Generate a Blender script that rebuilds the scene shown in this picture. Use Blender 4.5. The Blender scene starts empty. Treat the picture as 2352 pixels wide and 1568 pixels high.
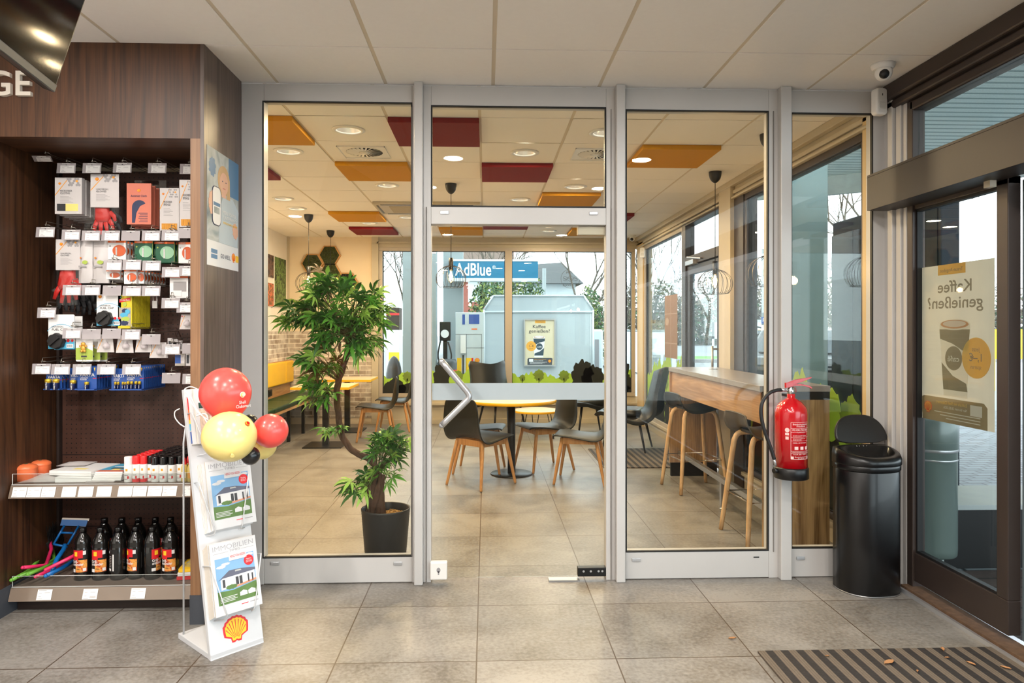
import bpy, math, random
from mathutils import Vector, Matrix, noise as mnoise
random.seed(7)
sc = bpy.context.scene
COL = sc.collection

# ------------------------------------------------------------------ camera, world, light
HC, CH, D = 1.42, 2.79, 3.94          # eye height, ceiling height, distance of the glazed partition
FPX, X0, Y0, YAW = 1610.0, 1176.0, 755.0, math.radians(2.13)
cam = bpy.data.cameras.new('camera'); camo = bpy.data.objects.new('camera', cam); COL.objects.link(camo)
camo.location = (0, 0, HC); camo.rotation_euler = (math.pi/2, 0, -YAW)
cam.sensor_width = 36; cam.lens = 36*FPX/2352; cam.shift_y = -(784-Y0)/2352; cam.clip_start = .05; cam.clip_end = 500
sc.camera = camo
sc.view_settings.view_transform = 'Standard'; sc.view_settings.look = 'None'; sc.view_settings.gamma = 1
sc.view_settings.use_curve_mapping = False
sc.view_settings.exposure = 0.65
try:
    sc.cycles.use_denoising = True; sc.cycles.use_adaptive_sampling = True; sc.cycles.adaptive_threshold = .02
    sc.cycles.transparent_max_bounces = 24; sc.cycles.max_bounces = 9; sc.cycles.diffuse_bounces = 5
    sc.cycles.glossy_bounces = 4; sc.cycles.sample_clamp_indirect = 6.0
    sc.cycles.caustics_reflective = False; sc.cycles.caustics_refractive = False
except Exception: pass
w = bpy.data.worlds.new('overcast_sky'); sc.world = w; w.use_nodes = True
wn = w.node_tree.nodes; wl = w.node_tree.links; wn.clear()
out = wn.new('ShaderNodeOutputWorld'); bg = wn.new('ShaderNodeBackground')
tc = wn.new('ShaderNodeTexCoord'); ns = wn.new('ShaderNodeTexNoise'); ns.inputs['Scale'].default_value = 2.2; ns.inputs['Detail'].default_value = 5
rp = wn.new('ShaderNodeValToRGB'); rp.color_ramp.elements[0].position = .35; rp.color_ramp.elements[1].position = .75
rp.color_ramp.elements[0].color = (.82, .91, 1.0, 1); rp.color_ramp.elements[1].color = (.95, .98, 1.0, 1)
wl.new(tc.outputs['Generated'], ns.inputs['Vector']); wl.new(ns.outputs['Fac'], rp.inputs['Fac'])
wl.new(rp.outputs['Color'], bg.inputs['Color']); bg.inputs['Strength'].default_value = 3.6
wl.new(bg.outputs['Background'], out.inputs['Surface'])

# ------------------------------------------------------------------ measuring: a pixel of the photograph at a known distance
def ray(px, py):
    u = (px-X0)/FPX
    return (math.cos(YAW)*u+math.sin(YAW), -math.sin(YAW)*u+math.cos(YAW), -(py-Y0)/FPX)
def at(px, py, y): d = ray(px, py); t = y/d[1]; return Vector((d[0]*t, y, HC+d[2]*t))
def atz(px, py, z=0): d = ray(px, py); t = (z-HC)/d[2]; return Vector((d[0]*t, d[1]*t, z))
def atx(px, py, x): d = ray(px, py); t = x/d[0]; return Vector((x, d[1]*t, HC+d[2]*t))

# ------------------------------------------------------------------ materials
def C(r, g, b):
    f = lambda c: (c/255/12.92) if c/255 <= .04045 else ((c/255+.055)/1.055)**2.4
    return (f(r), f(g), f(b), 1)
MATS = {}
def newmat(name):
    m = bpy.data.materials.new(name); m.use_nodes = True; n = m.node_tree.nodes; l = m.node_tree.links
    n.clear(); o = n.new('ShaderNodeOutputMaterial'); p = n.new('ShaderNodeBsdfPrincipled')
    l.new(p.outputs[0], o.inputs[0]); return m, n, l, p, o
def mixrgb(n, l, fac, a, b, mode='MIX'):
    m = n.new('ShaderNodeMix'); m.data_type = 'RGBA'; m.blend_type = mode
    for i, v in ((0, fac), (6, a), (7, b)):
        if isinstance(v, (int, float)): m.inputs[i].default_value = v
        elif isinstance(v, tuple): m.inputs[i].default_value = v
        else: l.new(v, m.inputs[i])
    return m.outputs[2]
def mathn(n, l, op, a, b=None, c=None):
    m = n.new('ShaderNodeMath'); m.operation = op
    for i, v in enumerate((a, b, c)):
        if v is None: continue
        if isinstance(v, (int, float)): m.inputs[i].default_value = v
        else: l.new(v, m.inputs[i])
    return m.outputs[0]
def noisen(n, l, scale, detail=3, vec=None, dist=0):
    t = n.new('ShaderNodeTexNoise'); t.inputs['Scale'].default_value = scale; t.inputs['Detail'].default_value = detail
    t.inputs['Distortion'].default_value = dist
    if vec is not None: l.new(vec, t.inputs['Vector'])
    return t.outputs['Fac']
def objvec(n, l, scale=(1, 1, 1)):
    t = n.new('ShaderNodeTexCoord'); m = n.new('ShaderNodeMapping'); m.inputs['Scale'].default_value = scale
    l.new(t.outputs['Object'], m.inputs['Vector']); return m.outputs['Vector']
def bumpn(n, l, p, h, strength=.2, dist=.01):
    b = n.new('ShaderNodeBump'); b.inputs['Strength'].default_value = strength; b.inputs['Distance'].default_value = dist
    l.new(h, b.inputs['Height']); l.new(b.outputs[0], p.inputs['Normal'])
def dark(c, f): return (c[0]*f, c[1]*f, c[2]*f, 1)
def plain(name, col, rough=.5, metal=0.0, var=.06, scale=8, bump=0.0, coat=0.0, emit=None, es=0, alpha=None, spec=None, sub=0):
    if name in MATS: return MATS[name]
    m, n, l, p, o = newmat(name)
    v = objvec(n, l); f = noisen(n, l, scale, 4, v)
    l.new(mixrgb(n, l, f, dark(col, 1-var*2), dark(col, 1+var)), p.inputs['Base Color'])
    p.inputs['Roughness'].default_value = rough; p.inputs['Metallic'].default_value = metal
    p.inputs['Coat Weight'].default_value = coat
    if spec is not None: p.inputs['Specular IOR Level'].default_value = spec
    if sub: p.inputs['Subsurface Weight'].default_value = sub; p.inputs['Subsurface Radius'].default_value = (.02, .02, .02)
    if bump: bumpn(n, l, p, noisen(n, l, scale*12, 3, v), bump, .004)
    if emit: p.inputs['Emission Color'].default_value = emit; p.inputs['Emission Strength'].default_value = es
    if alpha is not None: p.inputs['Alpha'].default_value = alpha
    MATS[name] = m; return m
def wood(name, c1, c2, axis='z', rough=.45, stretch=22, fine=90, coat=0.0, waves=True):
    if name in MATS: return MATS[name]
    m, n, l, p, o = newmat(name)
    s = {'z': (stretch, stretch, 1.1), 'x': (1.1, stretch, stretch), 'y': (stretch, 1.1, stretch)}[axis]
    v = objvec(n, l, s); f = noisen(n, l, 1.0, 5, v, .8)
    k = 4
    s2 = {'z': (fine*k/2, fine*k/2, 2.5), 'x': (2.5, fine*k/2, fine*k/2), 'y': (fine*k/2, 2.5, fine*k/2)}[axis]
    f2 = noisen(n, l, 1.0, 2, objvec(n, l, s2))
    s3 = {'z': (5, 5, .55), 'x': (.55, 5, 5), 'y': (5, .55, 5)}[axis]
    f3 = noisen(n, l, 1.0, 2, objvec(n, l, s3), 1.5)
    ring = mathn(n, l, 'SINE', mathn(n, l, 'MULTIPLY', f3, 55))
    a = mathn(n, l, 'MULTIPLY_ADD', ring, .045, f)
    a = mathn(n, l, 'MULTIPLY_ADD', mathn(n, l, 'SUBTRACT', f2, .5), .5, a)
    r = n.new('ShaderNodeValToRGB'); r.color_ramp.elements[0].position = .28; r.color_ramp.elements[1].position = .72
    r.color_ramp.elements[0].color = c1; r.color_ramp.elements[1].color = c2
    l.new(a, r.inputs['Fac']); l.new(r.outputs['Color'], p.inputs['Base Color'])
    p.inputs['Roughness'].default_value = rough; p.inputs['Coat Weight'].default_value = coat
    bumpn(n, l, p, f2, .08, .002)
    MATS[name] = m; return m
def gridline(n, l, coord, off, pitch, width):
    a = mathn(n, l, 'MULTIPLY_ADD', coord, 1/pitch, -off/pitch)
    fr = mathn(n, l, 'FRACT', mathn(n, l, 'ADD', a, 200.5))
    d = mathn(n, l, 'ABSOLUTE', mathn(n, l, 'SUBTRACT', fr, .5))
    return mathn(n, l, 'LESS_THAN', d, width/pitch/2)
def tile_floor():
    m, n, l, p, o = newmat('stone_floor_tiles')
    v = objvec(n, l); sx = n.new('ShaderNodeSeparateXYZ'); l.new(v, sx.inputs[0])
    gx = gridline(n, l, sx.outputs[0], -.04, .6, .006); gy = gridline(n, l, sx.outputs[1], 3.6, .6, .006)
    g = mathn(n, l, 'MAXIMUM', gx, gy)
    f = noisen(n, l, 3.0, 8, v, .6); f2 = noisen(n, l, 55, 6, v, .3)
    cell = n.new('ShaderNodeTexWhiteNoise'); cell.noise_dimensions = '2D'
    cx = n.new('ShaderNodeCombineXYZ')
    l.new(mathn(n, l, 'FLOOR', mathn(n, l, 'MULTIPLY_ADD', sx.outputs[0], 1/.6, .04/.6)), cx.inputs[0])
    l.new(mathn(n, l, 'FLOOR', mathn(n, l, 'MULTIPLY', sx.outputs[1], 1/.6)), cx.inputs[1])
    l.new(cx.outputs[0], cell.inputs['Vector'])
    a = mathn(n, l, 'MULTIPLY_ADD', f2, .55, mathn(n, l, 'MULTIPLY', f, .6))
    a = mathn(n, l, 'MULTIPLY_ADD', cell.outputs['Value'], .12, a)
    r = n.new('ShaderNodeValToRGB'); r.color_ramp.elements[0].position = .42; r.color_ramp.elements[1].position = .74
    r.color_ramp.elements[0].color = C(96, 90, 82); r.color_ramp.elements[1].color = C(144, 140, 134)
    l.new(a, r.inputs['Fac'])
    l.new(mixrgb(n, l, g, r.outputs['Color'], C(78, 64, 52)), p.inputs['Base Color'])
    l.new(mathn(n, l, 'MULTIPLY_ADD', f2, .22, .24), p.inputs['Roughness'])
    bumpn(n, l, p, mathn(n, l, 'SUBTRACT', mathn(n, l, 'MULTIPLY', f2, .25), g), .12, .002)
    return m
def brick_mat():
    m, n, l, p, o = newmat('whitewashed_brick_paper')
    t = n.new('ShaderNodeTexCoord'); sx = n.new('ShaderNodeSeparateXYZ'); l.new(t.outputs['Object'], sx.inputs[0])
    cx = n.new('ShaderNodeCombineXYZ'); l.new(mathn(n, l, 'ADD', sx.outputs[0], sx.outputs[1]), cx.inputs[0]); l.new(sx.outputs[2], cx.inputs[1])
    b = n.new('ShaderNodeTexBrick'); l.new(cx.outputs[0], b.inputs['Vector']); b.inputs['Scale'].default_value = 1
    b.inputs['Brick Width'].default_value = .175; b.inputs['Row Height'].default_value = .067; b.inputs['Mortar Size'].default_value = .0075
    b.inputs['Mortar Smooth'].default_value = .3; b.inputs['Color1'].default_value = C(206, 199, 190); b.inputs['Color2'].default_value = C(132, 116, 102)
    b.inputs['Mortar'].default_value = C(236, 230, 220)
    f = noisen(n, l, 9, 6, objvec(n, l), .5)
    r = n.new('ShaderNodeValToRGB'); r.color_ramp.elements[0].position = .35; r.color_ramp.elements[1].position = .68
    r.color_ramp.elements[0].color = C(120, 98, 78); r.color_ramp.elements[1].color = C(232, 226, 214)
    l.new(f, r.inputs['Fac']); l.new(mixrgb(n, l, .38, b.outputs['Color'], r.outputs['Color']), p.inputs['Base Color'])
    p.inputs['Roughness'].default_value = .85; bumpn(n, l, p, mathn(n, l, 'SUBTRACT', f, b.outputs['Fac']), .3, .006)
    return m
def stripes_mat(name, c1, c2, pitch, duty=.5, axis=0):
    m, n, l, p, o = newmat(name)
    v = objvec(n, l); sx = n.new('ShaderNodeSeparateXYZ'); l.new(v, sx.inputs[0])
    g = gridline(n, l, sx.outputs[axis], 0, pitch, pitch*duty)
    g2 = gridline(n, l, sx.outputs[axis], pitch*.1, pitch/6, pitch/30)
    f = noisen(n, l, 60, 5, v)
    a = mixrgb(n, l, f, dark(c1, .55), dark(c1, 1.3)); b = mixrgb(n, l, f, dark(c2, .7), dark(c2, 1.15))
    b = mixrgb(n, l, g2, b, dark(c2, .55))
    l.new(mixrgb(n, l, g, b, a), p.inputs['Base Color']); p.inputs['Roughness'].default_value = .75
    bumpn(n, l, p, mathn(n, l, 'MULTIPLY_ADD', g, 1, f), .5, .004)
    return m
def glass(name, tint=(.96, .985, .97, 1), refl=1.0, rough=0.0):
    m = bpy.data.materials.new(name); m.use_nodes = True; n = m.node_tree.nodes; l = m.node_tree.links; n.clear()
    o = n.new('ShaderNodeOutputMaterial'); mx = n.new('ShaderNodeMixShader'); t = n.new('ShaderNodeBsdfTransparent'); g = n.new('ShaderNodeBsdfGlossy')
    lw = n.new('ShaderNodeLayerWeight'); lw.inputs['Blend'].default_value = .5
    fr = mathn(n, l, 'MULTIPLY_ADD', mathn(n, l, 'POWER', lw.outputs['Facing'], 5), .95, .04)   # reflection grows towards grazing view
    ns = noisen(n, l, 1.5, 2, objvec(n, l))
    l.new(mixrgb(n, l, ns, tint, dark(tint, .985)), t.inputs['Color']); g.inputs['Roughness'].default_value = rough
    l.new(mathn(n, l, 'MINIMUM', mathn(n, l, 'MULTIPLY', fr, refl), 1.0), mx.inputs[0]); l.new(t.outputs[0], mx.inputs[1]); l.new(g.outputs[0], mx.inputs[2])
    l.new(mx.outputs[0], o.inputs[0]); return m
def film(name, col, opacity, rough=.4):
    m = bpy.data.materials.new(name); m.use_nodes = True; n = m.node_tree.nodes; l = m.node_tree.links; n.clear()
    o = n.new('ShaderNodeOutputMaterial'); mx = n.new('ShaderNodeMixShader'); t = n.new('ShaderNodeBsdfTransparent'); p = n.new('ShaderNodeBsdfPrincipled')
    f = noisen(n, l, 20, 3, objvec(n, l)); l.new(mixrgb(n, l, f, dark(col, .94), col), p.inputs['Base Color']); p.inputs['Roughness'].default_value = rough
    mx.inputs[0].default_value = opacity; l.new(t.outputs[0], mx.inputs[1]); l.new(p.outputs[0], mx.inputs[2]); l.new(mx.outputs[0], o.inputs[0])
    return m
def backlit(name, col, amount=.5, rough=.5):
    # thin paper: light falls through it from behind
    m = bpy.data.materials.new(name); m.use_nodes = True; n = m.node_tree.nodes; l = m.node_tree.links; n.clear()
    o = n.new('ShaderNodeOutputMaterial'); mx = n.new('ShaderNodeMixShader'); t = n.new('ShaderNodeBsdfTranslucent'); p = n.new('ShaderNodeBsdfPrincipled')
    f = noisen(n, l, 12, 3, objvec(n, l)); c = mixrgb(n, l, f, dark(col, .93), col)
    l.new(c, p.inputs['Base Color']); l.new(c, t.inputs['Color']); p.inputs['Roughness'].default_value = rough
    mx.inputs[0].default_value = amount; l.new(p.outputs[0], mx.inputs[1]); l.new(t.outputs[0], mx.inputs[2]); l.new(mx.outputs[0], o.inputs[0])
    return m
def pegboard():
    m, n, l, p, o = newmat('perforated_brown_metal')
    v = objvec(n, l); sx = n.new('ShaderNodeSeparateXYZ'); l.new(v, sx.inputs[0])
    fx = mathn(n, l, 'SUBTRACT', mathn(n, l, 'FRACT', mathn(n, l, 'MULTIPLY', sx.outputs[0], 1/.0265)), .5)
    fz = mathn(n, l, 'SUBTRACT', mathn(n, l, 'FRACT', mathn(n, l, 'MULTIPLY', sx.outputs[2], 1/.0265)), .5)
    r = mathn(n, l, 'ADD', mathn(n, l, 'MULTIPLY', fx, fx), mathn(n, l, 'MULTIPLY', fz, fz))
    h = mathn(n, l, 'LESS_THAN', r, .017)
    f = noisen(n, l, 5, 4, v)
    base = mixrgb(n, l, f, C(60, 34, 25), C(80, 49, 36))
    seam = gridline(n, l, sx.outputs[2], .318, .4, .004)
    l.new(mixrgb(n, l, mathn(n, l, 'MAXIMUM', h, seam), base, C(12, 8, 6)), p.inputs['Base Color']); p.inputs['Roughness'].default_value = .5
    bumpn(n, l, p, mathn(n, l, 'MULTIPLY', h, -1), .4, .002)
    return m
def cells_mat(name, cols, scale, rough=.6):
    # printed picture: mottled patches of a few colours
    m, n, l, p, o = newmat(name)
    v = objvec(n, l); f = noisen(n, l, scale, 4, v, 1.2)
    r = n.new('ShaderNodeValToRGB'); e = r.color_ramp.elements
    while len(e) < len(cols): e.new(.5)
    for i, c in enumerate(cols): e[i].position = .3+.4*i/(len(cols)-1); e[i].color = c
    l.new(f, r.inputs['Fac']); l.new(r.outputs['Color'], p.inputs['Base Color']); p.inputs['Roughness'].default_value = rough
    return m

# ------------------------------------------------------------------ mesh builder
TXT = {}
def text_geo(body, bold):
    k = (body, bold)
    if k in TXT: return TXT[k]
    cu = bpy.data.curves.new('t', 'FONT'); cu.body = body; cu.align_x = 'CENTER'; cu.align_y = 'CENTER'; cu.resolution_u = 3
    cu.offset = bold*.5; cu.size = 1
    ob = bpy.data.objects.new('t', cu); COL.objects.link(ob)
    dg = bpy.context.evaluated_depsgraph_get(); me = bpy.data.meshes.new_from_object(ob.evaluated_get(dg))
    r = ([v.co.copy() for v in me.vertices], [tuple(f.vertices) for f in me.polygons])
    bpy.data.objects.remove(ob); bpy.data.curves.remove(cu); bpy.data.meshes.remove(me)
    TXT[k] = r; return r
class MB:
    def __init__(s): s.v = []; s.f = []; s.mi = []; s.sm = []; s.m = 0
    def use(s, i): s.m = i; return s
    def add(s, vs, fs, smooth=False):
        o = len(s.v); s.v += [tuple(v) for v in vs]
        for f in fs: s.f.append(tuple(i+o for i in f)); s.mi.append(s.m); s.sm.append(smooth)
        return s
    def box(s, x0, x1, y0, y1, z0, z1):
        x0, x1 = min(x0, x1), max(x0, x1); y0, y1 = min(y0, y1), max(y0, y1); z0, z1 = min(z0, z1), max(z0, z1)
        v = [(x, y, z) for z in (z0, z1) for y in (y0, y1) for x in (x0, x1)]
        return s.add(v, [(0, 2, 3, 1), (4, 5, 7, 6), (0, 1, 5, 4), (2, 6, 7, 3), (0, 4, 6, 2), (1, 3, 7, 5)])
    def obox(s, c, X, Y, Z):   # oriented box: centre and three half vectors
        c, X, Y, Z = map(Vector, (c, X, Y, Z))
        v = [c+X*a+Y*b+Z*d for d in (-1, 1) for b in (-1, 1) for a in (-1, 1)]
        f = [(0, 2, 3, 1), (4, 5, 7, 6), (0, 1, 5, 4), (2, 6, 7, 3), (0, 4, 6, 2), (1, 3, 7, 5)]
        if X.cross(Y).dot(Z) < 0: f = [t[::-1] for t in f]
        return s.add(v, f)
    def tube(s, pts, r, seg=8, cap=True, closed=False, smooth=True):
        pts = [Vector(p) for p in pts]; n = len(pts)
        rs = r if isinstance(r, (list, tuple)) else [r]*n
        vs = []; prev = None
        for i, p in enumerate(pts):
            a = pts[(i-1) % n] if (i > 0 or closed) else p; b = pts[(i+1) % n] if (i < n-1 or closed) else p
            t = (b-a).normalized() if (b-a).length > 1e-9 else Vector((0, 0, 1))
            if prev is None:
                u = t.cross(Vector((0, 0, 1)));
                if u.length < 1e-3: u = t.cross(Vector((0, 1, 0)))
                u.normalize()
            else:
                u = prev-t*prev.dot(t)
                if u.length < 1e-6: u = t.orthogonal()
                u.normalize()
            prev = u; w_ = t.cross(u)
            for k in range(seg):
                a_ = 2*math.pi*k/seg; vs.append(p+(u*math.cos(a_)+w_*math.sin(a_))*rs[i])
        fs = []
        for i in range(n if closed else n-1):
            j = (i+1) % n
            for k in range(seg): k2 = (k+1) % seg; fs.append((i*seg+k, i*seg+k2, j*seg+k2, j*seg+k))
        s.add(vs, fs, smooth)
        if cap and not closed:
            o = len(s.v)-len(vs)
            s.f.append(tuple(o+k for k in range(seg))[::-1]); s.f.append(tuple(o+(n-1)*seg+k for k in range(seg)))
            s.mi += [s.m]*2; s.sm += [False]*2
        return s
    def lathe(s, prof, c=(0, 0, 0), seg=32, smooth=True, capb=True, capt=True, sx=1, sy=1, a0=0, a1=2*math.pi):
        vs = []; full = abs(a1-a0-2*math.pi) < 1e-6; m = seg if full else seg+1
        for r, z in prof:
            for k in range(m):
                a = a0+(a1-a0)*k/seg; vs.append((c[0]+r*sx*math.cos(a), c[1]+r*sy*math.sin(a), c[2]+z))
        fs = []
        for i in range(len(prof)-1):
            for k in range(seg):
                k2 = (k+1) % m; fs.append((i*m+k, i*m+k2, (i+1)*m+k2, (i+1)*m+k))
        s.add(vs, fs, smooth); o = len(s.v)-len(vs)
        if full and capb and prof[0][0] > 1e-6: s.f.append(tuple(o+k for k in range(m))[::-1]); s.mi.append(s.m); s.sm.append(False)
        if full and capt and prof[-1][0] > 1e-6: s.f.append(tuple(o+(len(prof)-1)*m+k for k in range(m))); s.mi.append(s.m); s.sm.append(False)
        return s
    def sphere(s, c, rx, ry=None, rz=None, seg=20, rings=12, deform=None):
        ry = ry or rx; rz = rz or rx; vs = []
        for i in range(rings+1):
            th = math.pi*i/rings
            for k in range(seg):
                a = 2*math.pi*k/seg; p = Vector((math.sin(th)*math.cos(a), math.sin(th)*math.sin(a), -math.cos(th)))
                if deform: p = deform(p)
                vs.append((c[0]+p.x*rx, c[1]+p.y*ry, c[2]+p.z*rz))
        fs = [(i*seg+k, i*seg+(k+1) % seg, (i+1)*seg+(k+1) % seg, (i+1)*seg+k) for i in range(rings) for k in range(seg)]
        return s.add(vs, fs, True)
    def prism(s, poly, O, X, Y, depth):   # polygon in the plane O,X,Y pushed back by depth along -(X x Y)
        O, X, Y = Vector(O), Vector(X), Vector(Y); N = X.cross(Y).normalized(); n = len(poly)
        a = [O+X*p[0]+Y*p[1] for p in poly]; b = [p-N*depth for p in a]
        area = sum(poly[i][0]*poly[(i+1) % n][1]-poly[(i+1) % n][0]*poly[i][1] for i in range(n))
        fs = [tuple(range(n)), tuple(range(2*n-1, n-1, -1))]+[(i, i+n, (i+1) % n+n, (i+1) % n) for i in range(n)]
        if area < 0: fs = [f[::-1] for f in fs]
        return s.add(a+b, fs)
    def flat(s, poly, O, X, Y, lift=.0006):
        return s.prism(poly, Vector(O)+Vector(X).cross(Vector(Y)).normalized()*lift, X, Y, lift*.9)
    def rect(s, O, X, Y, x0, y0, x1, y1, lift=.0006): return s.flat([(x0, y0), (x1, y0), (x1, y1), (x0, y1)], O, X, Y, lift)
    def ell(s, O, X, Y, cx, cy, rx, ry, lift=.0006, n=24): return s.flat([(cx+rx*math.cos(2*math.pi*i/n), cy+ry*math.sin(2*math.pi*i/n)) for i in range(n)], O, X, Y, lift)
    def text(s, body, O, X, Y, cx, cy, size, lift=.0012, bold=0.0, mirror=False, width=None):
        vs, fs = text_geo(body, bold); X, Y, O = Vector(X), Vector(Y), Vector(O); N = X.cross(Y).normalized()
        k = -1 if mirror else 1; sx = size
        if width:
            xs = [v.x for v in vs]; sx = width/max(1e-6, max(xs)-min(xs))
        pv = [O+X*(cx+v.x*sx*k)+Y*(cy+v.y*size)+N*lift for v in vs]
        return s.add(pv, [f[::-1] for f in fs] if mirror else fs)
    def shell(s, O, X, Y, cx, cy, r, red, yellow, lift=.0008):
        def outline(k):
            pts = [(-.34*k, -.78*k), (-.40*k, -.50*k), (-.86*k, -.30*k), (-.90*k, -.02*k)]
            for i in range(9):
                a = math.radians(168-i*19.5); b = math.radians(168-i*19.5-9.7)
                if i: pts.append((.94*k*math.cos(a), .90*k*math.sin(a)+.02*k))
                if i < 8: pts.append((.99*k*math.cos(b), .96*k*math.sin(b)+.02*k))
            pts += [(.90*k, -.02*k), (.86*k, -.30*k), (.40*k, -.50*k), (.34*k, -.78*k), (.12*k, -.78*k), (0, -.70*k), (-.12*k, -.78*k)]
            return [(cx+x*r, cy+y*r) for x, y in pts][::-1]
        s.use(red).flat(outline(1), O, X, Y, lift); s.use(yellow).flat(outline(.84), O, X, Y, lift*1.6)
        s.use(red)
        for i in range(-4, 5):
            a = math.radians(90-i*19); ca, sa = math.cos(a), math.sin(a); w_ = .03*r
            b0 = (cx+ca*.16*r, cy-.55*r+sa*.1*r); b1 = (cx+ca*.74*r, cy+sa*.72*r-.02*r)
            s.flat([(b0[0]-w_*.3, b0[1]), (b1[0]-w_*sa, b1[1]+w_*ca), (b1[0]+w_*sa, b1[1]-w_*ca), (b0[0]+w_*.3, b0[1])][::-1], O, X, Y, lift*2.2)
        return s
    def build(s, name, mats, parent=None, bevel=0, world=False, origin=True, sub=0, seg=2):
        if not isinstance(mats, (list, tuple)): mats = [mats]
        off = Vector((0, 0, 0))
        if parent is not None:
            if world: off = parent.location+(parent.parent.location if parent.parent else Vector((0, 0, 0)))
        elif origin and s.v:
            xs, ys, zs = zip(*s.v); off = Vector(((min(xs)+max(xs))/2, (min(ys)+max(ys))/2, min(zs)))
        me = bpy.data.meshes.new(name); me.from_pydata([tuple(Vector(v)-off) for v in s.v], [], s.f)
        for m in mats: me.materials.append(m)
        me.polygons.foreach_set('material_index', s.mi); me.polygons.foreach_set('use_smooth', s.sm); me.update()
        ob = bpy.data.objects.new(name, me); COL.objects.link(ob)
        if parent is not None: ob.parent = parent
        else: ob.location = off
        if bevel:
            b = ob.modifiers.new('b', 'BEVEL'); b.width = bevel; b.segments = seg; b.limit_method = 'ANGLE'; b.angle_limit = math.radians(40)
        if sub:
            b = ob.modifiers.new('s', 'SUBSURF'); b.levels = sub; b.render_levels = sub
        return ob
def tag(o, label, cat, group=None):
    o['label'] = label; o['category'] = cat
    if group: o['group'] = group
    return o
def stuff(o, label, cat): tag(o, label, cat); o['kind'] = 'stuff'; return o
def struct(o, label=None):
    o['kind'] = 'structure'
    if label: o['label'] = label
    return o
def thing(name, label, cat, loc=(0, 0, 0), rz=0, group=None):
    o = bpy.data.objects.new(name, None); COL.objects.link(o); o.location = loc; o.rotation_euler = (0, 0, rz); o.empty_display_size = .05
    return tag(o, label, cat, group)
def sthing(name, loc=(0, 0, 0), label=None):
    o = bpy.data.objects.new(name, None); COL.objects.link(o); o.location = loc; return struct(o, label)
def dup(root, loc, rz=None, label=None, group=None):
    kids = [c for c in COL.objects if c.parent == root]
    r = root.copy(); COL.objects.link(r); r.location = loc
    if rz is not None: r.rotation_euler = (0, 0, rz)
    if label: r['label'] = label
    if group: r['group'] = group
    for ch in kids:
        c = ch.copy(); COL.objects.link(c); c.parent = r
        for g in [q for q in COL.objects if q.parent == ch]:
            d = g.copy(); COL.objects.link(d); d.parent = c
    return r
def rounded(w_, h, r, n=5):
    pts = []
    for cx, cy, a0 in ((w_/2-r, h/2-r, 0), (-w_/2+r, h/2-r, 90), (-w_/2+r, -h/2+r, 180), (w_/2-r, -h/2+r, 270)):
        for i in range(n+1):
            a = math.radians(a0+90*i/n); pts.append((cx+r*math.cos(a), cy+r*math.sin(a)))
    return pts
def light(name, loc, power, size, color, rot=(0, 0, 0), kind='AREA', parent=None, spread=None):
    ld = bpy.data.lights.new(name, kind); ld.energy = power; ld.color = color
    if kind == 'AREA':
        ld.shape = 'DISK'; ld.size = size
        if spread: ld.spread = spread
    else: ld.shadow_soft_size = size
    o = bpy.data.objects.new(name, ld); COL.objects.link(o); o.location = loc; o.rotation_euler = rot
    if parent: o.parent = parent
    return o
UX, UY, UZ = Vector((1, 0, 0)), Vector((0, 1, 0)), Vector((0, 0, 1))

# common materials
M_ALU = plain('silver_anodised_frame', C(194, 192, 190), .42, .1, .02)
M_ALUG = plain('bare_aluminium', C(196, 198, 202), .3, .7, .04)
M_BROWN = plain('brown_coated_frame', C(62, 52, 48), .42, .3, .05)
M_BLACKG = plain('black_rubber_gasket', C(14, 14, 16), .6)
M_WHITEP = plain('white_plastic', C(232, 230, 226), .4, 0, .03)
M_BLACKP = plain('black_plastic', C(16, 16, 18), .35, 0, .05)
M_BLACKM = plain('black_painted_metal', C(14, 14, 15), .4, .2, .05)
M_CREAM = plain('cream_painted_metal', C(188, 178, 158), .5, 0, .04)
M_WALLC = plain('cream_wall_paint', C(226, 212, 186), .8, 0, .03, bump=.05)
M_WALLW = plain('white_wall_paint', C(222, 216, 206), .8, 0, .03, bump=.05)
M_GLASS = glass('clear_glass', (.965, .975, .955, 1), .42)
M_GLASSO = glass('facade_glass', (.90, .94, .935, 1), .7)
M_CHROME = plain('polished_steel', C(205, 205, 206), .18, 1.0, .03)
M_STEEL = plain('brushed_steel', C(175, 175, 176), .35, .9, .06)
M_WHITE = plain('white_card', C(236, 234, 232), .55, 0, .02)
M_RED = plain('red_print', C(214, 30, 38), .45, 0, .03)
M_YEL = plain('yellow_print', C(250, 200, 40), .5, 0, .03)
M_INK = plain('dark_print', C(62, 62, 66), .6)
M_FAINT = plain('faint_grey_print', C(172, 168, 170), .6)
M_GREYI = plain('grey_print', C(150, 148, 150), .6)
M_ORANGE = plain('orange_print', C(242, 110, 40), .5)
# ------------------------------------------------------------------ ceiling lamps (each a real downlight)
M_LENS = plain('downlight_lens', C(255, 250, 240), .3, emit=(1, .93, .8, 1), es=9)
M_LENSR = plain('downlight_reflector', C(214, 208, 198), .22, .7, .03)
def make_downlight(label, x, y, power, color, group):
    t = thing('downlight', label, 'ceiling light', (x, y, CH), 0, group)
    MB().lathe([(.082, -.001), (.112, -.001), (.112, -.007), (.086, -.011), (.082, -.001)], seg=36, capb=False, capt=False).build('trim_ring', M_WHITEP, t)
    MB().lathe([(.084, -.004), (.070, .022), (.052, .040)], seg=36, capb=False, capt=False).build('reflector', M_LENSR, t)
    MB().lathe([(.052, .040), (0, .040)], seg=32).build('lens', M_LENS, t)
    light('lamp', (0, 0, -.014), power, .15, color, parent=t)
    return t
WARM = (1.0, .75, .45); NEUT = (1.0, .945, .885)
CAFE_W, SHOP_W = 15.5, 28
first = None
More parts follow.
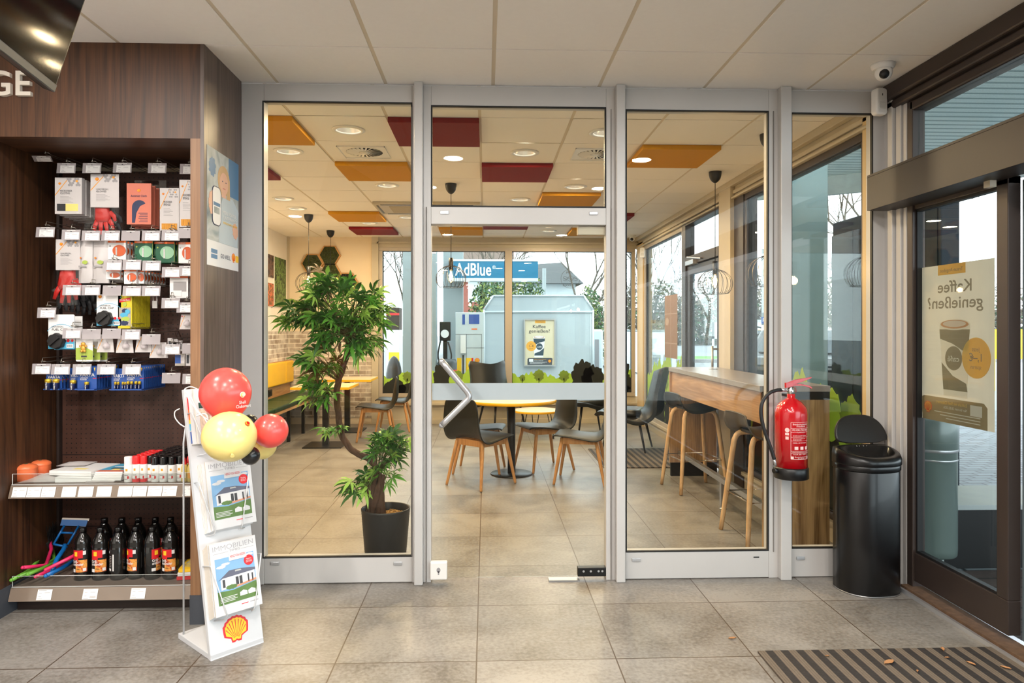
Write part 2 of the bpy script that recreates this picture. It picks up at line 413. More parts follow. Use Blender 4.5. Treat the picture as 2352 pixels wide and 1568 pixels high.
cafe_lights = [((-.945, 4.86), 'nearest downlight left of the cafe, over the potted tree'), ((.83, 4.86), 'downlight seen at the upper right corner of the glass over the door'),
 ((-1.52, 5.46), 'downlight behind the yellow ceiling panel nearest the left frame'), ((.30, 5.44), 'downlight in front of the middle dark red ceiling panel'),
 ((-.94, 6.72), 'downlight behind the yellow panel over the crown of the potted tree'), ((.86, 6.72), 'downlight in front of the yellow panel right of the middle'),
 ((.36, 7.40), 'small downlight right of the cord of the pendant over the round table'), ((-2.13, 7.45), 'downlight nearest the left wall of the cafe'),
 ((-2.15, 8.05), 'downlight between the left wall and the first bench pendant'), ((-.96, 8.62), 'downlight beside the air conditioning cassette'),
 ((-1.51, 9.12), 'small downlight between the far yellow and the far red panel'), ((.875, 9.75), 'farthest downlight before the end window'),
 ((1.6, 9.0), 'far downlight near the window side'), ((.36, 9.0), 'far downlight left of the small round air diffuser')]
for (x, y), lab in cafe_lights:
    if first is None: first = make_downlight(lab, x, y, CAFE_W, WARM, 'downlights of the cafe ceiling')
    else: dup(first, (x, y, CH), label=lab)
shop_first = None
SL = lambda x, y: 'shop ceiling downlight in the %s row on the %s side' % ({2.35: 'front', 1.2: 'second', -.6: 'third', -2.2: 'rear'}[y], 'left' if x < -1.5 else 'middle' if x < .5 else 'right')
for i, (x, y) in enumerate([(-2.3, 1.2), (-.55, 1.2), (1.1, 1.2), (-2.3, -.6), (-.55, -.6), (1.1, -.6), (-2.3, -2.2), (-.55, -2.2), (1.1, -2.2), (-1.9, 2.35), (-.26, 2.35), (1.25, 2.35)]):
    if shop_first is None or y == 2.35: shop_first = make_downlight(SL(x, y), x, y, SHOP_W if y < 2 else 17 if x < -1.5 else 7, NEUT, 'downlights of the shop ceiling')
    else: dup(shop_first, (x, y, CH), label=SL(x, y))

# ------------------------------------------------------------------ floor and ceilings
fm = tile_floor()
def slab(name, x0, x1, y0, y1, z0, z1, mat, kind=True):
    o = MB().box(x0, x1, y0, y1, z0, z1).build(name, mat, origin=False)
    return struct(o) if kind else o
slab('floor', -3.6, 2.36, -3.2, 10.62, -.12, 0, fm)
M_TILE = plain('mineral_ceiling_tile', C(244, 240, 235), .9, 0, .015, 40, bump=.12)
M_TBAR = plain('ceiling_grid_bar', C(214, 202, 182), .6, 0, .02)
def ceiling(name, x0, x1, y0, y1, ox, oy, px, py, holes=()):
    m = MB(); i0 = math.floor((x0-ox)/px); j0 = math.floor((y0-oy)/py)
    for i in range(i0, math.ceil((x1-ox)/px)):
        for j in range(j0, math.ceil((y1-oy)/py)):
            a, b = max(x0, ox+i*px+.010), min(x1, ox+(i+1)*px-.010); c, d = max(y0, oy+j*py+.005), min(y1, oy+(j+1)*py-.005)
            if b-a < .01 or d-c < .01: continue
            hs = [h for h in holes if a < h[0] < b and c < h[1] < d]
            if not hs: m.use(0).box(a, b, c, d, CH, CH+.018); continue
            # tile with round openings for its downlights: ring of quads per opening, tile split between openings
            hs.sort(key=lambda h: h[0]); cuts = [a]+[(hs[k][0]+hs[k+1][0])/2 for k in range(len(hs)-1)]+[b]
            for k, h in enumerate(hs):
                A, B = cuts[k], cuts[k+1]; n = 32; vs = []; r = .086
                for q in range(n):
                    an = 2*math.pi*q/n; ca, sa = math.cos(an), math.sin(an)
                    vs.append((h[0]+r*ca, h[1]+r*sa, CH))
                    tx = ((B-h[0])/ca if ca > 1e-9 else (A-h[0])/ca if ca < -1e-9 else 1e9); ty = ((d-h[1])/sa if sa > 1e-9 else (c-h[1])/sa if sa < -1e-9 else 1e9); tt = min(tx, ty)
                    vs.append((h[0]+ca*tt, h[1]+sa*tt, CH))
                for cx_, cy_ in ((A, c), (B, c), (B, d), (A, d)): vs.append((cx_, cy_, CH))
                fs = [(2*q, 2*((q+1) % n), 2*((q+1) % n)+1, 2*q+1) for q in range(n)]
                for ci, (cx_, cy_) in enumerate(((A, c), (B, c), (B, d), (A, d))):
                    ang = math.atan2(cy_-h[1], cx_-h[0]) % (2*math.pi); q = int(ang/(2*math.pi)*n) % n
                    fs.append((2*q+1, 2*((q+1) % n)+1, 2*n+ci))
                m.use(0).add(vs, fs)
    m.use(1).box(x0-.02, x1+.02, y0, y1, CH+.055, CH+.09)
    for i in range(i0, math.ceil((x1-ox)/px)+1):
        if x0 < ox+i*px < x1: m.box(ox+i*px-.0105, ox+i*px+.0105, y0, y1, CH+.003, CH+.02)
    for j in range(j0, math.ceil((y1-oy)/py)+1):
        if y0 < oy+j*py < y1: m.box(x0, x1, oy+j*py-.004, oy+j*py+.004, CH+.004, CH+.02)
    return struct(m.build(name, [M_TILE, M_TBAR], origin=False))
ceiling('ceiling', -3.6, 2.36, -3.2, 3.96, .04, 3.435, .6, .6, [(x, y) for x, y in [(-2.3, 1.2), (-.55, 1.2), (1.1, 1.2), (-2.3, -.6), (-.55, -.6), (1.1, -.6), (-2.3, -2.2), (-.55, -2.2), (1.1, -2.2), (-1.9, 2.35), (-.26, 2.35), (1.25, 2.35)]])
ceiling('ceiling', -3.0, 2.36, 3.98, 10.6, -.04, 4.55, .6, .612, [p for p, _ in cafe_lights])

# ------------------------------------------------------------------ walls out of and in view
M_WALLD = plain('shop_side_wall_paint', C(236, 232, 226), .8, 0, .04)
slab('wall_left', -3.7, -3.6, -3.2, 4.2, 0, CH+.1, M_WALLD)
slab('wall_back', -3.7, 2.4, -3.3, -3.2, 0, CH+.1, plain('taupe_shop_back_wall', C(112, 104, 96), .8, 0, .05))
slab('wall_partition', -3.6, -1.36, 4.06, 4.14, 0, CH+.1, M_WALLC)

# cafe: left wall, end wall
YF, XL = 10.55, -2.95
M_BRICK = brick_mat()
slab('wall_left', XL-.1, XL, 4.14, YF+.1, 0, CH+.1, M_WALLW)
slab('wall_end', XL, -1.62, YF, YF+.12, 0, CH+.1, plain('warm_cream_wall_paint', C(226, 210, 184), .8, 0, .03))
m = MB().box(XL, XL+.012, 4.3, YF, .1, 1.385).box(XL+.012, -1.70, YF-.012, YF, .1, 1.385)
struct(m.build('wall_brick', M_BRICK, origin=False), 'whitewashed brick cladding up to chest height')
slab('trim_1', -1.70, -1.60, YF-.05, YF+.02, 0, CH, M_CREAM)
slab('trim_2', XL, XL+.03, YF-.04, YF-.012, 1.385, CH, M_CREAM)

# end window
M_FRAMEW = plain('warm_window_frame', C(178, 168, 156), .5, .1, .03)
DEC_G = backlit('lime_green_window_print', C(196, 216, 104), .6); DEC_M = backlit('mid_green_window_print', C(150, 176, 78), .5); DEC_D = plain('dark_bush_window_print', C(9, 15, 5), .7, 0, .1)
def frame_rect(m, axis, p, a0, a1, z0, z1, wd, dp):
    # rectangle of four bars in the plane axis=p
    for (u0, u1, v0, v1) in ((a0, a1, z0, z0+wd), (a0, a1, z1-wd, z1), (a0, a0+wd, z0+wd, z1-wd), (a1-wd, a1, z0+wd, z1-wd)):
        if axis == 'y': m.box(u0, u1, p, p+dp, v0, v1)
        else: m.box(p, p+dp, u0, u1, v0, v1)
    return m
def skyline(x0, x1, base, h, seed, rough=1.0, step=.02):
    pts = [(x1, base), (x0, base)]; n = int((x1-x0)/step)
    for i in range(n+1):
        x = x0+(x1-x0)*i/n
        a = mnoise.noise(Vector((x*2.2, seed, 0)))*.45+mnoise.noise(Vector((x*7, seed, 3)))*.3*rough+mnoise.noise(Vector((x*24, seed, 7)))*.16*rough
        pts.append((x, base+max(.01, h*(.75+a))))
    return pts[::-1] if False else pts
def blob(cx, cy, rx, ry, seed, n=46, rough=.22):
    return [(cx+rx*(1+rough*mnoise.noise(Vector((math.cos(2*math.pi*i/n)*3, math.sin(2*math.pi*i/n)*3, seed)))+.08*((i*7919) % 5-2)/2)*math.cos(2*math.pi*i/n),
             cy+ry*(1+rough*mnoise.noise(Vector((math.cos(2*math.pi*i/n)*3, math.sin(2*math.pi*i/n)*3, seed+9)))+.08*((i*104729) % 5-2)/2)*math.sin(2*math.pi*i/n)) for i in range(n)]
def landscape(m, O, X, x0, x1, zb, seed, bushes, trees, LH=.36):
    Y = UZ
    m.use(0).flat(skyline(x0, x1, zb, LH, seed, 1.0 if LH < .5 else .5), O, X, Y, .002)
    m.use(1)
    for tx, s in trees:
        m.flat(blob(tx, zb+LH*.45+.09*s, .075*s, .085*s, tx, rough=.3), O, X, Y, .003); m.rect(O, X, Y, tx-.008, zb+.05, tx+.008, zb+LH*.45+.05, .003)
    m.flat(skyline(x0, x1, zb, .035, seed+5), O, X, Y, .0035)
    m.use(2)
    for bx, bz, rx, rz in bushes: m.flat(blob(bx, bz, rx, rz, bx+4), O, X, Y, .0045)
    return m
w1 = sthing('window_1', (.35, YF, .45))
m = MB()
frame_rect(m, 'y', YF-.02, -1.60, 2.26, .40, 2.64, .055, .10)
m.box(.286, .391, YF-.03, YF+.08, .45, 2.6)
m.build('window_frame', M_FRAMEW, w1, world=True, bevel=.004)
m = MB().box(-1.55, .29, YF+.03, YF+.045, .45, 2.6).box(.388, 2.22, YF+.03, YF+.045, .45, 2.6); m.build('pane', M_GLASSO, w1, world=True)
m = MB(); frame_rect(m, 'y', YF+.02, -1.545, .29, .45, 2.59, .012, .035); frame_rect(m, 'y', YF+.02, .387, 2.21, .45, 2.59, .012, .035); m.build('gasket', M_BLACKG, w1, world=True)
m = MB(); O = Vector((0, YF+.028, 0))
landscape(m, O, UX, -1.53, .285, .46, 1.3, [(-1.38, .50, .17, .16), (-.66, .68, .13, .23), (-1.12, .48, .24, .13), (-.62, .48, .3, .10), (-.86, .5, .2, .12)], [(-1.18, .9), (-.42, 1.0), (.1, .7)])
landscape(m, O, UX, .392, 2.2, .46, 5.1, [(1.46, .70, .16, .24), (1.62, .64, .17, .22), (2.08, .58, .14, .2), (2.0, .5, .18, .12)], [(.80, 1.05), (1.18, 1.0), (.55, .6)])
m.build('landscape_print', [DEC_G, DEC_M, DEC_D], w1, world=True)
# hot dog sticker, seen from behind through the glass
m = MB(); c = at(1310, 640, YF+.03); Oc = Vector((c.x, YF+.025, c.z))
def ring(m, O, X, Y, cx, cy, r, wdt, n=40, lift=.001):
    for i in range(n):
        a, b = 2*math.pi*i/n, 2*math.pi*(i+1)/n
        m.flat([(cx+r*math.cos(a), cy+r*math.sin(a)), (cx+r*math.cos(b), cy+r*math.sin(b)), (cx+(r-wdt)*math.cos(b), cy+(r-wdt)*math.sin(b)), (cx+(r-wdt)*math.cos(a), cy+(r-wdt)*math.sin(a))][::-1], O, X, Y, lift)
ring(m, Oc, UX, UZ, 0, 0, .145, .004)
m.text('OPEN', Oc, UX, UZ, 0, .095, .05, mirror=True); m.text('HOT DOGS', Oc, UX, UZ, 0, -.10, .045, mirror=True)
for k in range(4):
    pts = [Oc+UX*(-.11+.22*i/12)+UZ*(.035-k*.022+.014*math.sin(i*1.3+k)-.0005*(i-6)**2*(1 if k < 2 else -1)) for i in range(13)]
    m.tube(pts, .002, 4)
m.build('window_sticker', M_INK, w1, world=True)
slab('wall_end', -1.62, 2.3, YF, YF+.12, 0, .40, M_CREAM)
slab('trim_3', -1.62, 2.3, YF-.06, YF, .28, .31, M_CREAM)
slab('baseboard_end', -1.62, 2.3, YF-.025, YF, 0, .07, M_CREAM)
slab('wall_end', -1.62, 2.3, YF-.01, YF+.12, 2.64, CH+.1, M_CREAM)
slab('trim_4', -1.62, 2.3, YF-.05, YF, 2.69, 2.72, M_CREAM)

# ------------------------------------------------------------------ cafe window side (x = 2.3)
XR = 2.3
def xwall(name, y0, y1, z0, z1, x0, x1, mat): return slab(name, x0, x1, y0, y1, z0, z1, mat)
m = MB().box(XR, XR+.12, 4.02, YF, 2.62, CH+.1).box(XR-.05, XR, 4.02, YF, 2.735, CH).box(XR-.02, XR, 4.02, YF, 2.665, 2.70).box(XR-.035, XR, 4.02, YF, 2.62, 2.64)
struct(m.build('wall_right', M_CREAM, origin=False, bevel=.006))
m = MB().box(XR, XR+.12, 8.1, YF, 0, .14).box(XR, XR+.12, 4.02, 6.16, 0, .14).box(XR-.03, XR, 8.1, YF, .12, .15).box(XR-.03, XR, 4.02, 6.16, .12, .15)
struct(m.build('baseboard_right', M_CREAM, origin=False))
struct(MB().box(XR-.01, XR+.12, 6.165, 6.395, 0, 2.62).build('trim_10', M_BROWN, origin=False, bevel=.004))
struct(MB().box(XR-.045, XR+.12, 6.40, 6.715, 0, 2.74).build('trim_5', M_CREAM, origin=False, bevel=.004))
struct(MB().box(XR-.02, XR+.12, 4.02, 4.17, 0, 2.7).box(XR-.02, XR+.12, 10.12, 10.5, 0, 2.7).build('trim_6', plain('tan_corner_frame', C(206, 180, 134), .5, 0, .04), origin=False, bevel=.004))
def side_window(name, y0, y1, z0, z1, fm_, bushes, trees, seed):
    wd = sthing(name, (XR, (y0+y1)/2, z0)); m = MB(); frame_rect(m, 'x', XR, y0, y1, z0, z1, .05, .09); m.build('window_frame', fm_, wd, world=True, bevel=.003)
    MB().box(XR+.04, XR+.05, y0+.04, y1-.04, z0+.04, z1-.04).build('pane', M_GLASSO, wd, world=True)
    m = MB(); frame_rect(m, 'x', XR+.02, y0+.045, y1-.045, z0+.045, z1-.045, .012, .03); m.build('gasket', M_BLACKG, wd, world=True)
    m = MB(); O = Vector((XR+.037, 0, 0))
    # plane faces the room: X axis runs towards the viewer
    landscape(m, O, Vector((0, -1, 0)), -y1+.06, -y0-.06, z0+.06, seed, bushes, trees, .95); m.build('landscape_print', [DEC_G, DEC_M, DEC_D], wd, world=True)
    return wd
side_window('window_2', 8.12, 10.12, .15, 2.62, M_FRAMEW, [(-9.4, .35, .35, .35), (-8.7, .3, .4, .32), (-8.3, .42, .16, .34)], [(-9.0, 1.4), (-8.5, 1.8)], 2.2)
side_window('window_3', 4.17, 6.16, .15, 2.62, M_BROWN, [(-5.9, .35, .2, .4), (-5.2, .3, .35, .3), (-4.6, .35, .3, .34)], [(-5.5, 1.8), (-4.4, 2)], 8.8)
# taller pale green bushes printed low on window_2 and window_3
# brown side door of the cafe
d2 = sthing('door_2', (XR, 7.4, 0)); m = MB()
for y0, y1 in ((6.73, 6.83), (7.98, 8.12)): m.box(XR-.01, XR+.10, y0, y1, 0, 2.66)
m.box(XR-.01, XR+.10, 6.83, 7.98, 2.14, 2.24).box(XR-.01, XR+.10, 6.83, 7.98, 2.60, 2.66)
m.build('door_frame', M_BROWN, d2, world=True, bevel=.004)
m = MB(); frame_rect(m, 'x', XR+.01, 6.84, 7.97, .03, 2.13, .095, .06); m.build('door_leaf', M_BROWN, d2, world=True, bevel=.004)
MB().box(XR+.03, XR+.04, 6.92, 7.89, .12, 2.05).box(XR+.05, XR+.06, 6.83, 7.98, 2.24, 2.6).build('pane', M_GLASSO, d2, world=True)
MB().box(XR-.05, XR+.01, 7.55, 7.85, 2.13, 2.18).obox((XR-.03, 7.6, 2.2), (.004, 0, 0), (0, .25, .03), (0, 0, .008)).build('door_closer', M_ALUG, d2, world=True, bevel=.003)
MB().tube([(XR-.05, 6.89, .95), (XR-.05, 6.89, 1.25)], .012, 8).box(XR-.05, XR+.01, 6.88, 6.9, .97, .99).box(XR-.05, XR+.01, 6.88, 6.9, 1.21, 1.23).build('door_handle', M_ALUG, d2, world=True)

# ------------------------------------------------------------------ glazed partition between shop and cafe (y = 3.94)
pf = sthing('wall_partition', (.4, D, 0), 'silver aluminium glazed partition')
m = MB(); dp = .075
def bar(x0, x1, z0, z1, y0=D, y1=D+dp): m.box(x0, x1, y0, y1, z0, z1)
# panel 1
bar(-1.356, -1.232, 0, 2.782); bar(-.412, -.397, 0, 2.782); bar(-1.232, -.412, 2.686, 2.782); bar(-1.232, -.412, .004, .146)
# door bay
bar(-.351, -.307, 0, 2.782); bar(.679, .731, 0, 2.782); bar(-.307, .679, 2.672, 2.782); bar(-.307, .679, 2.007, 2.104)
# panel 3, 4
bar(.78, .790, 0, 2.782); bar(1.612, 1.665, 0, 2.782); bar(.79, 1.612, 2.662, 2.782); bar(.79, 1.612, .004, .155)
bar(1.726, 1.74, 0, 2.782); bar(2.218, 2.29, 0, 2.782); bar(1.74, 2.218, 2.655, 2.782); bar(1.74, 2.218, .004, .165)
m.build('frame', M_ALU, pf, world=True, bevel=.003)
m = MB()
for x0, x1 in ((-.398, -.350), (.730, .781), (1.664, 1.727)): m.box(x0, x1, D-.045, D+dp, 0, 2.79)
m.build('mullion', M_ALU, pf, world=True, bevel=.005)
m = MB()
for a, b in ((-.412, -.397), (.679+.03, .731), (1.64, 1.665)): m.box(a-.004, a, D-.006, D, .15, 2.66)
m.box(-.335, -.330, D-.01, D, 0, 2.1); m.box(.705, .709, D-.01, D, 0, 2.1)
m.build('groove_shade_strip', plain('shadow_grey_groove', C(120, 116, 112), .6), pf, world=True)  # thin grey strips put the shade of the frame grooves into colour
m = MB()
for x0, x1, z0, z1 in ((-1.24, -.412, .146, 2.686), (-.307, .679, 2.104, 2.672), (.79, 1.612, .155, 2.662), (1.74, 2.218, .165, 2.655)):
    frame_rect(m, 'y', D-.002, x0, x1, z0, z1, .007, .02)
m.build('gasket', M_BLACKG, pf, world=True)
for x0, x1, z0, z1 in ((-1.235, -.41, .14, 2.69), (-.31, .682, 2.10, 2.676), (.788, 1.614, .15, 2.666), (1.738, 2.22, .16, 2.66)):
    MB().box(x0, x1, D+.03, D+.037, z0, z1).build('pane', M_GLASS, pf, world=True)
m = MB()
for px_, py_ in ((632, 1293), (914, 1293), (1461, 1285), (1838, 1281), (1021, 488), (1363, 490)):
    c = at(px_, py_, D); m.box(c.x-.024, c.x+.024, D-.008, D+.001, c.z-.009, c.z+.009)
m.build('drainage_cap', M_ALUG, pf, world=True, bevel=.002)
c = at(1737, 1279, D); MB().box(c.x-.016, c.x+.016, D-.003, D+.001, c.z-.003, c.z+.003).build('drainage_slot', M_BLACKG, pf, world=True)
# glass door
d1 = sthing('door_1', (.186, D+.03, 0)); 
MB().box(-.300, .676, D+.020, D+.030, .018, 1.998).build('door_leaf', M_GLASS, d1, world=True)
MB().box(-.302, .672, D+.0165, D+.0185, 1.019, 1.114).build('frosted_band', film('frosted_white_film', C(176, 187, 192), .92, .3), d1, world=True)
p = [at(1017, 832, D-.075), at(1036, 862, D-.075), at(1066, 897, D-.075), at(1077, 912, D-.075), at(1066, 928, D-.075), at(1036, 955, D-.075), at(1017, 973, D-.075)]
pts = []
A, B, E_ = at(1015, 830, D-.075), at(1082, 910, D-.075), at(1015, 976, D-.075)
for i in range(7): pts.append(A.lerp(B, i/6*.86))
q0, q2 = A.lerp(B, .86), E_.lerp(B, .86)
for i in range(1, 8): t = i/8; pts.append(q0*(1-t)**2+B*2*t*(1-t)+q2*t*t)
for i in range(6, -1, -1): pts.append(E_.lerp(B, i/6*.86))
m = MB().tube(pts, .0175, 16)
for s_, t_ in ((A, B), (E_, B)):
    q = s_.lerp(t_, .06); m.tube([q, q+Vector((0, .1, 0))], .009, 10)
m.sphere(A, .0175, seg=14, rings=8).sphere(E_, .0175, seg=14, rings=8)
m.build('door_handle', M_ALUG, d1, world=True)
a, b = at(1327, 1303, D+.01), at(1393, 1330, D+.01)
m = MB().box(a.x, b.x, D+.004, D+.045, .02, a.z); m.build('floor_hinge', M_BLACKM, d1, world=True, bevel=.003)
m = MB()
for fx in (.2, .45, .72, .85): m.ell(Vector((a.x, D+.004, .02)), UX, UZ, (b.x-a.x)*fx, .03, .006, .006, .001)
m.build('hinge_screw', M_ALUG, d1, world=True)
MB().box(at(1260, 1325, D).x, at(1330, 1325, D).x, D-.02, D+.03, .0, .010).build('floor_rail', M_STEEL, d1, world=True)
a, b = at(988, 1290, D-.01), at(1027, 1330, D-.01)
m = MB().box(a.x, b.x, D-.02, D+.02, b.z, a.z); lk = m.build('lock_box', M_WHITEP, d1, world=True, bevel=.006)
m = MB(); O = Vector(((a.x+b.x)/2, D-.0205, (a.z+b.z)/2)); m.ell(O, UX, UZ, 0, .006, .011, .014).rect(O, UX, UZ, -.004, -.02, .004, 0)
m.build('keyhole_plate', M_GREYI, d1, world=True)
MB().box(at(1329, 516, D).x, at(1393, 516, D).x, D+.035, D+.08, at(1329, 537, D).z, 2.004).build('door_closer', plain('cream_closer_cover', C(214, 202, 184), .5), d1, world=True, bevel=.004)

# ------------------------------------------------------------------ shop facade on the right (x = 2.3) with its sliding door
m = MB().box(XR-.055, XR+.1, -3.2, 3.9, 2.70, CH).box(XR-.03, XR+.1, -3.2, 3.9, 2.655, 2.70).box(XR, XR+.1, -3.2, 3.73, 2.60, 2.655)
struct(m.build('wall_right', M_BROWN, origin=False, bevel=.01))
m = MB().box(XR-.012, XR+.1, 3.90, D+.09, 0, CH).box(XR-.03, XR+.1, 3.84, 3.885, 0, 2.79).box(XR-.012, XR+.1, 3.79, 3.835, 0, 2.7).box(XR, XR+.1, 3.755, 3.785, 0, 2.7).box(2.286, XR+.02, D-.03, D+.06, 0, 2.79)
struct(m.build('trim_7', M_ALU, origin=False, bevel=.004))
fr = sthing('door_3', (XR, 3.3, 0), 'sliding entrance door')
m = MB().box(XR, XR+.07, 3.70, 3.75, 0, 2.655).box(XR, XR+.07, -3.2, 3.70, 2.285, 2.33)
m.box(XR+.01, XR+.07, 3.02, 3.70, .06, .214).box(XR+.01, XR+.07, 3.02, 3.09, .214, 2.10).box(XR+.01, XR+.07, 3.02, 3.70, 2.062, 2.10)
m.build('door_frame', M_BROWN, fr, world=True, bevel=.004)
m = MB().box(XR-.15, XR+.01, -3.2, 3.88, 2.085, 2.284).box(XR-.152, XR-.15, -3.2, 3.88, 2.27, 2.273)
m.build('door_header', plain('brown_drive_header', C(46, 40, 38), .45, .2, .04), fr, world=True, bevel=.006)
MB().box(XR-.05, XR-.02, 3.05, 3.09, 2.055, 2.085).build('door_sensor', M_CREAM, fr, world=True)
m = MB(); frame_rect(m, 'x', XR+.02, 3.09, 3.70, .214, 2.062, .012, .03); m.build('gasket', M_BLACKG, fr, world=True)
m = MB().box(XR+.03, XR+.04, 3.09, 3.70, .214, 2.062).box(XR+.03, XR+.04, -3.2, 3.70, 2.33, 2.60).box(XR+.09, XR+.10, 1.0, 2.91, .12, 2.05).box(XR+.09, XR+.10, -3.2, .9, .12, 2.05)
m.build('pane', M_GLASSO, fr, world=True)
sm = plain('blue_grey_leaf_stile', C(120, 134, 140), .4, .4, .05)
m = MB().box(XR+.07, XR+.12, 2.90, 3.015, .04, 2.08).box(XR+.07, XR+.12, .9, 2.9, .04, .13); m.build('sliding_leaf', sm, fr, world=True, bevel=.003)
m = MB()
for z in (1.62, .75, .37, 1.95): m.sphere((XR+.068, 2.955, z), .006, seg=8, rings=6)
m.build('screw', M_CHROME, fr, world=True)
m = MB().box(XR-.055, XR+.12, -3.2, 3.76, -.01, .012).box(XR-.06, XR-.045, -3.2, 3.8, 0, .02)
struct(m.build('trim_8', M_ALUG, origin=False))
struct(MB().box(XR-.04, XR+.06, -3.2, 3.74, .0125, .03).build('trim_9', plain('dirty_brown_track', C(104, 78, 56), .85, 0, .35, 30, bump=.5), origin=False))
# ------------------------------------------------------------------ wooden shelving niche of the shop
W_DARK = wood('walnut_laminate_upright', C(46, 26, 13), C(92, 57, 32), 'z', .5, 26)
W_SIDE = wood('grey_brown_laminate_upright', C(74, 60, 54), C(110, 94, 86), 'z', .45, 30)
W_HORZ = wood('walnut_laminate_lying', C(52, 32, 19), C(96, 63, 40), 'x', .5, 18)
W_EDGE = wood('light_walnut_edge', C(116, 82, 54), C(148, 110, 78), 'z', .5, 26)
XC0, XC1, YC = -1.42, -1.355, 3.425      # right cheek of the niche
nk = sthing('wall_niche', (-2.1, YC, 0), 'walnut laminate surround of the shelf niche')
MB().box(-3.6, XC1-.0185, YC, YC+.02, 2.335, CH).build('fascia', W_DARK, nk, world=True)
MB().box(XC1-.018, XC1, YC, D, .14, CH).build('cheek_outer', W_SIDE, nk, world=True)
MB().box(XC0, XC1-.018, YC, 3.47, .14, 2.335).build('cheek_edge', W_EDGE, nk, world=True)
MB().box(XC0, XC0+.018, 3.47, 4.06, .14, 2.335).build('cheek_inner', W_DARK, nk, world=True)
MB().box(-2.40, -2.38, YC, 4.06, .14, 2.335).box(-3.6, -2.40, YC, YC+.02, 0, 2.335).build('cheek_left', W_DARK, nk, world=True)
MB().box(-2.38, XC0, YC+.02, 4.06, 2.335, 2.36).build('soffit', W_HORZ, nk, world=True)
M_PLINTH = plain('slate_blue_plinth', C(66, 70, 78), .6, 0, .06)
MB().box(XC0-.002, XC1+.002, YC-.004, D, 0, .14).box(-2.405, -2.376, YC-.004, 4.06, 0, .14).build('plinth', M_PLINTH, nk, world=True)

letters = None
M_LET = plain('white_acrylic_letter', C(222, 214, 202), .4, 0, .02)
for ch, cx_, sz in (('G', -2.475, .2), ('E', -2.33, .2)):
    m = MB(); vs, fs = text_geo(ch, .022)
    a = at(57, 197, YC) if ch == 'E' else at(4, 197, YC)
    y1_, y0_ = YC-.02, YC; n_ = len(vs)
    V = [(a.x+v.x*.165, y1_, a.z+v.y*.165) for v in vs]+[(a.x+v.x*.165, y0_, a.z+v.y*.165) for v in vs]
    from collections import Counter
    ed = Counter(tuple(sorted((f[i], f[(i+1) % len(f)]))) for f in fs for i in range(len(f)))
    F_ = [f for f in fs]
    for f in fs:
        for i in range(len(f)):
            p_, q_ = f[i], f[(i+1) % len(f)]
            if ed[tuple(sorted((p_, q_)))] == 1: F_.append((q_, p_, p_+n_, q_+n_))
    m.add(V, F_)
    tag(m.build('wall_letter', M_LET), 'white raised letter %s on the walnut fascia, %s' % (ch, 'cut by the left edge of the photo' if ch == 'G' else 'just left of the hanging screen'), 'letter')

gd = thing('shelf_unit', 'dark brown perforated metal shelf unit standing in the walnut niche', 'shelf', (-1.9, 3.8, 0))
M_GOND = plain('dark_brown_shelf_metal', C(44, 32, 28), .5, .1, .06)
YB = 4.0
MB().box(-2.375, XC0-.003, YB, YB+.02, .12, 2.30).build('back_panel', pegboard(), gd, world=True)
MB().box(-2.375, -2.36, YB-.03, YB, .0, 2.30).build('upright', M_GOND, gd, world=True)
MB().box(-2.37, XC0-.003, 3.64, YB, .0, .112).build('base', M_GOND, gd, world=True)
S1, S2 = .642, .130
M_SHELF = plain('taupe_shelf_board', C(120, 104, 94), .5, 0, .05)
M_RAIL = plain('clear_price_rail', C(128, 112, 98), .18, 0, .05, coat=.6)
M_ACR = glass('clear_acrylic_lip', (.93, .95, .94, 1), 1.2); M_ACRE = plain('acrylic_edge', C(205, 206, 202), .3)
def shelf(zt, y0, lip):
    s_ = MB().box(-2.372, XC0-.003, y0, YB, zt-.025, zt).build('shelf_board', M_SHELF, gd, world=True)
    m = MB(); a, b = Vector((-1.895, y0-.004, zt-.006)), Vector((-1.895, y0-.026, zt-.066))
    m.obox((a+b)/2, (.478, 0, 0), (b-a)/2, (0, .0015, -.0006)); m.build('price_rail', M_RAIL, s_, world=True)
    MB().box(-2.37, XC0-.003, y0+.002, y0+.004, zt, zt+lip).build('shelf_lip', M_ACR, s_, world=True)
    MB().box(-2.37, XC0-.003, y0+.0015, y0+.0045, zt+lip, zt+lip+.002).box(-2.372, -2.369, y0+.0015, y0+.0045, zt, zt+lip).box(-2.37, XC0-.003, y0-.006, y0-.002, zt-.003, zt).build('lip_edge', M_ACRE, s_, world=True)
    return s_
sh1 = shelf(S1, 3.60, .05); sh2 = shelf(S2, 3.60, .05)
# price labels on the two rails
def printed_label(m, O, X, Y, w_, h_, barcode=False):
    m.use(0).rect(O, X, Y, -w_/2, -h_/2, w_/2, h_/2, .0012); m.use(1)
    k = 0
    for (x0, x1, y) in ((-.42, .1, .40), (-.38, -.2, .16), (0, .35, .18), (-.38, -.22, -.16), (-.42, -.1, -.38)):
        m.rect(O, X, Y, x0*w_, y*h_-.0008, x1*w_, y*h_+.0008, .0018)
    if barcode:
        for i in range(9): m.rect(O, X, Y, (.02+i*.045)*w_, -.38*h_, (.04+i*.045)*w_, -.18*h_, .0018)
def rail_labels(pxs, zt, sh_, group_lab):
    Y = Vector((0, .022, .06)).normalized()
    for i, (x0, x1, bc) in enumerate(pxs):
        a, b = at(x0, 1110 if zt > .4 else 1345, 3.583), at(x1, 1110 if zt > .4 else 1345, 3.583); m = MB()
        O = Vector(((a.x+b.x)/2, 3.582, zt-.036)); printed_label(m, O, UX, Y, b.x-a.x-.003, .05, bc)
        m.build('price_label', [M_WHITE, M_FAINT], sh_, world=True)
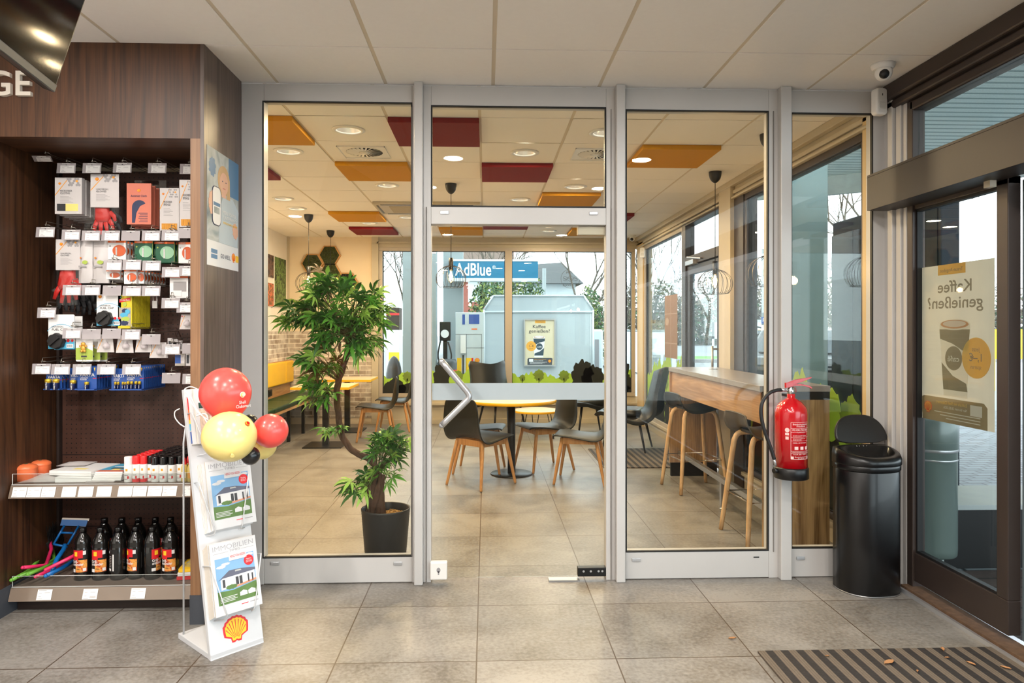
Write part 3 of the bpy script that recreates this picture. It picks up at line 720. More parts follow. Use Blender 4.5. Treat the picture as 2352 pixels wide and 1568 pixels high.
rail_labels([(28, 62, 0), (62, 95, 0), (95, 128, 0), (142, 176, 0), (180, 215, 0), (222, 257, 0), (271, 305, 0), (305, 338, 0), (339, 373, 0), (373, 407, 0), (420, 443, 0)], S1, sh1, '')
rail_labels([(85, 120, 0), (190, 225, 1), (300, 335, 0)], S2, sh2, '')

# hooks with price tag holders
M_TAGH = film('milky_tag_holder', C(196, 188, 190), .62, .35); M_WIRE = plain('nickel_wire', C(190, 184, 172), .3, .9)
TY = 3.70
def hook(px_, py_, label=True, flipped=False, where=''):
    c = at(px_, py_, TY)
    t = thing('display_hook', where, 'hook', (c.x, YB, c.z+.04), 0)
    z = c.z+.03
    MB().tube([(c.x-.011, YB, z+.012), (c.x-.011, TY+.03, z+.004), (c.x-.011, TY+.012, z+.009), (c.x+.011, TY+.012, z+.009), (c.x+.011, TY+.03, z+.004), (c.x+.011, YB, z+.012)], .0021, 5).tube([(c.x, YB, z+.03), (c.x, TY+.01, z+.026), (c.x, TY+.002, z+.003)], .0018, 5).build('wire', M_WIRE, t, world=True)
    w_, h_ = .094, .054
    if flipped: X, Y, O = UX, Vector((.25, -.75, .28)).normalized(), Vector((c.x, TY-.02, c.z))
    else: X, Y, O = UX, Vector((0, .12, 1)).normalized(), Vector((c.x, TY, c.z))
    m = MB().prism([(-w_/2, -h_/2), (w_/2, -h_/2), (w_/2, h_/2), (-w_/2, h_/2)], O, X, Y, .0012); hd = m.build('tag_holder', M_TAGH, t, world=True)
    m = MB().rect(O, X, Y, -.022, h_/2-.006, .022, h_/2-.003, .002); m.use(1).ell(O, X, Y, 0, h_/2-.010, .0035, .002, .002, 8); m.build('holder_clip', [M_WHITEP, M_BLACKP], t, world=True)
    if label:
        m = MB(); printed_label(m, O+X*.006-Y*.005, X, Y, .070, .038); m.build('price_label', [M_WHITE, M_FAINT], t, world=True)
    return t
ROWS = [('topmost row', [(152, 386, 1), (211, 386, 1), (281, 385, 1), (361, 386, 1), (434, 388, 1)]),
 ('second row', [(104, 533, 1), (163, 539, 1), (209, 541, 1), (254, 541, 1), (300, 541, 0), (347, 541, 1), (392, 541, 1), (431, 535, 0)]),
 ('third row', [(259, 609, 1), (303, 608, 1), (348, 610, 1), (393, 625, 1), (432, 622, 1)]),
 ('fourth row', [(165, 666, 1), (209, 666, 1), (257, 667, 0), (303, 668, 1), (347, 668, 1), (392, 696, 1), (427, 706, 1)]),
 ('fifth row', [(107, 718, 1), (165, 765, 1), (210, 767, 0), (256, 766, 0), (301, 768, 1), (347, 779, 0), (393, 802, 1), (440, 800, 0)]),
 ('lowest row', [(95, 847, 1), (139, 848, 1), (188, 848, 1), (244, 848, 1), (302, 848, 1), (393, 868, 0), (440, 870, 1)])]
ORD2 = ['next', 'second', 'third', 'fourth', 'fifth', 'sixth', 'seventh', 'eighth', 'ninth', 'tenth', 'eleventh', 'twelfth', 'thirteenth', 'fourteenth', 'fifteenth']
ORD = ['first', 'second', 'third', 'fourth', 'fifth', 'sixth', 'seventh', 'eighth']
for rn, lst in ROWS:
    for i, (a, b, l_) in enumerate(lst):
        hook(a, b, bool(l_), where='wire display hook with %s tag, %s from the left in the %s' % ('a white price' if l_ else 'an empty milky', ORD[i], rn))
hook(103, 367, True, True, 'wire display hook with its price tag flipped up in the dark top left corner')

# goods hanging on the hooks
M_BAG = glass('clear_plastic_bag', (.86, .86, .86, 1), 1.5, .06)
M_CARDG = plain('grey_white_card', C(206, 200, 198), .45, 0, .03); M_SH1 = plain('hexagon_grey_print', C(160, 156, 156), .5); M_AMB = plain('amber_print', C(238, 160, 50), .5)
M_DKGLV = plain('grey_glove_knit', C(52, 52, 54), .8, 0, .1, bump=.2); M_REDGLV = plain('red_rubber_glove', C(226, 46, 40), .4, 0, .06, bump=.15)
M_SALM = plain('salmon_card', C(212, 118, 94), .5, 0, .04); M_NAVY = plain('navy_print', C(36, 46, 82), .5); M_BLUEC = plain('cyan_print', C(80, 172, 208), .45, 0, .04)
M_GREEN = plain('bottle_green_card', C(24, 92, 62), .35, 0, .1); M_BULBG = plain('pale_green_lamp', C(150, 196, 160), .2, 0, .1); M_OGLASS = plain('orange_lamp_blister', C(206, 86, 34), .2, 0, .12, coat=.5)
M_BROWNC = plain('brown_blister_side', C(104, 46, 22), .35, 0, .15); M_BLUEB = plain('royal_blue_card', C(40, 82, 158), .4, 0, .08); M_SILV = plain('silver_edge', C(176, 168, 158), .3, .5)
M_LIME = plain('lime_print', C(170, 190, 80), .5, 0, .05); M_YTREE = plain('yellow_card_edge', C(214, 196, 40), .45, 0, .12); M_CLOTHY = plain('yellow_cloth', C(242, 222, 130), .9, 0, .05, bump=.3); M_CLOTHO = plain('orange_chenille', C(240, 170, 76), .9, 0, .15, 30, bump=.6)
def card(name, label, cat, rect, y, art, th=.006, stack=1, dy=.03, sag=.0, mats=None, short=None, skew=0.0, group=None, dxz=(0, 0)):
    x0, y0, x1, y1 = rect; a, b = at(x0, y1, y), at(x1, y0, y)
    w_, h_ = b.x-a.x, b.z-a.z
    O = Vector((a.x+w_/2, y, a.z+h_/2)); m = MB()
    X, Y = UX, Vector((skew, 0, 1))
    m.use(0).prism([(-w_/2, -h_/2), (w_/2, -h_/2), (w_/2, h_/2), (-w_/2, h_/2)], O, X, Y, th)
    art(m, O, X, Y, w_, h_)
    o = m.build(name, mats, origin=False)
    for v in o.data.vertices: v.co -= O
    o.location = O; tag(o, label, cat, group)
    for k in range(1, stack):
        c_ = o.copy(); COL.objects.link(c_); c_.location = O+Vector((dxz[0]*k, dy*k, -sag*k+dxz[1]*k)); c_['group'] = group or ('stack of '+cat)
        c_['label'] = '%s %s behind %s' % (short or cat, ORD2[k-1], ' '.join(label.split(',')[0].split()[:8]))
    if stack > 1: o['group'] = group or ('stack of '+cat)
    return o
PM = [M_CARDG, M_SH1, M_AMB, M_INK, M_RED, M_YEL, M_CLOTHY, M_DKGLV, M_WHITE, M_CLOTHO, M_BLUEC, M_BLACKP]
def hexes(m, O, X, Y, w_, h_):
    m.use(1); r = w_*.055
    for j in range(4):
        for i in range(6):
            cx, cy = w_*(-.02+i*.095)+(j % 2)*w_*.048, h_*(.46-j*.055)
            if cx+r > w_/2 or (i+j) % 3 == 2: continue
            m.use(2 if (i, j) in ((3, 1),) else 1).flat([(cx+r*.9*math.cos(math.radians(30+60*k)), cy+r*.9*math.sin(math.radians(30+60*k))) for k in range(6)], O, X, Y, .0008)
    m.use(2).flat([(-w_/2, h_*.02), (-w_/2+.002, h_*.0), (w_*.02, h_*.48), (0, h_*.49)], O, X, Y, .0007)
def cardtext(m, O, X, Y, w_, h_, t1, t2, y1=.13, lines=6, big=False):
    m.use(3).text(t1, O, X, Y, -w_*.08, h_*y1, h_*.068, width=w_*.44); m.text(t2, O, X, Y, -w_*.12, h_*(y1-.065), h_*.072, bold=.01, width=w_*.36)
    for i in range(lines): m.use(1).rect(O, X, Y, -w_*.3, h_*(y1-.15-i*.032), w_*(.1+.08*((i*7) % 3-1)), h_*(y1-.157-i*.032), .0009)
def art_cloths(m, O, X, Y, w_, h_):
    hexes(m, O, X, Y, w_, h_); m.shell(O, X, Y, -w_*.32, h_*.33, w_*.055, 4, 5); cardtext(m, O, X, Y, w_, h_, 'MICROFIBER', 'CLOTHS')
    m.use(7).rect(O, X, Y, -w_*.42, -h_*.42, -w_*.1, -h_*.22, .0008); m.use(6).rect(O, X, Y, -w_*.1, -h_*.42, w_*.36, -h_*.22, .0008); m.use(8).text('3 pcs', O, X, Y, w_*.34, -h_*.46, h_*.04)
GG = 'goods hanging in the niche'
card('cloth_pack', 'white boxed pack of cleaning cloths with a yellow window hanging top left', 'cleaning cloth', (126, 408, 188, 491), TY+.04, art_cloths, .028, 6, .036, .004, PM, dxz=(.003, 0))
def art_gloves(m, O, X, Y, w_, h_):
    hexes(m, O, X, Y, w_, h_); m.shell(O, X, Y, -w_*.27, h_*.34, w_*.075, 4, 5); cardtext(m, O, X, Y, w_, h_, 'UNIVERSAL', 'GLOVES', .04, 7)
def glove_mesh(cx, cz, y, s, rot=0):
    m = MB(); R = Matrix.Rotation(rot, 3, 'Y')
    P = lambda x, z: Vector((cx, y, cz))+R @ Vector((x*s, 0, z*s))
    vs = lambda pts, r: m.tube([P(*p) for p in pts], [q*s for q in r], 8)
    vs([(0, .07), (0, .03), (0, -.01), (0, -.03)], [.036, .040, .044, .036])
    for i, (x, l_) in enumerate(((-.036, .05), (-.012, .066), (.012, .062), (.036, .045))): vs([(x*.85, -.02), (x*1.2, -.02-l_*.5), (x*1.45, -.03-l_)], [.013, .012, .008])
    vs([(.038, .02), (.06, -.005), (.064, -.03)], [.013, .012, .008])
    # flatten the glove front to back
    m.v = [(v[0], y+(v[1]-y)*.35, v[2]) for v in m.v]
    return m
def glove_pack(label, rect, gl, y, s, rot=0, lab2=''):
    x0, y0, x1, y1 = rect; a, b = at(x0, y1, y), at(x1, y0, y)
    t = thing('work_gloves', label, 'gloves', ((a.x+b.x)/2, y, a.z))
    w_, h_ = b.x-a.x, b.z-a.z; O = Vector((a.x+w_/2, y, a.z+h_/2)); m = MB()
    m.use(0).prism([(-w_/2, -h_/2), (w_/2, -h_/2), (w_/2, h_/2), (-w_/2, h_/2)], O, UX, UZ, .003); art_gloves(m, O, UX, UZ, w_, h_)
    m.build('header_card', PM, t, world=True)
    g = at(gl[0], gl[1], y+.012)
    glove_mesh(g.x, g.z, y+.024, s, rot).build('glove', M_REDGLV, t, world=True)
    glove_mesh(g.x+.02, g.z-.012, y+.045, s, rot-.1).build('glove', M_DKGLV, t, world=True)
    c = at(gl[2], gl[3], y)
    # bag: crinkled thin sheet in front of the glove
    m = MB(); n1, n2 = 10, 12; W_, z1_, z0_ = (w_*1.12), a.z+.002, c.z
    V = [(a.x-w_*.06+W_*i/n1+(g.x-(a.x+w_/2))*(1-j/n2), y-.006+.006*mnoise.noise(Vector((i*.9, j*.9, x0))), z0_+(z1_-z0_)*j/n2) for j in range(n2+1) for i in range(n1+1)]
    m.add(V, [(j*(n1+1)+i, j*(n1+1)+i+1, (j+1)*(n1+1)+i+1, (j+1)*(n1+1)+i) for j in range(n2) for i in range(n1)], True); m.build('clear_bag', M_BAG, t, world=True)
    return t
glove_pack('red rubber gloves under a white header card, second pack in the top row', (208, 400, 273, 476), (233, 496, 230, 528), TY+.03, .98, -.08)
glove_pack('red rubber gloves under a white card at the left cheek, below the cloths', (128, 550, 184, 620), (150, 650, 150, 700), TY+.03, 1.1, .08)
# bundle of grey gloves hanging behind
m = MB(); c = at(172, 680, 3.80)
for k in range(4):
    g = glove_mesh(c.x-.03+.025*k, c.z+.02-.008*k, 3.78+.02*k, 1.0, -.15+.08*k); m.add(g.v, g.f, True)
tag(m.build('work_gloves', M_DKGLV), 'grey work gloves in a crinkled bag behind the lower red gloves', 'gloves')
def art_antimist(m, O, X, Y, w_, h_):
    m.shell(O, X, Y, 0, h_*.32, w_*.085, 4, 5); m.use(3).text('Antimist Cloth', O, X, Y, 0, h_*.19, h_*.075, bold=.02, width=w_*.66)
    pts = [(w_*(-.28+.0*i), -h_*.46) for i in range(1)]+[(-w_*.28, -h_*.1)]+[(w_*(.02+.30*math.cos(math.radians(180-i*13))), h_*(-.08+.17*math.sin(math.radians(180-i*13)))) for i in range(11)]+[(w_*.27, h_*.01)]+[(w_*(.10-.05*i-.0), h_*(.0-.055*i)) for i in range(1, 5)]+[(-w_*.16, -h_*.46)]
    m.use(7).flat(pts[::-1], O, X, Y, .0008)
    for i in range(6): m.use(3).rect(O, X, Y, w_*(-.02+.03*((i*5) % 3)), -h_*(.22+i*.042), w_*.36, -h_*(.232+i*.042), .0009)
PMS = [M_SALM, M_SH1, M_AMB, M_NAVY, M_RED, M_YEL, M_CLOTHY, M_NAVY]
card('cloth_pack', 'salmon pink antimist cloth pack in the middle of the top row', 'cleaning cloth', (291, 421, 347, 515), TY+.03, art_antimist, .012, 3, .035, .006, PMS, dxz=(.004, 0))
a_, b_ = at(287, 525, TY+.05), at(362, 405, TY+.05)
tag(MB().box(a_.x, b_.x, TY+.15, TY+.153, a_.z, b_.z).build('plastic_sleeve', M_BAG), 'clear plastic sleeve behind the salmon pink cloth pack', 'plastic bag')
def art_sponge(m, O, X, Y, w_, h_):
    hexes(m, O, X, Y, w_, h_); m.shell(O, X, Y, -w_*.32, h_*.36, w_*.07, 4, 5); cardtext(m, O, X, Y, w_, h_, 'MICROFIBER', 'SPONGE', .17, 6)
    m.use(9)
    n = 14
    for i in range(n): m.rect(O, X, Y, w_*(-.40+i*.058), -h_*.47-(i % 2)*h_*.01, w_*(-.40+i*.058+.05), -h_*.335, .0016+.0004*(i % 3))
card('sponge_pack', 'white sponge pack with an orange fringe, half hidden behind its neighbour', 'sponge', (367, 432, 411, 529), TY+.05, art_sponge, .03, 2, .04, .0, PM)
card('sponge_pack', 'white sponge pack with an orange window at the right end of the top row', 'sponge', (412, 413, 452, 521), TY+.02, art_sponge, .03, 2, .04, .0, PM)
# second row: pale pouches
def pouch(label, rect, y, green):
    x0, y0, x1, y1 = rect; a, b = at(x0, y1, y), at(x1, y0, y); w_, h_ = b.x-a.x, b.z-a.z; cx, cz = (a.x+b.x)/2, (a.z+b.z)/2
    t = thing('wipe_pouch', label, 'pouch', (cx, y, a.z)); m = MB(); n1, n2 = 8, 12
    V = [(a.x+w_*i/n1, y-.018*math.sin(math.pi*i/n1)*math.sin(math.pi*min(1, j/n2+.05))-.004*mnoise.noise(Vector((i*.8, j*.7, x0))), a.z+h_*j/n2) for j in range(n2+1) for i in range(n1+1)]
    F_ = [(j*(n1+1)+i, j*(n1+1)+i+1, (j+1)*(n1+1)+i+1, (j+1)*(n1+1)+i) for j in range(n2) for i in range(n1)]
    m.add(V, F_, True); m.add([(v[0], y+.012, v[2]) for v in V], [f[::-1] for f in F_], True); m.build('pouch_body', M_CARDG, t, world=True)
    m = MB(); O = Vector((cx, y-.021, cz)); m.use(0).flat(blob(w_*.1, -h_*.02, w_*.2, h_*.045, x0), O, UX, UZ); m.use(1).rect(O, UX, UZ, -w_*.35, -h_*.14, w_*.2, -h_*.10); m.shell(O, UX, UZ, -w_*.2, h_*.08, w_*.07, 2, 3)
    m.build('print', [M_LIME, M_SH1, M_RED, M_YEL], t, world=True)
pouch('pale grey pouch of wipes left of its twin, green flash on the front', (181, 552, 213, 650), TY+.04, 1)
pouch('pale grey pouch of wipes right of its twin, beside the orange lamp pack', (213, 552, 250, 650), TY+.045, 1)
def art_bulb(m, O, X, Y, w_, h_):
    m.use(1).rect(O, X, Y, -w_/2, h_*.40, w_/2, h_/2, .0009); m.use(4).text('OSRAM', O, X, Y, -w_*.22, h_*.45, h_*.09, bold=.02)
    m.use(2).ell(O, X, Y, w_*.12, -h_*.02, w_*.36, h_*.30, .003); m.use(3).rect(O, X, Y, -w_*.06, -h_*.3, w_*.02, h_*.12, .0045); m.use(3).ell(O, X, Y, -w_*.02, h_*.1, w_*.05, h_*.06, .005, 12)
    m.use(5).ell(O, X, Y, -w_*.38, h_*.22, w_*.05, h_*.04, .0012, 12); m.use(5).rect(O, X, Y, w_*.485, -h_*.5, w_*.5, h_*.5, .001)
PB = [M_WHITE, M_ORANGE, M_OGLASS, M_CHROME, M_WHITE, M_SH1]
PG = [M_GREEN, M_ORANGE, M_BULBG, M_CHROME, M_WHITE, M_LIME]
card('bulb_pack', 'white and orange car bulb pack left of the two green ones', 'light bulb', (248, 553, 290, 596), TY+.04, art_bulb, .012, 5, .036, 0, PB)
card('bulb_pack', 'green car bulb pack next to the white and orange one', 'light bulb', (309, 554, 351, 599), TY+.045, art_bulb, .014, 2, .036, 0, PG)
card('bulb_pack', 'green car bulb pack right of the other green pack', 'light bulb', (357, 555, 401, 603), TY+.045, art_bulb, .014, 3, .036, 0, PG)
card('bulb_pack', 'white and orange car bulb pack against the right cheek, below the sponge', 'light bulb', (410, 556, 443, 604), TY+.045, art_bulb, .014, 3, .03, 0, PB)
card('bulb_pack', 'small white and orange bulb pack at the left of the third row', 'light bulb', (244, 621, 276, 641), TY+.04, art_bulb, .012, 4, .03, .004, PB)
card('bulb_pack', 'small white and orange bulb pack leaning left of the long brown row', 'light bulb', (285, 620, 314, 652), TY+.03, art_bulb, .012, 2, .03, 0, PB)
card('bulb_pack', 'small orange bulb pack at the front of the long brown row', 'light bulb', (314, 621, 331, 651), TY+.05, art_bulb, .012, 8, .034, 0, PB)
card('blister_pack', 'clear and white blister pack near the right cheek in the fourth row', 'blister pack', (390, 634, 432, 684), TY+.03, lambda m, O, X, Y, w_, h_: (m.use(1).rect(O, X, Y, -w_/2, h_*.42, w_/2, h_/2, .0009), m.use(5).rect(O, X, Y, -w_*.3, -h_*.2, w_*.4, h_*.25, .0015), m.use(4).rect(O, X, Y, -w_*.44, -h_*.42, w_*.16, -h_*.16, .002)), .012, 4, .04, 0, PB)
# fuel caps
M_KNOB = plain('ribbed_black_knob', C(30, 28, 28), .45, 0, .1, bump=.1)
def fuel_cap(label, rect, kc, y, kr=.037, extra=False):
    x0, y0, x1, y1 = rect; a, b = at(x0, y1, y), at(x1, y0, y); w_, h_ = b.x-a.x, b.z-a.z; O = Vector(((a.x+b.x)/2, y, (a.z+b.z)/2))
    t = thing('fuel_cap_pack', label, 'fuel cap', (O.x, y, a.z)); m = MB()
    m.use(0).prism(rounded(w_, h_, .008), O, UX, UZ, .004)
    m.use(1).flat([(-w_/2, -h_/2), (w_/2, -h_/2), (w_/2, -h_*.28), (0, -h_*.22), (-w_/2, -h_*.28)], O, UX, UZ, .0008)
    for i in range(10):
        t0, t1 = math.radians(150-i*11), math.radians(139-i*11)
        m.flat([(w_*(.0+.62*math.cos(t0))-w_*.0, h_*(-.18+.40*math.sin(t0))), (w_*(.62*math.cos(t1)), h_*(-.18+.40*math.sin(t1))), (w_*(.62*math.cos(t1)), h_*(-.194+.40*math.sin(t1))), (w_*(.62*math.cos(t0)), h_*(-.194+.40*math.sin(t0)))][::-1], O, UX, UZ, .0009)
    m.use(3).text('UNIVERSAL', O, UX, UZ, -w_*.14, h_*.14, h_*.07, width=w_*.46); m.text('FUEL CAP', O, UX, UZ, -w_*.08, h_*.06, h_*.085, bold=.02, width=w_*.56)
    m.shell(O, UX, UZ, -w_*.36, h_*.42, w_*.08, 2, 4)
    m.use(2).ell(O, UX, UZ, w_*.26, -h_*.26, w_*.06, w_*.06, .0012, 16).ell(O, UX, UZ, w_*.42, -h_*.26, w_*.05, w_*.05, .0012, 16)
    m.use(0).rect(O, UX, UZ, w_*.2, -h_*.47, w_*.46, -h_*.36, .0012); m.use(3)
    for i in range(8): m.rect(O, UX, UZ, w_*(.22+i*.028), -h_*.45, w_*(.232+i*.028), -h_*.38, .0016)
    m.build('backing_card', [M_WHITE, M_BLUEC, M_RED, M_INK, M_YEL], t, world=True)
    k = at(kc[0], kc[1], y-.012); m = MB(); n = 48; vs = []
    prof = [(1.0, 0), (1.0, -.02), (.9, -.03), (.0, -.031)]
    m2 = MB()
    for r_, dy in prof:
        for q in range(n):
            an = 2*math.pi*q/n; rr = kr*r_*(1+.055*math.cos(an*8)); vs.append((k.x+rr*math.cos(an), y-.001+dy, k.z+rr*math.sin(an)))
    m2.add(vs, [(i*n+q, i*n+(q+1) % n, (i+1)*n+(q+1) % n, (i+1)*n+q) for i in range(3) for q in range(n)], False)
    dr = Vector((.75, 0, .66)); m2.obox((k.x, y-.036, k.z), dr*kr*.78, (0, .009, 0), Vector((-.66, 0, .75))*kr*.16)
    m2.build('cap_knob', M_KNOB, t, world=True)
    return t
f1 = fuel_cap('universal fuel cap on a white and blue card, black knob, above the yellow air fresheners row start', (222, 676, 278, 748), (240, 731), TY+.03, .039)
f1['label'] = 'fuel cap card with black knob left of the yellow air fresheners'
fuel_cap('lower fuel cap card with black knob beside the left cheek', (111, 722, 171, 801), (130, 783), TY+.02, .040)
card('fuel_cap_pack', 'rear fuel cap card peeping out right of the lower one', 'fuel cap', (125, 726, 189, 803), TY+.08, lambda m, O, X, Y, w_, h_: m.use(1).rect(O, X, Y, -w_/2, -h_/2, w_/2, -h_*.26), .004, 1, 0, 0, [M_WHITE, M_BLUEC])
def art_tree(m, O, X, Y, w_, h_):
    m.use(1).rect(O, X, Y, -w_*.42, -h_*.42, w_*.42, h_*.12, .0008)
    for i, (cx, cy, s_) in enumerate(((0, .02, 1), (-.06, -.1, 1.3), (.05, -.22, 1.4), (-.05, -.34, 1.3), (.2, .0, .8), (.0, .22, .6))): m.use(2+i % 3).flat(blob(w_*cx, h_*cy, w_*.22*s_, h_*.07, i+2), O, X, Y, .0012+.0004*i)
    m.use(5).flat([(-w_*.4, h_*.27), (w_*.4, h_*.33), (w_*.4, h_*.42), (-w_*.4, h_*.36)], O, X, Y, .0014); m.use(6).text('Wunder-Baum', O, X, Y, 0, h_*.345, h_*.06, .0022, .02, width=w_*.7)
    m.use(7).flat([(-w_*.36, h_*.40), (-w_*.2, h_*.40), (-w_*.28, h_*.49)], O, X, Y, .0012)
card('air_freshener', 'yellow carded tree air freshener at the front of its tight row', 'air freshener', (271, 677, 303, 754), TY+.03, art_tree, .005, 16, .0105, 0, [M_YTREE, M_SILV, M_NAVY, M_BLUEC, M_LIME, M_RED, M_WHITE, M_GREEN], dxz=(0.0012, 0))
c = at(356, 695, 3.85); t = thing('phone_adapter', 'tiny white plug adapter hanging alone right of the yellow air fresheners', 'adapter', (c.x, 3.85, c.z-.03))
MB().box(c.x-.013, c.x+.013, 3.845, 3.86, c.z-.03, c.z+.01).build('body', M_WHITEP, t, world=True, bevel=.002); MB().box(c.x-.012, c.x-.008, 3.85, 3.855, c.z+.01, c.z+.035).box(c.x+.008, c.x+.012, 3.85, 3.855, c.z+.01, c.z+.035).build('prong', M_CHROME, t, world=True)
# yellow green cards with little gold figure
def figure_card(rect, y, label, k):
    x0, y0, x1, y1 = rect; a, b = at(x0, y1, y), at(x1, y0, y); w_, h_ = b.x-a.x, b.z-a.z; O = Vector(((a.x+b.x)/2, y, (a.z+b.z)/2))
    t = thing('scent_figure_pack', label, 'air freshener', (O.x, y, a.z), group='scent figures'); m = MB()
    m.use(0).prism(rounded(w_, h_, .008), O, UX, UZ, .003); m.use(1).flat([(-w_/2, -h_*.44), (w_/2, -h_*.44), (w_/2, -h_*.1), (0, h_*.04), (-w_/2, h_*.0)], O, UX, UZ); m.use(2).rect(O, UX, UZ, -w_*.18, -h_*.34, w_*.16, -h_*.28, .001)
    m.build('backing_card', [M_WHITE, M_LIME, M_INK], t, world=True)
    m = MB(); c_ = O+Vector((0, -.01, h_*.04)); m.sphere(c_+Vector((0, 0, .015)), .0115, .008, .011, 12, 8).sphere(c_+Vector((0, 0, -.006)), .012, .008, .014, 12, 8)
    for s_ in (-1, 1): m.tube([c_+Vector((s_*.008, 0, .002)), c_+Vector((s_*.018, 0, .006))], [.006, .005], 8).tube([c_+Vector((s_*.005, 0, -.015)), c_+Vector((s_*.009, 0, -.027))], [.007, .0065], 8)
    m.build('figure', plain('gold_scent_figure', C(226, 172, 74), .3, .2), t, world=True)
for k in range(3): figure_card((174+k*17, 768, 213+k*17, 830), TY+.03+.04*k, 'white and lime card with a gold scent figure, %s' % ('front one' if k == 0 else 'middle one' if k == 1 else 'rear one'), k)
# clear flask cards
M_CLRP = film('clear_flask_plastic', C(222, 212, 214), .55, .2)
def flask_card(rect, y, label, st=1):
    x0, y0, x1, y1 = rect; a, b = at(x0, y1, y), at(x1, y0, y); w_, h_ = b.x-a.x, b.z-a.z; O = Vector(((a.x+b.x)/2, y, (a.z+b.z)/2))
    t = thing('scent_flask_pack', label, 'air freshener', (O.x, y, a.z), group='small pale flask cards'); m = MB()
    m.use(0).prism([(-w_*.36, h_/2), (-w_/2, -h_/2), (w_/2, -h_/2), (w_*.40, h_/2)][::-1][::-1], O, UX, UZ, .003); m.use(1).flat([(-w_*.46, -h_*.34), (-w_*.43, -h_*.34), (-w_*.10, h_*.42), (-w_*.13, h_*.43)], O, UX, UZ); m.use(2).ell(O, UX, UZ, -w_*.3, h_*.38, .004, .003)
    m.build('backing_card', [M_CARDG, M_AMB, M_RED], t, world=True)
    MB().lathe([(.001, -.014), (.016, -.013), (.017, 0), (.014, .008), (.007, .012), (.007, .02), (.001, .021)], (O.x+w_*.1, y-.008, O.z-h_*.1), 14).build('flask', M_CLRP, t, world=True)
for i, r_ in enumerate([(222, 770, 262, 809), (266, 770, 307, 810), (310, 772, 348, 809), (343, 786, 386, 822), (412, 722, 444, 756)]):
    flask_card(r_, TY+.03+.005*(i % 2), ['pale card with a small clear flask beside the lime figure cards', 'pale flask card, second of the fifth row', 'pale flask card, third of the fifth row', 'pale flask card hanging lowest, right of the other three', 'pale flask card against the right cheek'][i])
for k in range(3):
    card('refill_pack', 'clear and black refill pack in the short row at the right, %s' % ('nearest', 'middle one', 'farthest')[k], 'refill', (385+k*11, 776+k*3, 397+k*11, 800+k*3), TY+.06+.03*k, lambda m, O, X, Y, w_, h_: m.use(1).rect(O, X, Y, -w_*.3, -h_*.3, w_*.3, h_*.2), .008, 1, 0, 0, [M_CARDG, M_INK], group='clear and black refill packs')
card('blister_pack', 'blue and clear blister pack low beside the right cheek', 'blister pack', (402, 812, 424, 840), TY+.03, lambda m, O, X, Y, w_, h_: (m.use(1).rect(O, X, Y, -w_/2, -h_*.3, w_*.1, h_*.4), m.use(2).rect(O, X, Y, w_*.1, -h_*.3, w_/2, h_*.4)), .012, 1, .03, 0, [M_SILV, M_BLUEB, M_CARDG])
card('blister_pack', 'dark clear blister pack right of the blue one by the right cheek', 'blister pack', (424, 812, 446, 840), TY+.04, lambda m, O, X, Y, w_, h_: (m.use(1).rect(O, X, Y, -w_*.3, -h_*.3, -w_*.05, h_*.4), m.rect(O, X, Y, w_*.1, -h_*.3, w_*.35, h_*.4)), .012, 1, .03, 0, [M_CARDG, M_INK])
# batteries
M_BATB = plain('battery_blue_foil', C(34, 44, 92), .3, .4); M_BATY = plain('battery_gold_foil', C(224, 188, 60), .3, .5)
def battery_pack(label, rect, y, bats, big=False, st=1, dy=.03):
    x0, y0, x1, y1 = rect; a, b = at(x0, y1, y), at(x1, y0, y); w_, h_ = b.x-a.x, b.z-a.z; O = Vector(((a.x+b.x)/2, y, (a.z+b.z)/2))
    t = thing('battery_pack', label, 'battery', (O.x, y, a.z)); m = MB()
    m.use(0).prism([(-w_/2, -h_/2), (w_/2, -h_/2), (w_/2, h_/2), (-w_/2, h_/2)], O, UX, UZ, .004).obox(O+Vector((0, -.011, -h_*.44)), (w_/2, 0, 0), (0, .012, 0), (0, 0, .003))
    m.use(1).text('VARTA', O, UX, UZ, 0, h_*.16, h_*.2, bold=.03, width=w_*.8); m.text('LONGLIFE', O, UX, UZ, -w_*.15, h_*.03, h_*.09, width=w_*.4); m.text('POWER', O, UX, UZ, -w_*.18, -h_*.04, h_*.09, width=w_*.34)
    m.use(2).flat([(w_*.36, h_*.46), (w_*.44, h_*.46), (w_*.40, h_*.3)], O, UX, UZ); m.use(3).rect(O, UX, UZ, w_*.3, -h_*.0, w_*.48, h_*.03)
    m.build('backing_card', [M_BLUEB, M_WHITE, M_YEL, M_RED], t, world=True)
    for bx, r_, hh in bats:
        c_ = (O.x+bx*w_, y-r_-.001, a.z+.006); m = MB(); m.use(0).lathe([(r_, 0), (r_, hh*.62)], c_, 14, capt=False); m.use(1).lathe([(r_, hh*.62), (r_, hh*.93), (r_*.9, hh*.96), (r_*.35, hh*.96), (r_*.35, hh)], c_, 14)
        m.use(2).text('VARTA', Vector((c_[0], c_[1]-r_, c_[2]+hh*.34)), UZ, Vector((-1, 0, 0)), 0, 0, r_*.8, .0006, .02)
        m.build('battery', [M_BATB, M_BATY, M_WHITE], t, world=True)
    L = t['label']
    for k in range(1, st): dup(t, t.location+Vector((0, dy*k, 0)), label='battery card %s behind %s' % (ORD2[k-1], ' '.join(L.split(',')[0].split()[:9])), group='rows of blue battery packs')
    return t
battery_pack('pair of large gold topped batteries at the left of the lowest row', (106, 850, 142, 896), TY+.02, [(-.24, .0155, .055), (.26, .0155, .055)], st=3)
battery_pack('blue pack with one large battery, next to the gold topped pair', (160, 845, 184, 896), TY+.04, [(.0, .0145, .05)])
battery_pack('blue pack with one block battery in front of its row', (178, 842, 222, 897), TY+.02, [(.05, .011, .042)], st=9, dy=.027)
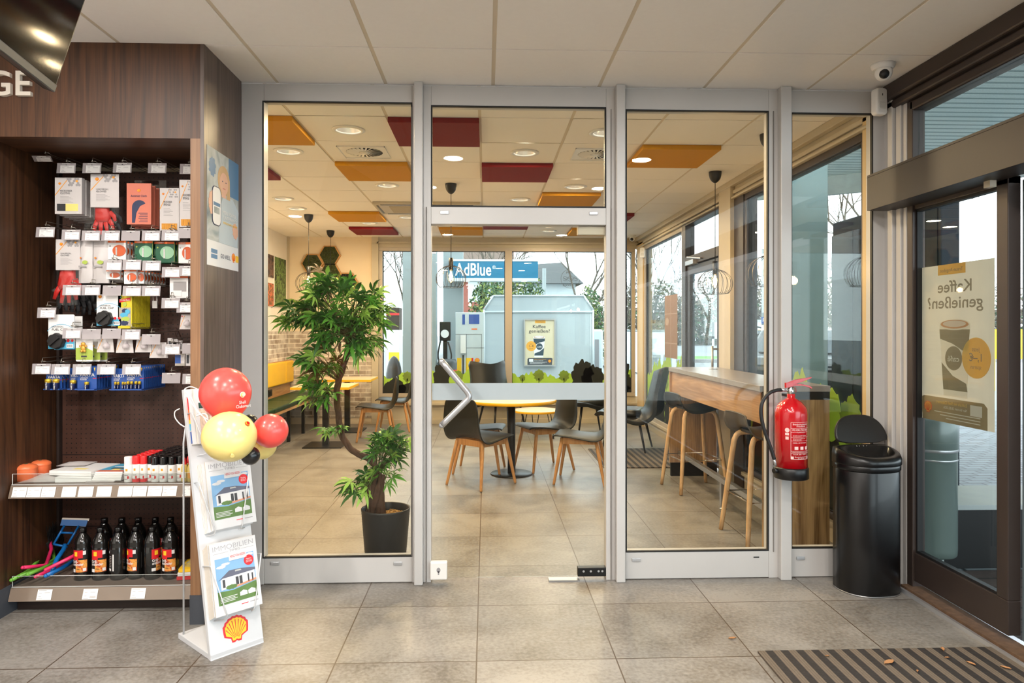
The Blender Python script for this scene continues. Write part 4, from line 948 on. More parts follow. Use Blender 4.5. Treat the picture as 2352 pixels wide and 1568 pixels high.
battery_pack('blue pack with thin batteries left of the last price tag', (256, 846, 292, 897), TY+.03, [(-.2, .0062, .042), (-.02, .0062, .042), (.28, .0062, .042), (.44, .0062, .042)])
battery_pack('blue pack with four batteries at the front of the longest row', (285, 842, 330, 897), TY+.02, [(-.25, .0075, .045), (-.07, .0075, .045), (.15, .0075, .045), (.33, .0075, .045)], st=12, dy=.022)

# goods on the upper shelf
M_TERRA = plain('orange_grave_light', C(240, 120, 72), .35, 0, .05, coat=.4)
def tin(px_, y, label):
    c = at(px_, 1090, y); m = MB(); n = 40; vs = []; pr = [(.044, 0), (.049, .004), (.050, .055), (.050, .056), (.052, .060), (.052, .066), (.047, .074), (.03, .082), (.0, .084)]
    for r_, z in pr:
        for q in range(n): an = 2*math.pi*q/n; rr = r_*(1+(.018*math.cos(an*20) if z < .056 else 0)); vs.append((c.x+rr*math.cos(an), y+rr*math.sin(an), S1+z))
    m.add(vs, [(i*n+q, i*n+(q+1) % n, (i+1)*n+(q+1) % n, (i+1)*n+q) for i in range(len(pr)-1) for q in range(n)], True)
    m.use(1).ell(Vector((c.x, y, S1+.083)), UX, UY, .0, 0, .008, .008, .0015)
    tag(m.build('fuel_pot', [M_TERRA, M_GREEN]), label, 'tin', 'orange ribbed tins')
tin(60, 3.70, 'ribbed orange lidded tin at the left front of the upper shelf'); tin(92, 3.80, 'ribbed orange lidded tin behind the front one')
def flatbox(label, px0, px1, y, dep, z, h_, rot, mat=M_WHITE, cat='box', name='carton', extra=None):
    a, b = at(px0, 1090, y), at(px1, 1090, y); w_ = b.x-a.x; t = Vector(((a.x+b.x)/2, y+dep/2, z)); R = Matrix.Rotation(rot, 3, 'Z')
    m = MB().obox(t+Vector((0, 0, h_/2)), R @ Vector((w_/2, 0, 0)), R @ Vector((0, dep/2, 0)), (0, 0, h_/2))
    O = t+Vector((0, 0, h_)); X, Y = R @ UX, R @ UY
    m.use(1).rect(O, X, Y, -w_*.1, -dep*.3, w_*.2, -dep*.15)
    if extra: extra(m, O, X, Y, w_, dep)
    tag(m.build(name, [mat, M_CLOTHY, M_BLUEC, M_SALM, M_RED, M_YEL, M_WHITE, M_INK], bevel=.001), label, cat)
flatbox('lower of two flat white cartons on the upper shelf', 124, 205, 3.64, .24, S1, .026, .06)
flatbox('upper of two flat white cartons, turned askew', 115, 222, 3.66, .22, S1+.028, .024, -.16)
m = MB(); c = at(100, 1090, 3.68)
V = [(c.x-.09+.2*i/8, 3.62+.2*j/8+.02*i/8, S1+.004+.028*math.sin(math.pi*i/8)*math.sin(math.pi*j/8)+.004*mnoise.noise(Vector((i, j, 2)))) for j in range(9) for i in range(9)]
m.add(V, [(j*9+i, j*9+i+1, (j+1)*9+i+1, (j+1)*9+i) for j in range(8) for i in range(8)], True); m.add([(v[0], v[1], S1+.001) for v in V], [(j*9+i, (j+1)*9+i, (j+1)*9+i+1, j*9+i+1) for j in range(8) for i in range(8)])
tag(m.build('plastic_bag', film('milky_plastic_bag', C(214, 208, 204), .8)), 'milky plastic bag lying behind the orange tins and left of the cartons', 'bag')
m = MB(); c = at(165, 1060, 3.80)
V = [(c.x-.07+.15*i/8, 3.78+.12*j/8, S1+.056+.012*math.sin(math.pi*i/8)*math.sin(math.pi*j/8)+.003*mnoise.noise(Vector((i, j, 5)))) for j in range(9) for i in range(9)]
m.add(V, [(j*9+i, j*9+i+1, (j+1)*9+i+1, (j+1)*9+i) for j in range(8) for i in range(8)], True); m.add([(v[0], v[1], S1+.053) for v in V], [(j*9+i, (j+1)*9+i, (j+1)*9+i+1, j*9+i+1) for j in range(8) for i in range(8)])
tag(m.build('plastic_bag', M_CARDG), 'small pale bag on top of the flat white cartons', 'bag')
def leaf(m, O, X, Y, w_, d_):
    m.use(2).rect(O, X, Y, -w_/2, -d_*.3, w_/2, d_/2, .0005); m.use(3).rect(O, X, Y, -w_/2, -d_/2, w_/2, -d_*.3, .0005); m.use(6).flat(blob(0, d_*.12, w_*.3, d_*.05, 3), O, X, Y, .0012); m.use(7).rect(O, X, Y, -w_*.25, -d_*.14, w_*.35, -d_*.04, .0012)
    m.shell(O, X, Y, w_*.3, d_*.3, .014, 4, 5)
flatbox('flat white folder under the blue leaflets', 196, 262, 3.63, .2, S1, .006, 0, M_CARDG, 'folder', 'folder')
for k in range(5):
    flatbox('blue and salmon pink leaflet pack, %s of the pile' % ('bottom one', 'second from bottom', 'middle one', 'second from top', 'top one')[k], 212+k*2, 280+k, 3.64+.004*k, .21, S1+.0065+k*.0085, .008, -.04, M_WHITE, 'leaflet', 'leaflet_pack', leaf if k == 4 else None)
def can(label, x, y, body, capm, h=.135, r=.021, caph=.042, band=False, group=None, src=None):
    t = thing('spray_can', label, 'spray can', (x, y, S1), group=group); m = MB(); bh = h-caph
    m.use(0).lathe([(r*.93, 0), (r, .004), (r, bh-.006), (r*.95, bh)], seg=18, capt=True)
    if band: m.use(3).lathe([(r*1.005, .002), (r*1.005, .02)], seg=18, capb=False, capt=False)
    for an, col, zz, hh, ww in ((-90, 1, bh*.72, .012, .5), (-70, 2, bh*.3, .014, .4), (-95, 4, bh*.42, .004, 1.0), (-100, 4, bh*.2, .003, .9)):
        m.use(col).lathe([(r*1.012, zz-hh/2), (r*1.012, zz+hh/2)], seg=5, capb=False, capt=False, a0=math.radians(an)-ww/2, a1=math.radians(an)+ww/2)
    m.build('can_body', [body, M_AMB, M_RED, M_RED, M_SH1], t)
    MB().lathe([(r*.97, bh), (r*.97, h-.006), (r*.9, h-.001), (r*.4, h), (.001, h)], seg=18, capb=False).build('cap', capm, t)
    return t
M_REDCAP = plain('red_can_cap', C(236, 48, 50), .35, 0, .04); M_BLKCAP = plain('black_can_cap', C(14, 14, 15), .22, 0, .04, coat=.5)
def sx_(px_, y=3.63): return at(px_, 1095, y).x
can('all white tube at the left end of the cans', sx_(294), 3.635, M_WHITE, M_WHITE, .13, .0205)
cr = can('red capped white can, left of the front pair', sx_(312), 3.635, M_WHITE, M_REDCAP, .134, .0185, .042, True)
can('red capped white can, right of the front pair', sx_(329), 3.635, M_WHITE, M_REDCAP, .134, .0175, .042, True)
for k in range(1, 5):
    for j in range(2): dup(cr, (sx_(312)+j*.038+.0, 3.635+.042*k, S1), label='red capped can, %s rank back behind the %s front one' % (ORD[k], ('left', 'right')[j]), group='rear red capped cans')
cb = can('black capped can, %s' % 'front left one, set back beside the red caps', sx_(346, 3.66), 3.66, M_WHITE, M_BLKCAP, .13, .0205)
for j in range(4):
    for k in range(8):
        x = sx_([357, 376, 396, 416][j], 3.635 if j < 3 else 3.66); y = 3.635+(.02 if j == 3 else 0)+.0435*k
        if y > 3.97: continue
        dup(cb, (x+.0, y, S1), label=('black capped white can, %s from the left in the front rank' % ('first', 'second', 'third', 'fourth')[j]) if k == 0 else 'black capped can, %s rank back, %s file from the left' % (ORD[k], ('second', 'third', 'fourth', 'fifth')[j]), group='black capped cans' if k else None)
for k in range(1, 8):
    if 3.66+.0435*k < 3.97: dup(cb, (sx_(346, 3.66)-.0, 3.66+.0435*k, S1), label='black capped can, %s rank back, leftmost file beside the red caps' % ORD[k], group='black capped cans')
M_OIL = film('amber_oil_bottle', C(222, 196, 110), .85, .2)
for i, (px_, y) in enumerate(((424, 3.64), (438, 3.63), (432, 3.68))):
    t = thing('oil_bottle', ['small amber oil bottle with red nozzle beside the stand pole', 'small amber oil bottle with red nozzle at the right cheek', 'rear small amber oil bottle with red nozzle'][i], 'bottle', (sx_(px_, y), y, S1))
    MB().lathe([(.015, 0), (.0165, .003), (.0165, .07), (.013, .082), (.009, .088)], seg=16).build('bottle_body', M_OIL, t); MB().lathe([(.010, .086), (.010, .10), (.004, .118), (.001, .122)], seg=12, capb=False).build('nozzle', M_REDCAP, t)
    MB().lathe([(.0168, .02), (.0168, .05)], seg=8, capb=False, capt=False, a0=math.radians(-130), a1=math.radians(-50)).build('bottle_label', M_AMB if i else M_WHITE, t)

# goods on the lower shelf
M_BOT = plain('glossy_black_bottle', C(18, 17, 16), .14, 0, .1, coat=.6); M_LABK = plain('black_label', C(22, 20, 20), .5); M_FIRE = cells_mat('flame_print', [C(60, 20, 10), C(200, 80, 30), C(240, 170, 80), C(90, 40, 20)], 26)
def grill_bottle():
    t = thing('lighter_fluid_bottle', '', 'bottle', (0, 0, S2)); r = .040; m = MB(); prof = [(.036, 0), (.039, .004), (.040, .05)]
    for k in range(5): prof += [(.0375, .054+k*.006), (.040, .057+k*.006)]
    prof = [(.034, 0), (.0385, .005), (.0395, .012), (.038, .018), (.0395, .024), (.038, .03), (.0392, .036), (.0392, .165), (.0375, .170), (.039, .176), (.0375, .182), (.039, .188), (.038, .194), (.034, .208), (.022, .228), (.0165, .236), (.0165, .242)]
    m.lathe(prof, seg=28); m.build('bottle_body', M_BOT, t)
    MB().lathe([(.0175, .240), (.0175, .262), (.0155, .266), (.001, .267)], seg=20).build('cap', M_BLKCAP, t)
    m = MB(); a = math.radians
    def cyl(x0, x1, z0, z1, col, lift=.0008): m.use(col).lathe([(.0392+lift, z0), (.0392+lift, z1)], seg=max(3, int(abs(x1-x0)/6)), capb=False, capt=False, a0=a(x0-90), a1=a(x1-90))
    cyl(-58, 60, .042, .160, 0); cyl(-50, 30, .118, .158, 1, .0014); cyl(-50, 0, .108, .118, 1, .0014); cyl(-30, -6, .128, .150, 2, .002); cyl(30, 50, .134, .154, 4, .0016); cyl(-20, 58, .046, .108, 3, .0012)
    cyl(-50, -22, .046, .062, 4, .0016); cyl(30, 52, .05, .066, 4, .0018)
    cyl(128, 232, .042, .160, 0); cyl(196, 206, .05, .135, 4, .0016); cyl(140, 184, .05, .062, 4, .0016); cyl(140, 165, .138, .150, 4, .0016)
    for q in range(7): cyl(140, 186, .07+q*.0085, .0735+q*.0085, 5, .0016)
    # lettering wrapped round the bottle
    for body, zc, sz in (('Grill-', .100, .020), ('anzünder', .086, .020)):
        vs, fs = text_geo(body, .03); V = []
        xs = [v.x for v in vs]; x_0 = min(xs)
        for v in vs:
            an = a(-90-46)+(v.x-x_0)*sz*.78/.041; V.append((.0416*math.cos(an), .0416*math.sin(an), zc+v.y*sz))
        m.use(4).add(V, fs)
    m.build('bottle_label', [M_LABK, M_RED, M_YEL, M_FIRE, M_WHITE, M_GREYI], t)
    return t
gb = grill_bottle()
bots = [(190, 3.70, 0), (231, 3.70, 10), (272, 3.70, 150), (312, 3.71, -25), (350, 3.70, 70), (392, 3.70, 0)]
labs = ['black lighter fluid bottle beside the brush handles, first from the left', 'black lighter fluid bottle, second of the front row', 'black lighter fluid bottle showing its plain back label with a white gauge', 'black lighter fluid bottle with its label turned left, fourth of the front row', 'black lighter fluid bottle showing its small print side, fifth of the front row', 'black lighter fluid bottle at the right end of the front row']
for i, (px_, y, r_) in enumerate(bots):
    x = at(px_, 1320, y).x
    if i == 0: gb.location = (x, y, S2); gb['label'] = labs[0]
    else: dup(gb, (x, y, S2), math.radians(r_), labs[i])
for i, px_ in enumerate((318, 357, 392, 240, 280)):
    dup(gb, (at(px_, 1300, 3.88).x, 3.88, S2), math.radians(40*i), 'lighter fluid bottle in the dark second row, %s from the left' % ('third', 'fourth', 'fifth', 'first', 'second')[i], 'second row of lighter fluid')
# ice scrapers and brushes
M_PINK = plain('pink_plastic', C(228, 44, 100), .35, 0, .05); M_GRN = plain('green_plastic', C(104, 168, 56), .35, 0, .05); M_BLU = plain('blue_plastic', C(20, 104, 176), .35, 0, .05); M_BRIST = plain('black_bristles', C(20, 20, 20), .8, 0, .3, 60, bump=.6)
def brush(label, pts, mat, head=None, r=.0095):
    P = [at(px_, py_, y) for px_, py_, y in pts]; P = [Vector((p.x, p.y, max(p.z, S2+r+.001))) for p in P]
    t = thing('snow_brush', label, 'ice scraper', tuple(P[0])); 
    m = MB().tube(P, [r*.9]+[r]*(len(P)-1), 10).sphere(P[0], r*.95, seg=10, rings=6)
    d_ = (P[1]-P[0]).normalized(); m.obox(P[0].lerp(P[1], .5)+Vector((0, -r*.6, r*.6)), d_*(P[1]-P[0]).length*.35, (0, .002, 0), (0, 0, .003))
    m.build('handle', mat, t, world=True)
    if head == 'brush':
        e = P[-1]; d_ = Vector((.1, .15, 1)).normalized(); m = MB(); rnd = random.Random(len(label))
        m.obox(e+Vector((0, .03, .01)), (.012, 0, 0), (0, .06, .03), (0, -.004, .01))
        for i in range(120):
            b = e+Vector((rnd.uniform(-.012, .012), rnd.uniform(-.03, .09), .01)); q = b+Vector((rnd.uniform(-.03, .02), rnd.uniform(-.01, .02), rnd.uniform(.05, .085))); m.tube([b, q], .0012, 3, cap=False)
        m.build('bristles', M_BRIST, t, world=True)
    if head == 'scraper':
        e = P[-1]; X, Z = Vector((.9, .2, -.1)).normalized(), Vector((.14, .3, 1)).normalized(); N = X.cross(Z).normalized(); m = MB()
        for q in ((-.055, 0, -.03, .10), (.012, .0, .038, .10), (-.055, 0, .014, -.012), (-.036, .06, .02, .06)):
            m.tube([e+X*q[0]+Z*q[1], e+X*q[2]+Z*q[3]], .006, 6)
        m.obox(e+X*.012+Z*.112, X*.062, N*.004, Z*.016); m.build('scraper_head', mat, t, world=True)
        MB().obox(e+X*.014+Z*.131, X*.065, N*.0025, Z*.006).build('scraper_blade', M_SILV, t, world=True)
brush('pink handled snow brush lying over the shelf lip, nearest the bottles', [(105, 1308, 3.60), (172, 1275, 3.72), (235, 1245, 3.86)], M_PINK)
brush('pink handled snow brush pointing left at the back of the heap', [(52, 1303, 3.63), (105, 1298, 3.78), (118, 1262, 3.88), (115, 1240, 3.92)], M_PINK, 'brush')
brush('pale pink handled scraper low in the heap behind the lip', [(82, 1324, 3.61), (118, 1308, 3.72), (170, 1290, 3.88)], M_PINK)
brush('green handled snow brush sticking out at the left end of the lower shelf', [(26, 1332, 3.575), (62, 1313, 3.68), (85, 1290, 3.82), (95, 1262, 3.9)], M_GRN, 'brush')
brush('green handled snow brush next to the leftmost one', [(43, 1324, 3.61), (90, 1305, 3.74), (124, 1285, 3.86), (122, 1262, 3.92)], M_GRN, 'brush')
brush('third green handled brush, its looped end in the middle of the heap', [(64, 1319, 3.61), (95, 1306, 3.70), (140, 1285, 3.84)], M_GRN)
brush('blue ice scraper with its broad head standing up behind', [(118, 1318, 3.62), (130, 1285, 3.74), (146, 1262, 3.80), (150, 1250, 3.82)], M_BLU, 'scraper', .0115)
brush('blue handled brush lying in front, running behind the first bottle', [(105, 1322, 3.585), (140, 1305, 3.68), (175, 1285, 3.80)], M_BLU, None, .0105)
for i in range(3):
    c = at(432+i*2, 1300-i*14, 3.68); m = MB().obox((c.x, 3.74, S2+.012+i*.02), (.055, .01, 0), (-.01, .08, .0), (0, 0, .009))
    m.use(1).rect(Vector((c.x, 3.74, S2+.0215+i*.02)), UX, UY, -.045, -.06, .045, .06)
    tag(m.build('map_book', [[M_RED, M_WHITE, M_YEL][i], cells_mat('map_cover_%d' % i, [C(120, 60, 40), C(220, 190, 90), C(80, 120, 160)], 20)]), ['lowest paperback beside the last bottle on the lower shelf', 'middle paperback beside the last bottle', 'topmost paperback beside the last bottle'][i], 'book')
# ------------------------------------------------------------------ poster on the outer cheek
def quad_frame(p00, p10, p01):   # origin bottom left, X to the right, Y up, and the sizes
    X = (p10-p00); Y = (p01-p00); return p00, X.normalized(), Y.normalized(), X.length, Y.length
tl, br_ = atx(475, 331, XC1), atx(547, 628, XC1)
bl = atx(475, 607, XC1); O = Vector((XC1+.001, bl.y, bl.z)); X, Y = UY, UZ; w_, h_ = br_.y-bl.y, tl.z-bl.z
M_SKIN = plain('printed_skin', C(226, 178, 152), .5, 0, .04); M_HAIR = plain('printed_blond_hair', C(206, 168, 122), .5, 0, .08); M_PGREY = cells_mat('blurred_photo_ground', [C(120, 140, 150), C(190, 196, 196), C(150, 160, 160), C(90, 110, 124)], 3)
M_PBLUE = plain('printed_blue', C(72, 124, 168), .5, 0, .1); M_SHIRT = plain('printed_pale_shirt', C(190, 204, 214), .5, 0, .06)
m = MB(); m.use(0).prism([(0, 0), (w_, 0), (w_, h_), (0, h_)], O, X, Y, .0008)
m.use(1).rect(O, X, Y, 0, h_*.215, w_, h_, .0006)
m.use(2).rect(O, X, Y, w_*.66, h_*.66, w_, h_, .001).flat(blob(w_*.15, h_*.84, w_*.10, h_*.08, 2), O, X, Y, .001)
m.use(3).flat([(w_*.35, h_*.215), (w_*.95, h_*.215), (w_*1.0, h_*.55), (w_*.8, h_*.64), (w_*.5, h_*.65), (w_*.36, h_*.5)], O, X, Y, .0014)
m.use(4).ell(O, X, Y, w_*.50, h_*.77, w_*.19, h_*.13, .0017).flat([(w_*.34, h_*.64), (w_*.44, h_*.64), (w_*.42, h_*.8), (w_*.33, h_*.78)], O, X, Y, .0021).flat([(w_*.58, h_*.62), (w_*.7, h_*.62), (w_*.69, h_*.8), (w_*.6, h_*.8)], O, X, Y, .0021)
m.use(5).ell(O, X, Y, w_*.50, h_*.745, w_*.135, h_*.095, .0026).rect(O, X, Y, w_*.43, h_*.62, w_*.56, h_*.68, .002)
m.use(6).ell(O, X, Y, w_*.45, h_*.76, w_*.016, h_*.005, .0031, 12).ell(O, X, Y, w_*.56, h_*.76, w_*.016, h_*.005, .0031, 12); m.use(10).ell(O, X, Y, w_*.505, h_*.700, w_*.045, h_*.006, .0031, 14)
m.use(5).flat(blob(w_*.14, h_*.53, w_*.10, h_*.10, 8), O, X, Y, .0026).flat(blob(w_*.88, h_*.36, w_*.09, h_*.07, 9), O, X, Y, .0026)
m.use(6).flat([(w_*.27+p[0], h_*.52+p[1]) for p in rounded(w_*.26, h_*.335, .03)], O, X, Y, .003); m.use(0).flat([(w_*.27+p[0], h_*.52+p[1]) for p in rounded(w_*.235, h_*.32, .028)], O, X, Y, .0034)
m.use(2).rect(O, X, Y, w_*.17, h_*.52, w_*.37, h_*.55, .0038); m.use(1).rect(O, X, Y, w_*.19, h_*.455, w_*.35, h_*.51, .0038)
m.use(8).text('MEIN VORTEIL', O, X, Y, w_*.68, h_*.49, h_*.045, .004, width=w_*.46).text('UNTERWEGS', O, X, Y, w_*.70, h_*.445, h_*.05, .004, width=w_*.46)
m.use(9).text('EINFACH MIT DER APP', O, X, Y, w_*.70, h_*.40, h_*.026, .004, .02, width=w_*.46)
m.use(6).text('GO WELL', O, X, Y, w_*.56, h_*.10, h_*.055, .001, width=w_*.32); m.use(2).rect(O, X, Y, w_*.12, h_*.11, w_*.30, h_*.145, .001).rect(O, X, Y, w_*.12, h_*.065, w_*.30, h_*.10, .001)
m.shell(O, X, Y, w_*.83, h_*.11, w_*.065, 7, 9); m.use(9).rect(O, X, Y, w_*.9, h_*.08, w_, h_*.14, .001)
tag(m.build('poster', [plain('poster_white', C(226, 228, 232), .35, 0, .02), M_PGREY, M_PBLUE, M_SHIRT, M_HAIR, M_SKIN, M_NAVY, M_RED, M_WHITE, M_YEL, plain('printed_lips', C(206, 130, 118), .5)], origin=False), 'poster of a smiling person holding up a phone, taped to the grey brown cheek', 'poster')

# ------------------------------------------------------------------ leaning magazine stand
P1, P2, P0 = Vector((-1.174, 3.042, 0)), Vector((-1.007, 3.215, 0)), Vector((-1.421, 3.275, 0))
Wd = (P2-P1).normalized(); SW = (P2-P1).length; Dn = Vector((-Wd.y, Wd.x, 0))    # width direction, direction to the back
SH = 1.145; LEAN = .27; UPv = (Dn*LEAN+UZ*SH); UPl = UPv.length; Uv = UPv.normalized()
M_STW = plain('white_powder_coat', C(206, 208, 212), .4, 0, .03)
st = thing('magazine_stand', 'white metal stand of magazines leaning back, in front of the niche edge', 'stand', tuple(P1))
m = MB().obox(P1+Wd*SW/2+Dn*.165+UZ*.012, Wd*SW/2, Dn*.165, (0, 0, .012)); m.build('base', M_STW, st, world=True, bevel=.002)
FN = Wd.cross(Uv).normalized()      # out of the panel, towards the viewer side
if FN.dot(Dn) > 0: FN = -FN
pc = P1+Wd*SW/2+Uv*UPl/2; m = MB().obox(pc, Wd*SW/2, Uv*UPl/2, FN*.0015)
for s_ in (-1, 1): m.obox(pc+Wd*s_*SW/2-FN*.010, Wd*.0012, Uv*UPl/2, FN*.010)
m.build('back_panel', M_STW, st, world=True)
rb = P1+Dn*.30+Wd*.012
rt_ = P1+Dn*LEAN*.93+Uv*0+Wd*.012+UZ*1.06
MB().tube([rb+UZ*.02, rb+UZ*.9, rt_], .0045, 8).tube([rb+Wd*(SW-.024)+UZ*.02, rb+Wd*(SW-.024)+UZ*.9, rt_+Wd*(SW-.024)], .0045, 8).build('support_rod', M_STW, st, world=True)
def SP(u, v, n=0): return P1+Wd*(u*SW)+Uv*(v*UPl)+FN*n
O = SP(.5, .075, .0015); m = MB(); m.shell(O, Wd, Uv, 0, .005, .063, 0, 1, .001); m.build('shell_emblem', [M_RED, M_YEL], st, world=True)
def rack(v, dep, hh):
    m = MB()
    for s_ in (0.02, .98):
        m.tube([SP(s_, v+hh, 0), SP(s_, v+hh, dep), SP(s_+(.22 if s_ < .5 else -.22), v, dep*.9), SP(s_+(.22 if s_ < .5 else -.22), v-.012, dep*.5), SP(s_+(.1 if s_ < .5 else -.1), v-.012, 0)], .0026, 7)
    m.build('wire_rack', M_STW, st, world=True)
rack(.145, .080, .19); rack(.452, .046, .19); rack(.755, .05, .15)
M_SKY = plain('printed_summer_sky', C(128, 172, 212), .4, 0, .08, 4); M_LAWN = plain('printed_lawn', C(92, 124, 62), .5, 0, .15, 20); M_ROOFP = plain('printed_roof', C(96, 98, 116), .5); M_PALEI = plain('pale_grey_print', C(168, 168, 172), .5)
M_PAPERW = plain('paper_white', C(212, 212, 214), .5, 0, .02); M_PAGES = plain('paper_edges', C(216, 208, 196), .8, 0, .06, 60); M_TERR = plain('printed_terrace', C(206, 142, 110), .5)
def magazine(label, u0, u1, v0, v1, n, cover=True, th=.006, tilt=0, group=None, red=False):
    a = SP(u0, v0, n); w_ = (u1-u0)*SW; h_ = (v1-v0)*UPl; O = a+Wd*w_/2+Uv*h_/2
    t = thing('magazine', label, 'magazine', tuple(a), group=group); m = MB()
    m.use(0).prism([(-w_/2, -h_/2), (w_/2, -h_/2), (w_/2, h_/2), (-w_/2, h_/2)], O, Wd, Uv, th); m.build('pages', M_PAGES, t, world=True)
    m = MB(); m.use(0).rect(O, Wd, Uv, -w_/2, -h_/2, w_/2, h_/2, .001)
    if cover:
        X, Y = Wd, Uv
        m.use(1).rect(O, X, Y, -w_*.42, -h_*.36, w_*.42, h_*.28, .0014); m.use(2).flat([(-w_*.42, -h_*.36), (w_*.42, -h_*.36), (w_*.42, -h_*.14), (-w_*.1, -h_*.19), (-w_*.42, -h_*.17)], O, X, Y, .0018)
        m.use(0).flat([(-w_*.34, -h_*.16), (w_*.40, -h_*.12), (w_*.40, h_*.02), (-w_*.2, h_*.03), (-w_*.34, -h_*.02)], O, X, Y, .0022)
        m.use(3).flat([(-w_*.38, -h_*.02), (-w_*.30, -h_*.0), (w_*.42, h_*.015), (w_*.42, h_*.05), (w_*.1, h_*.085), (-w_*.14, h_*.09)], O, X, Y, .0026)
        m.use(0).flat(blob(-w_*.30, h_*.16, w_*.10, h_*.022, 4), O, X, Y, .0017).flat(blob(-w_*.2, h_*.19, w_*.09, h_*.018, 6), O, X, Y, .0017).flat(blob(w_*.33, h_*.25, w_*.08, h_*.02, 7), O, X, Y, .0017)
        m.use(9).flat([(-w_*.02, h_*.055), (w_*.12, h_*.055), (w_*.1, h_*.075), (-w_*.02, h_*.075)], O, X, Y, .003)
        m.use(5)
        for x0, x1 in ((-.30, -.25), (-.02, .04), (.06, .12), (.24, .27), (.33, .36)): m.rect(O, X, Y, w_*x0, -h_*.13, w_*x1, -h_*.02, .0028)
        m.use(4).flat([(-w_*.1, -h_*.17), (w_*.42, -h_*.13), (w_*.42, -h_*.1), (-w_*.1, -h_*.145)], O, X, Y, .0028)
        m.use(2).flat(blob(-w_*.12, -h_*.14, w_*.12, h_*.03, 3), O, X, Y, .003)
        m.use(0).rect(O, X, Y, -w_*.12, h_*.22, w_*.26, h_*.32, .003); m.use(6).text('HEINZ VON HEIDEN', O, X, Y, w_*.07, h_*.275, h_*.05, .0034, width=w_*.33)
        m.use(6).ell(O, X, Y, w_*.30, h_*.17, w_*.105, w_*.105, .003); m.use(0).text('Neubau', O, X, Y, w_*.30, h_*.19, h_*.026, .0034).text('schon ab', O, X, Y, w_*.30, h_*.168, h_*.024, .0034).text('189.999 €', O, X, Y, w_*.30, h_*.146, h_*.024, .0034)
        m.use(10).text('IMMOBILIEN', O, X, Y, 0, h_*.42, h_*.10, .0014, width=w_*.88); m.use(7).text('TIMES', O, X, Y, w_*.02, h_*.36, h_*.045, .0014, width=w_*.24)
        m.rect(O, X, Y, -w_*.44, h_*.352, -w_*.12, h_*.356, .0014).rect(O, X, Y, w_*.16, h_*.352, w_*.44, h_*.356, .0014)
        m.use(0)
        for k in range(4): m.rect(O, X, Y, -w_*.38, -h_*(.26+k*.02), w_*(-.02-.05*(k % 2)), -h_*(.268+k*.02), .0026)
        for k in range(2): m.flat([(w_*(.04+k*.18), -h_*.30), (w_*(.2+k*.18), -h_*.30), (w_*(.2+k*.18), -h_*.25), (w_*(.12+k*.18), -h_*.225), (w_*(.04+k*.18), -h_*.25)], O, X, Y, .0026)
        m.use(6).rect(O, X, Y, w_*.05, -h_*.42, w_*.2, -h_*.41, .0014); m.use(7).rect(O, X, Y, w_*.24, -h_*.42, w_*.42, -h_*.41, .0014)
    m.build('cover', [M_PAPERW, M_SKY, M_LAWN, M_ROOFP, M_TERR, M_INK, M_RED, M_GREYI, M_BLUEC, M_SILV, M_PALEI], t, world=True)
    return t
for k in range(7): magazine('magazine %s from the back in the lower rack of the stand' % ORD[k], .04, .90, .140+.002*k, .392+.003*k, .008+.0075*k, False, .0065, group='copies in the lower rack')
magazine('front magazine of the lower rack with a white bungalow on its cover', .05, .93, .150, .408, .064)
for k in range(4): magazine('magazine %s from the back in the middle rack of the stand' % ORD[k], .10+.012*k, .97+.012*k, .448+.001*k, .706, .006+.006*k, False, .005, group='copies in the middle rack')
magazine('front magazine of the middle rack, below the balloons, with a bungalow cover', .19, 1.06, .455, .712, .034)
t = magazine('tilted magazine in the top rack, mostly hidden by the balloons', .12, 1.0, .785, .995, .03, False, .012)
m = MB(); O = SP(.56, .89, .0315); m.use(0).text('IMMOB', O, Wd, Uv, 0, .09, .03, .001, width=.12); m.use(1).rect(O, Wd, Uv, -.09, .035, .04, .06, .001); m.use(2).rect(O, Wd, Uv, -.09, -.10, .08, .03, .001); m.use(3).rect(O, Wd, Uv, -.06, -.11, .08, -.07, .0016)
m.build('cover_print', [M_GREYI, plain('dark_green_band', C(30, 60, 50), .5), cells_mat('portrait_photo_print', [C(150, 110, 80), C(226, 200, 180), C(110, 90, 50)], 14), M_GREEN], t, world=True)
t = magazine('magazine with a coloured spine at the back of the top rack', .04, .9, .785, .985, .012, False, .010)
m = MB(); a = SP(.04, .785, .0)
for k, (c_, v0, v1) in enumerate(((0, .92, .97), (1, .88, .92), (2, .865, .88), (3, .84, .865), (4, .79, .835))):
    m.use(c_).obox(SP(.036, (v0+v1)/2, .008), Wd*.001, Uv*(v1-v0)*UPl/2, FN*.0045)
m.build('spine_print', [M_RED, M_ORANGE, M_YEL, M_BLUEC, M_BLUEB], t, world=True)
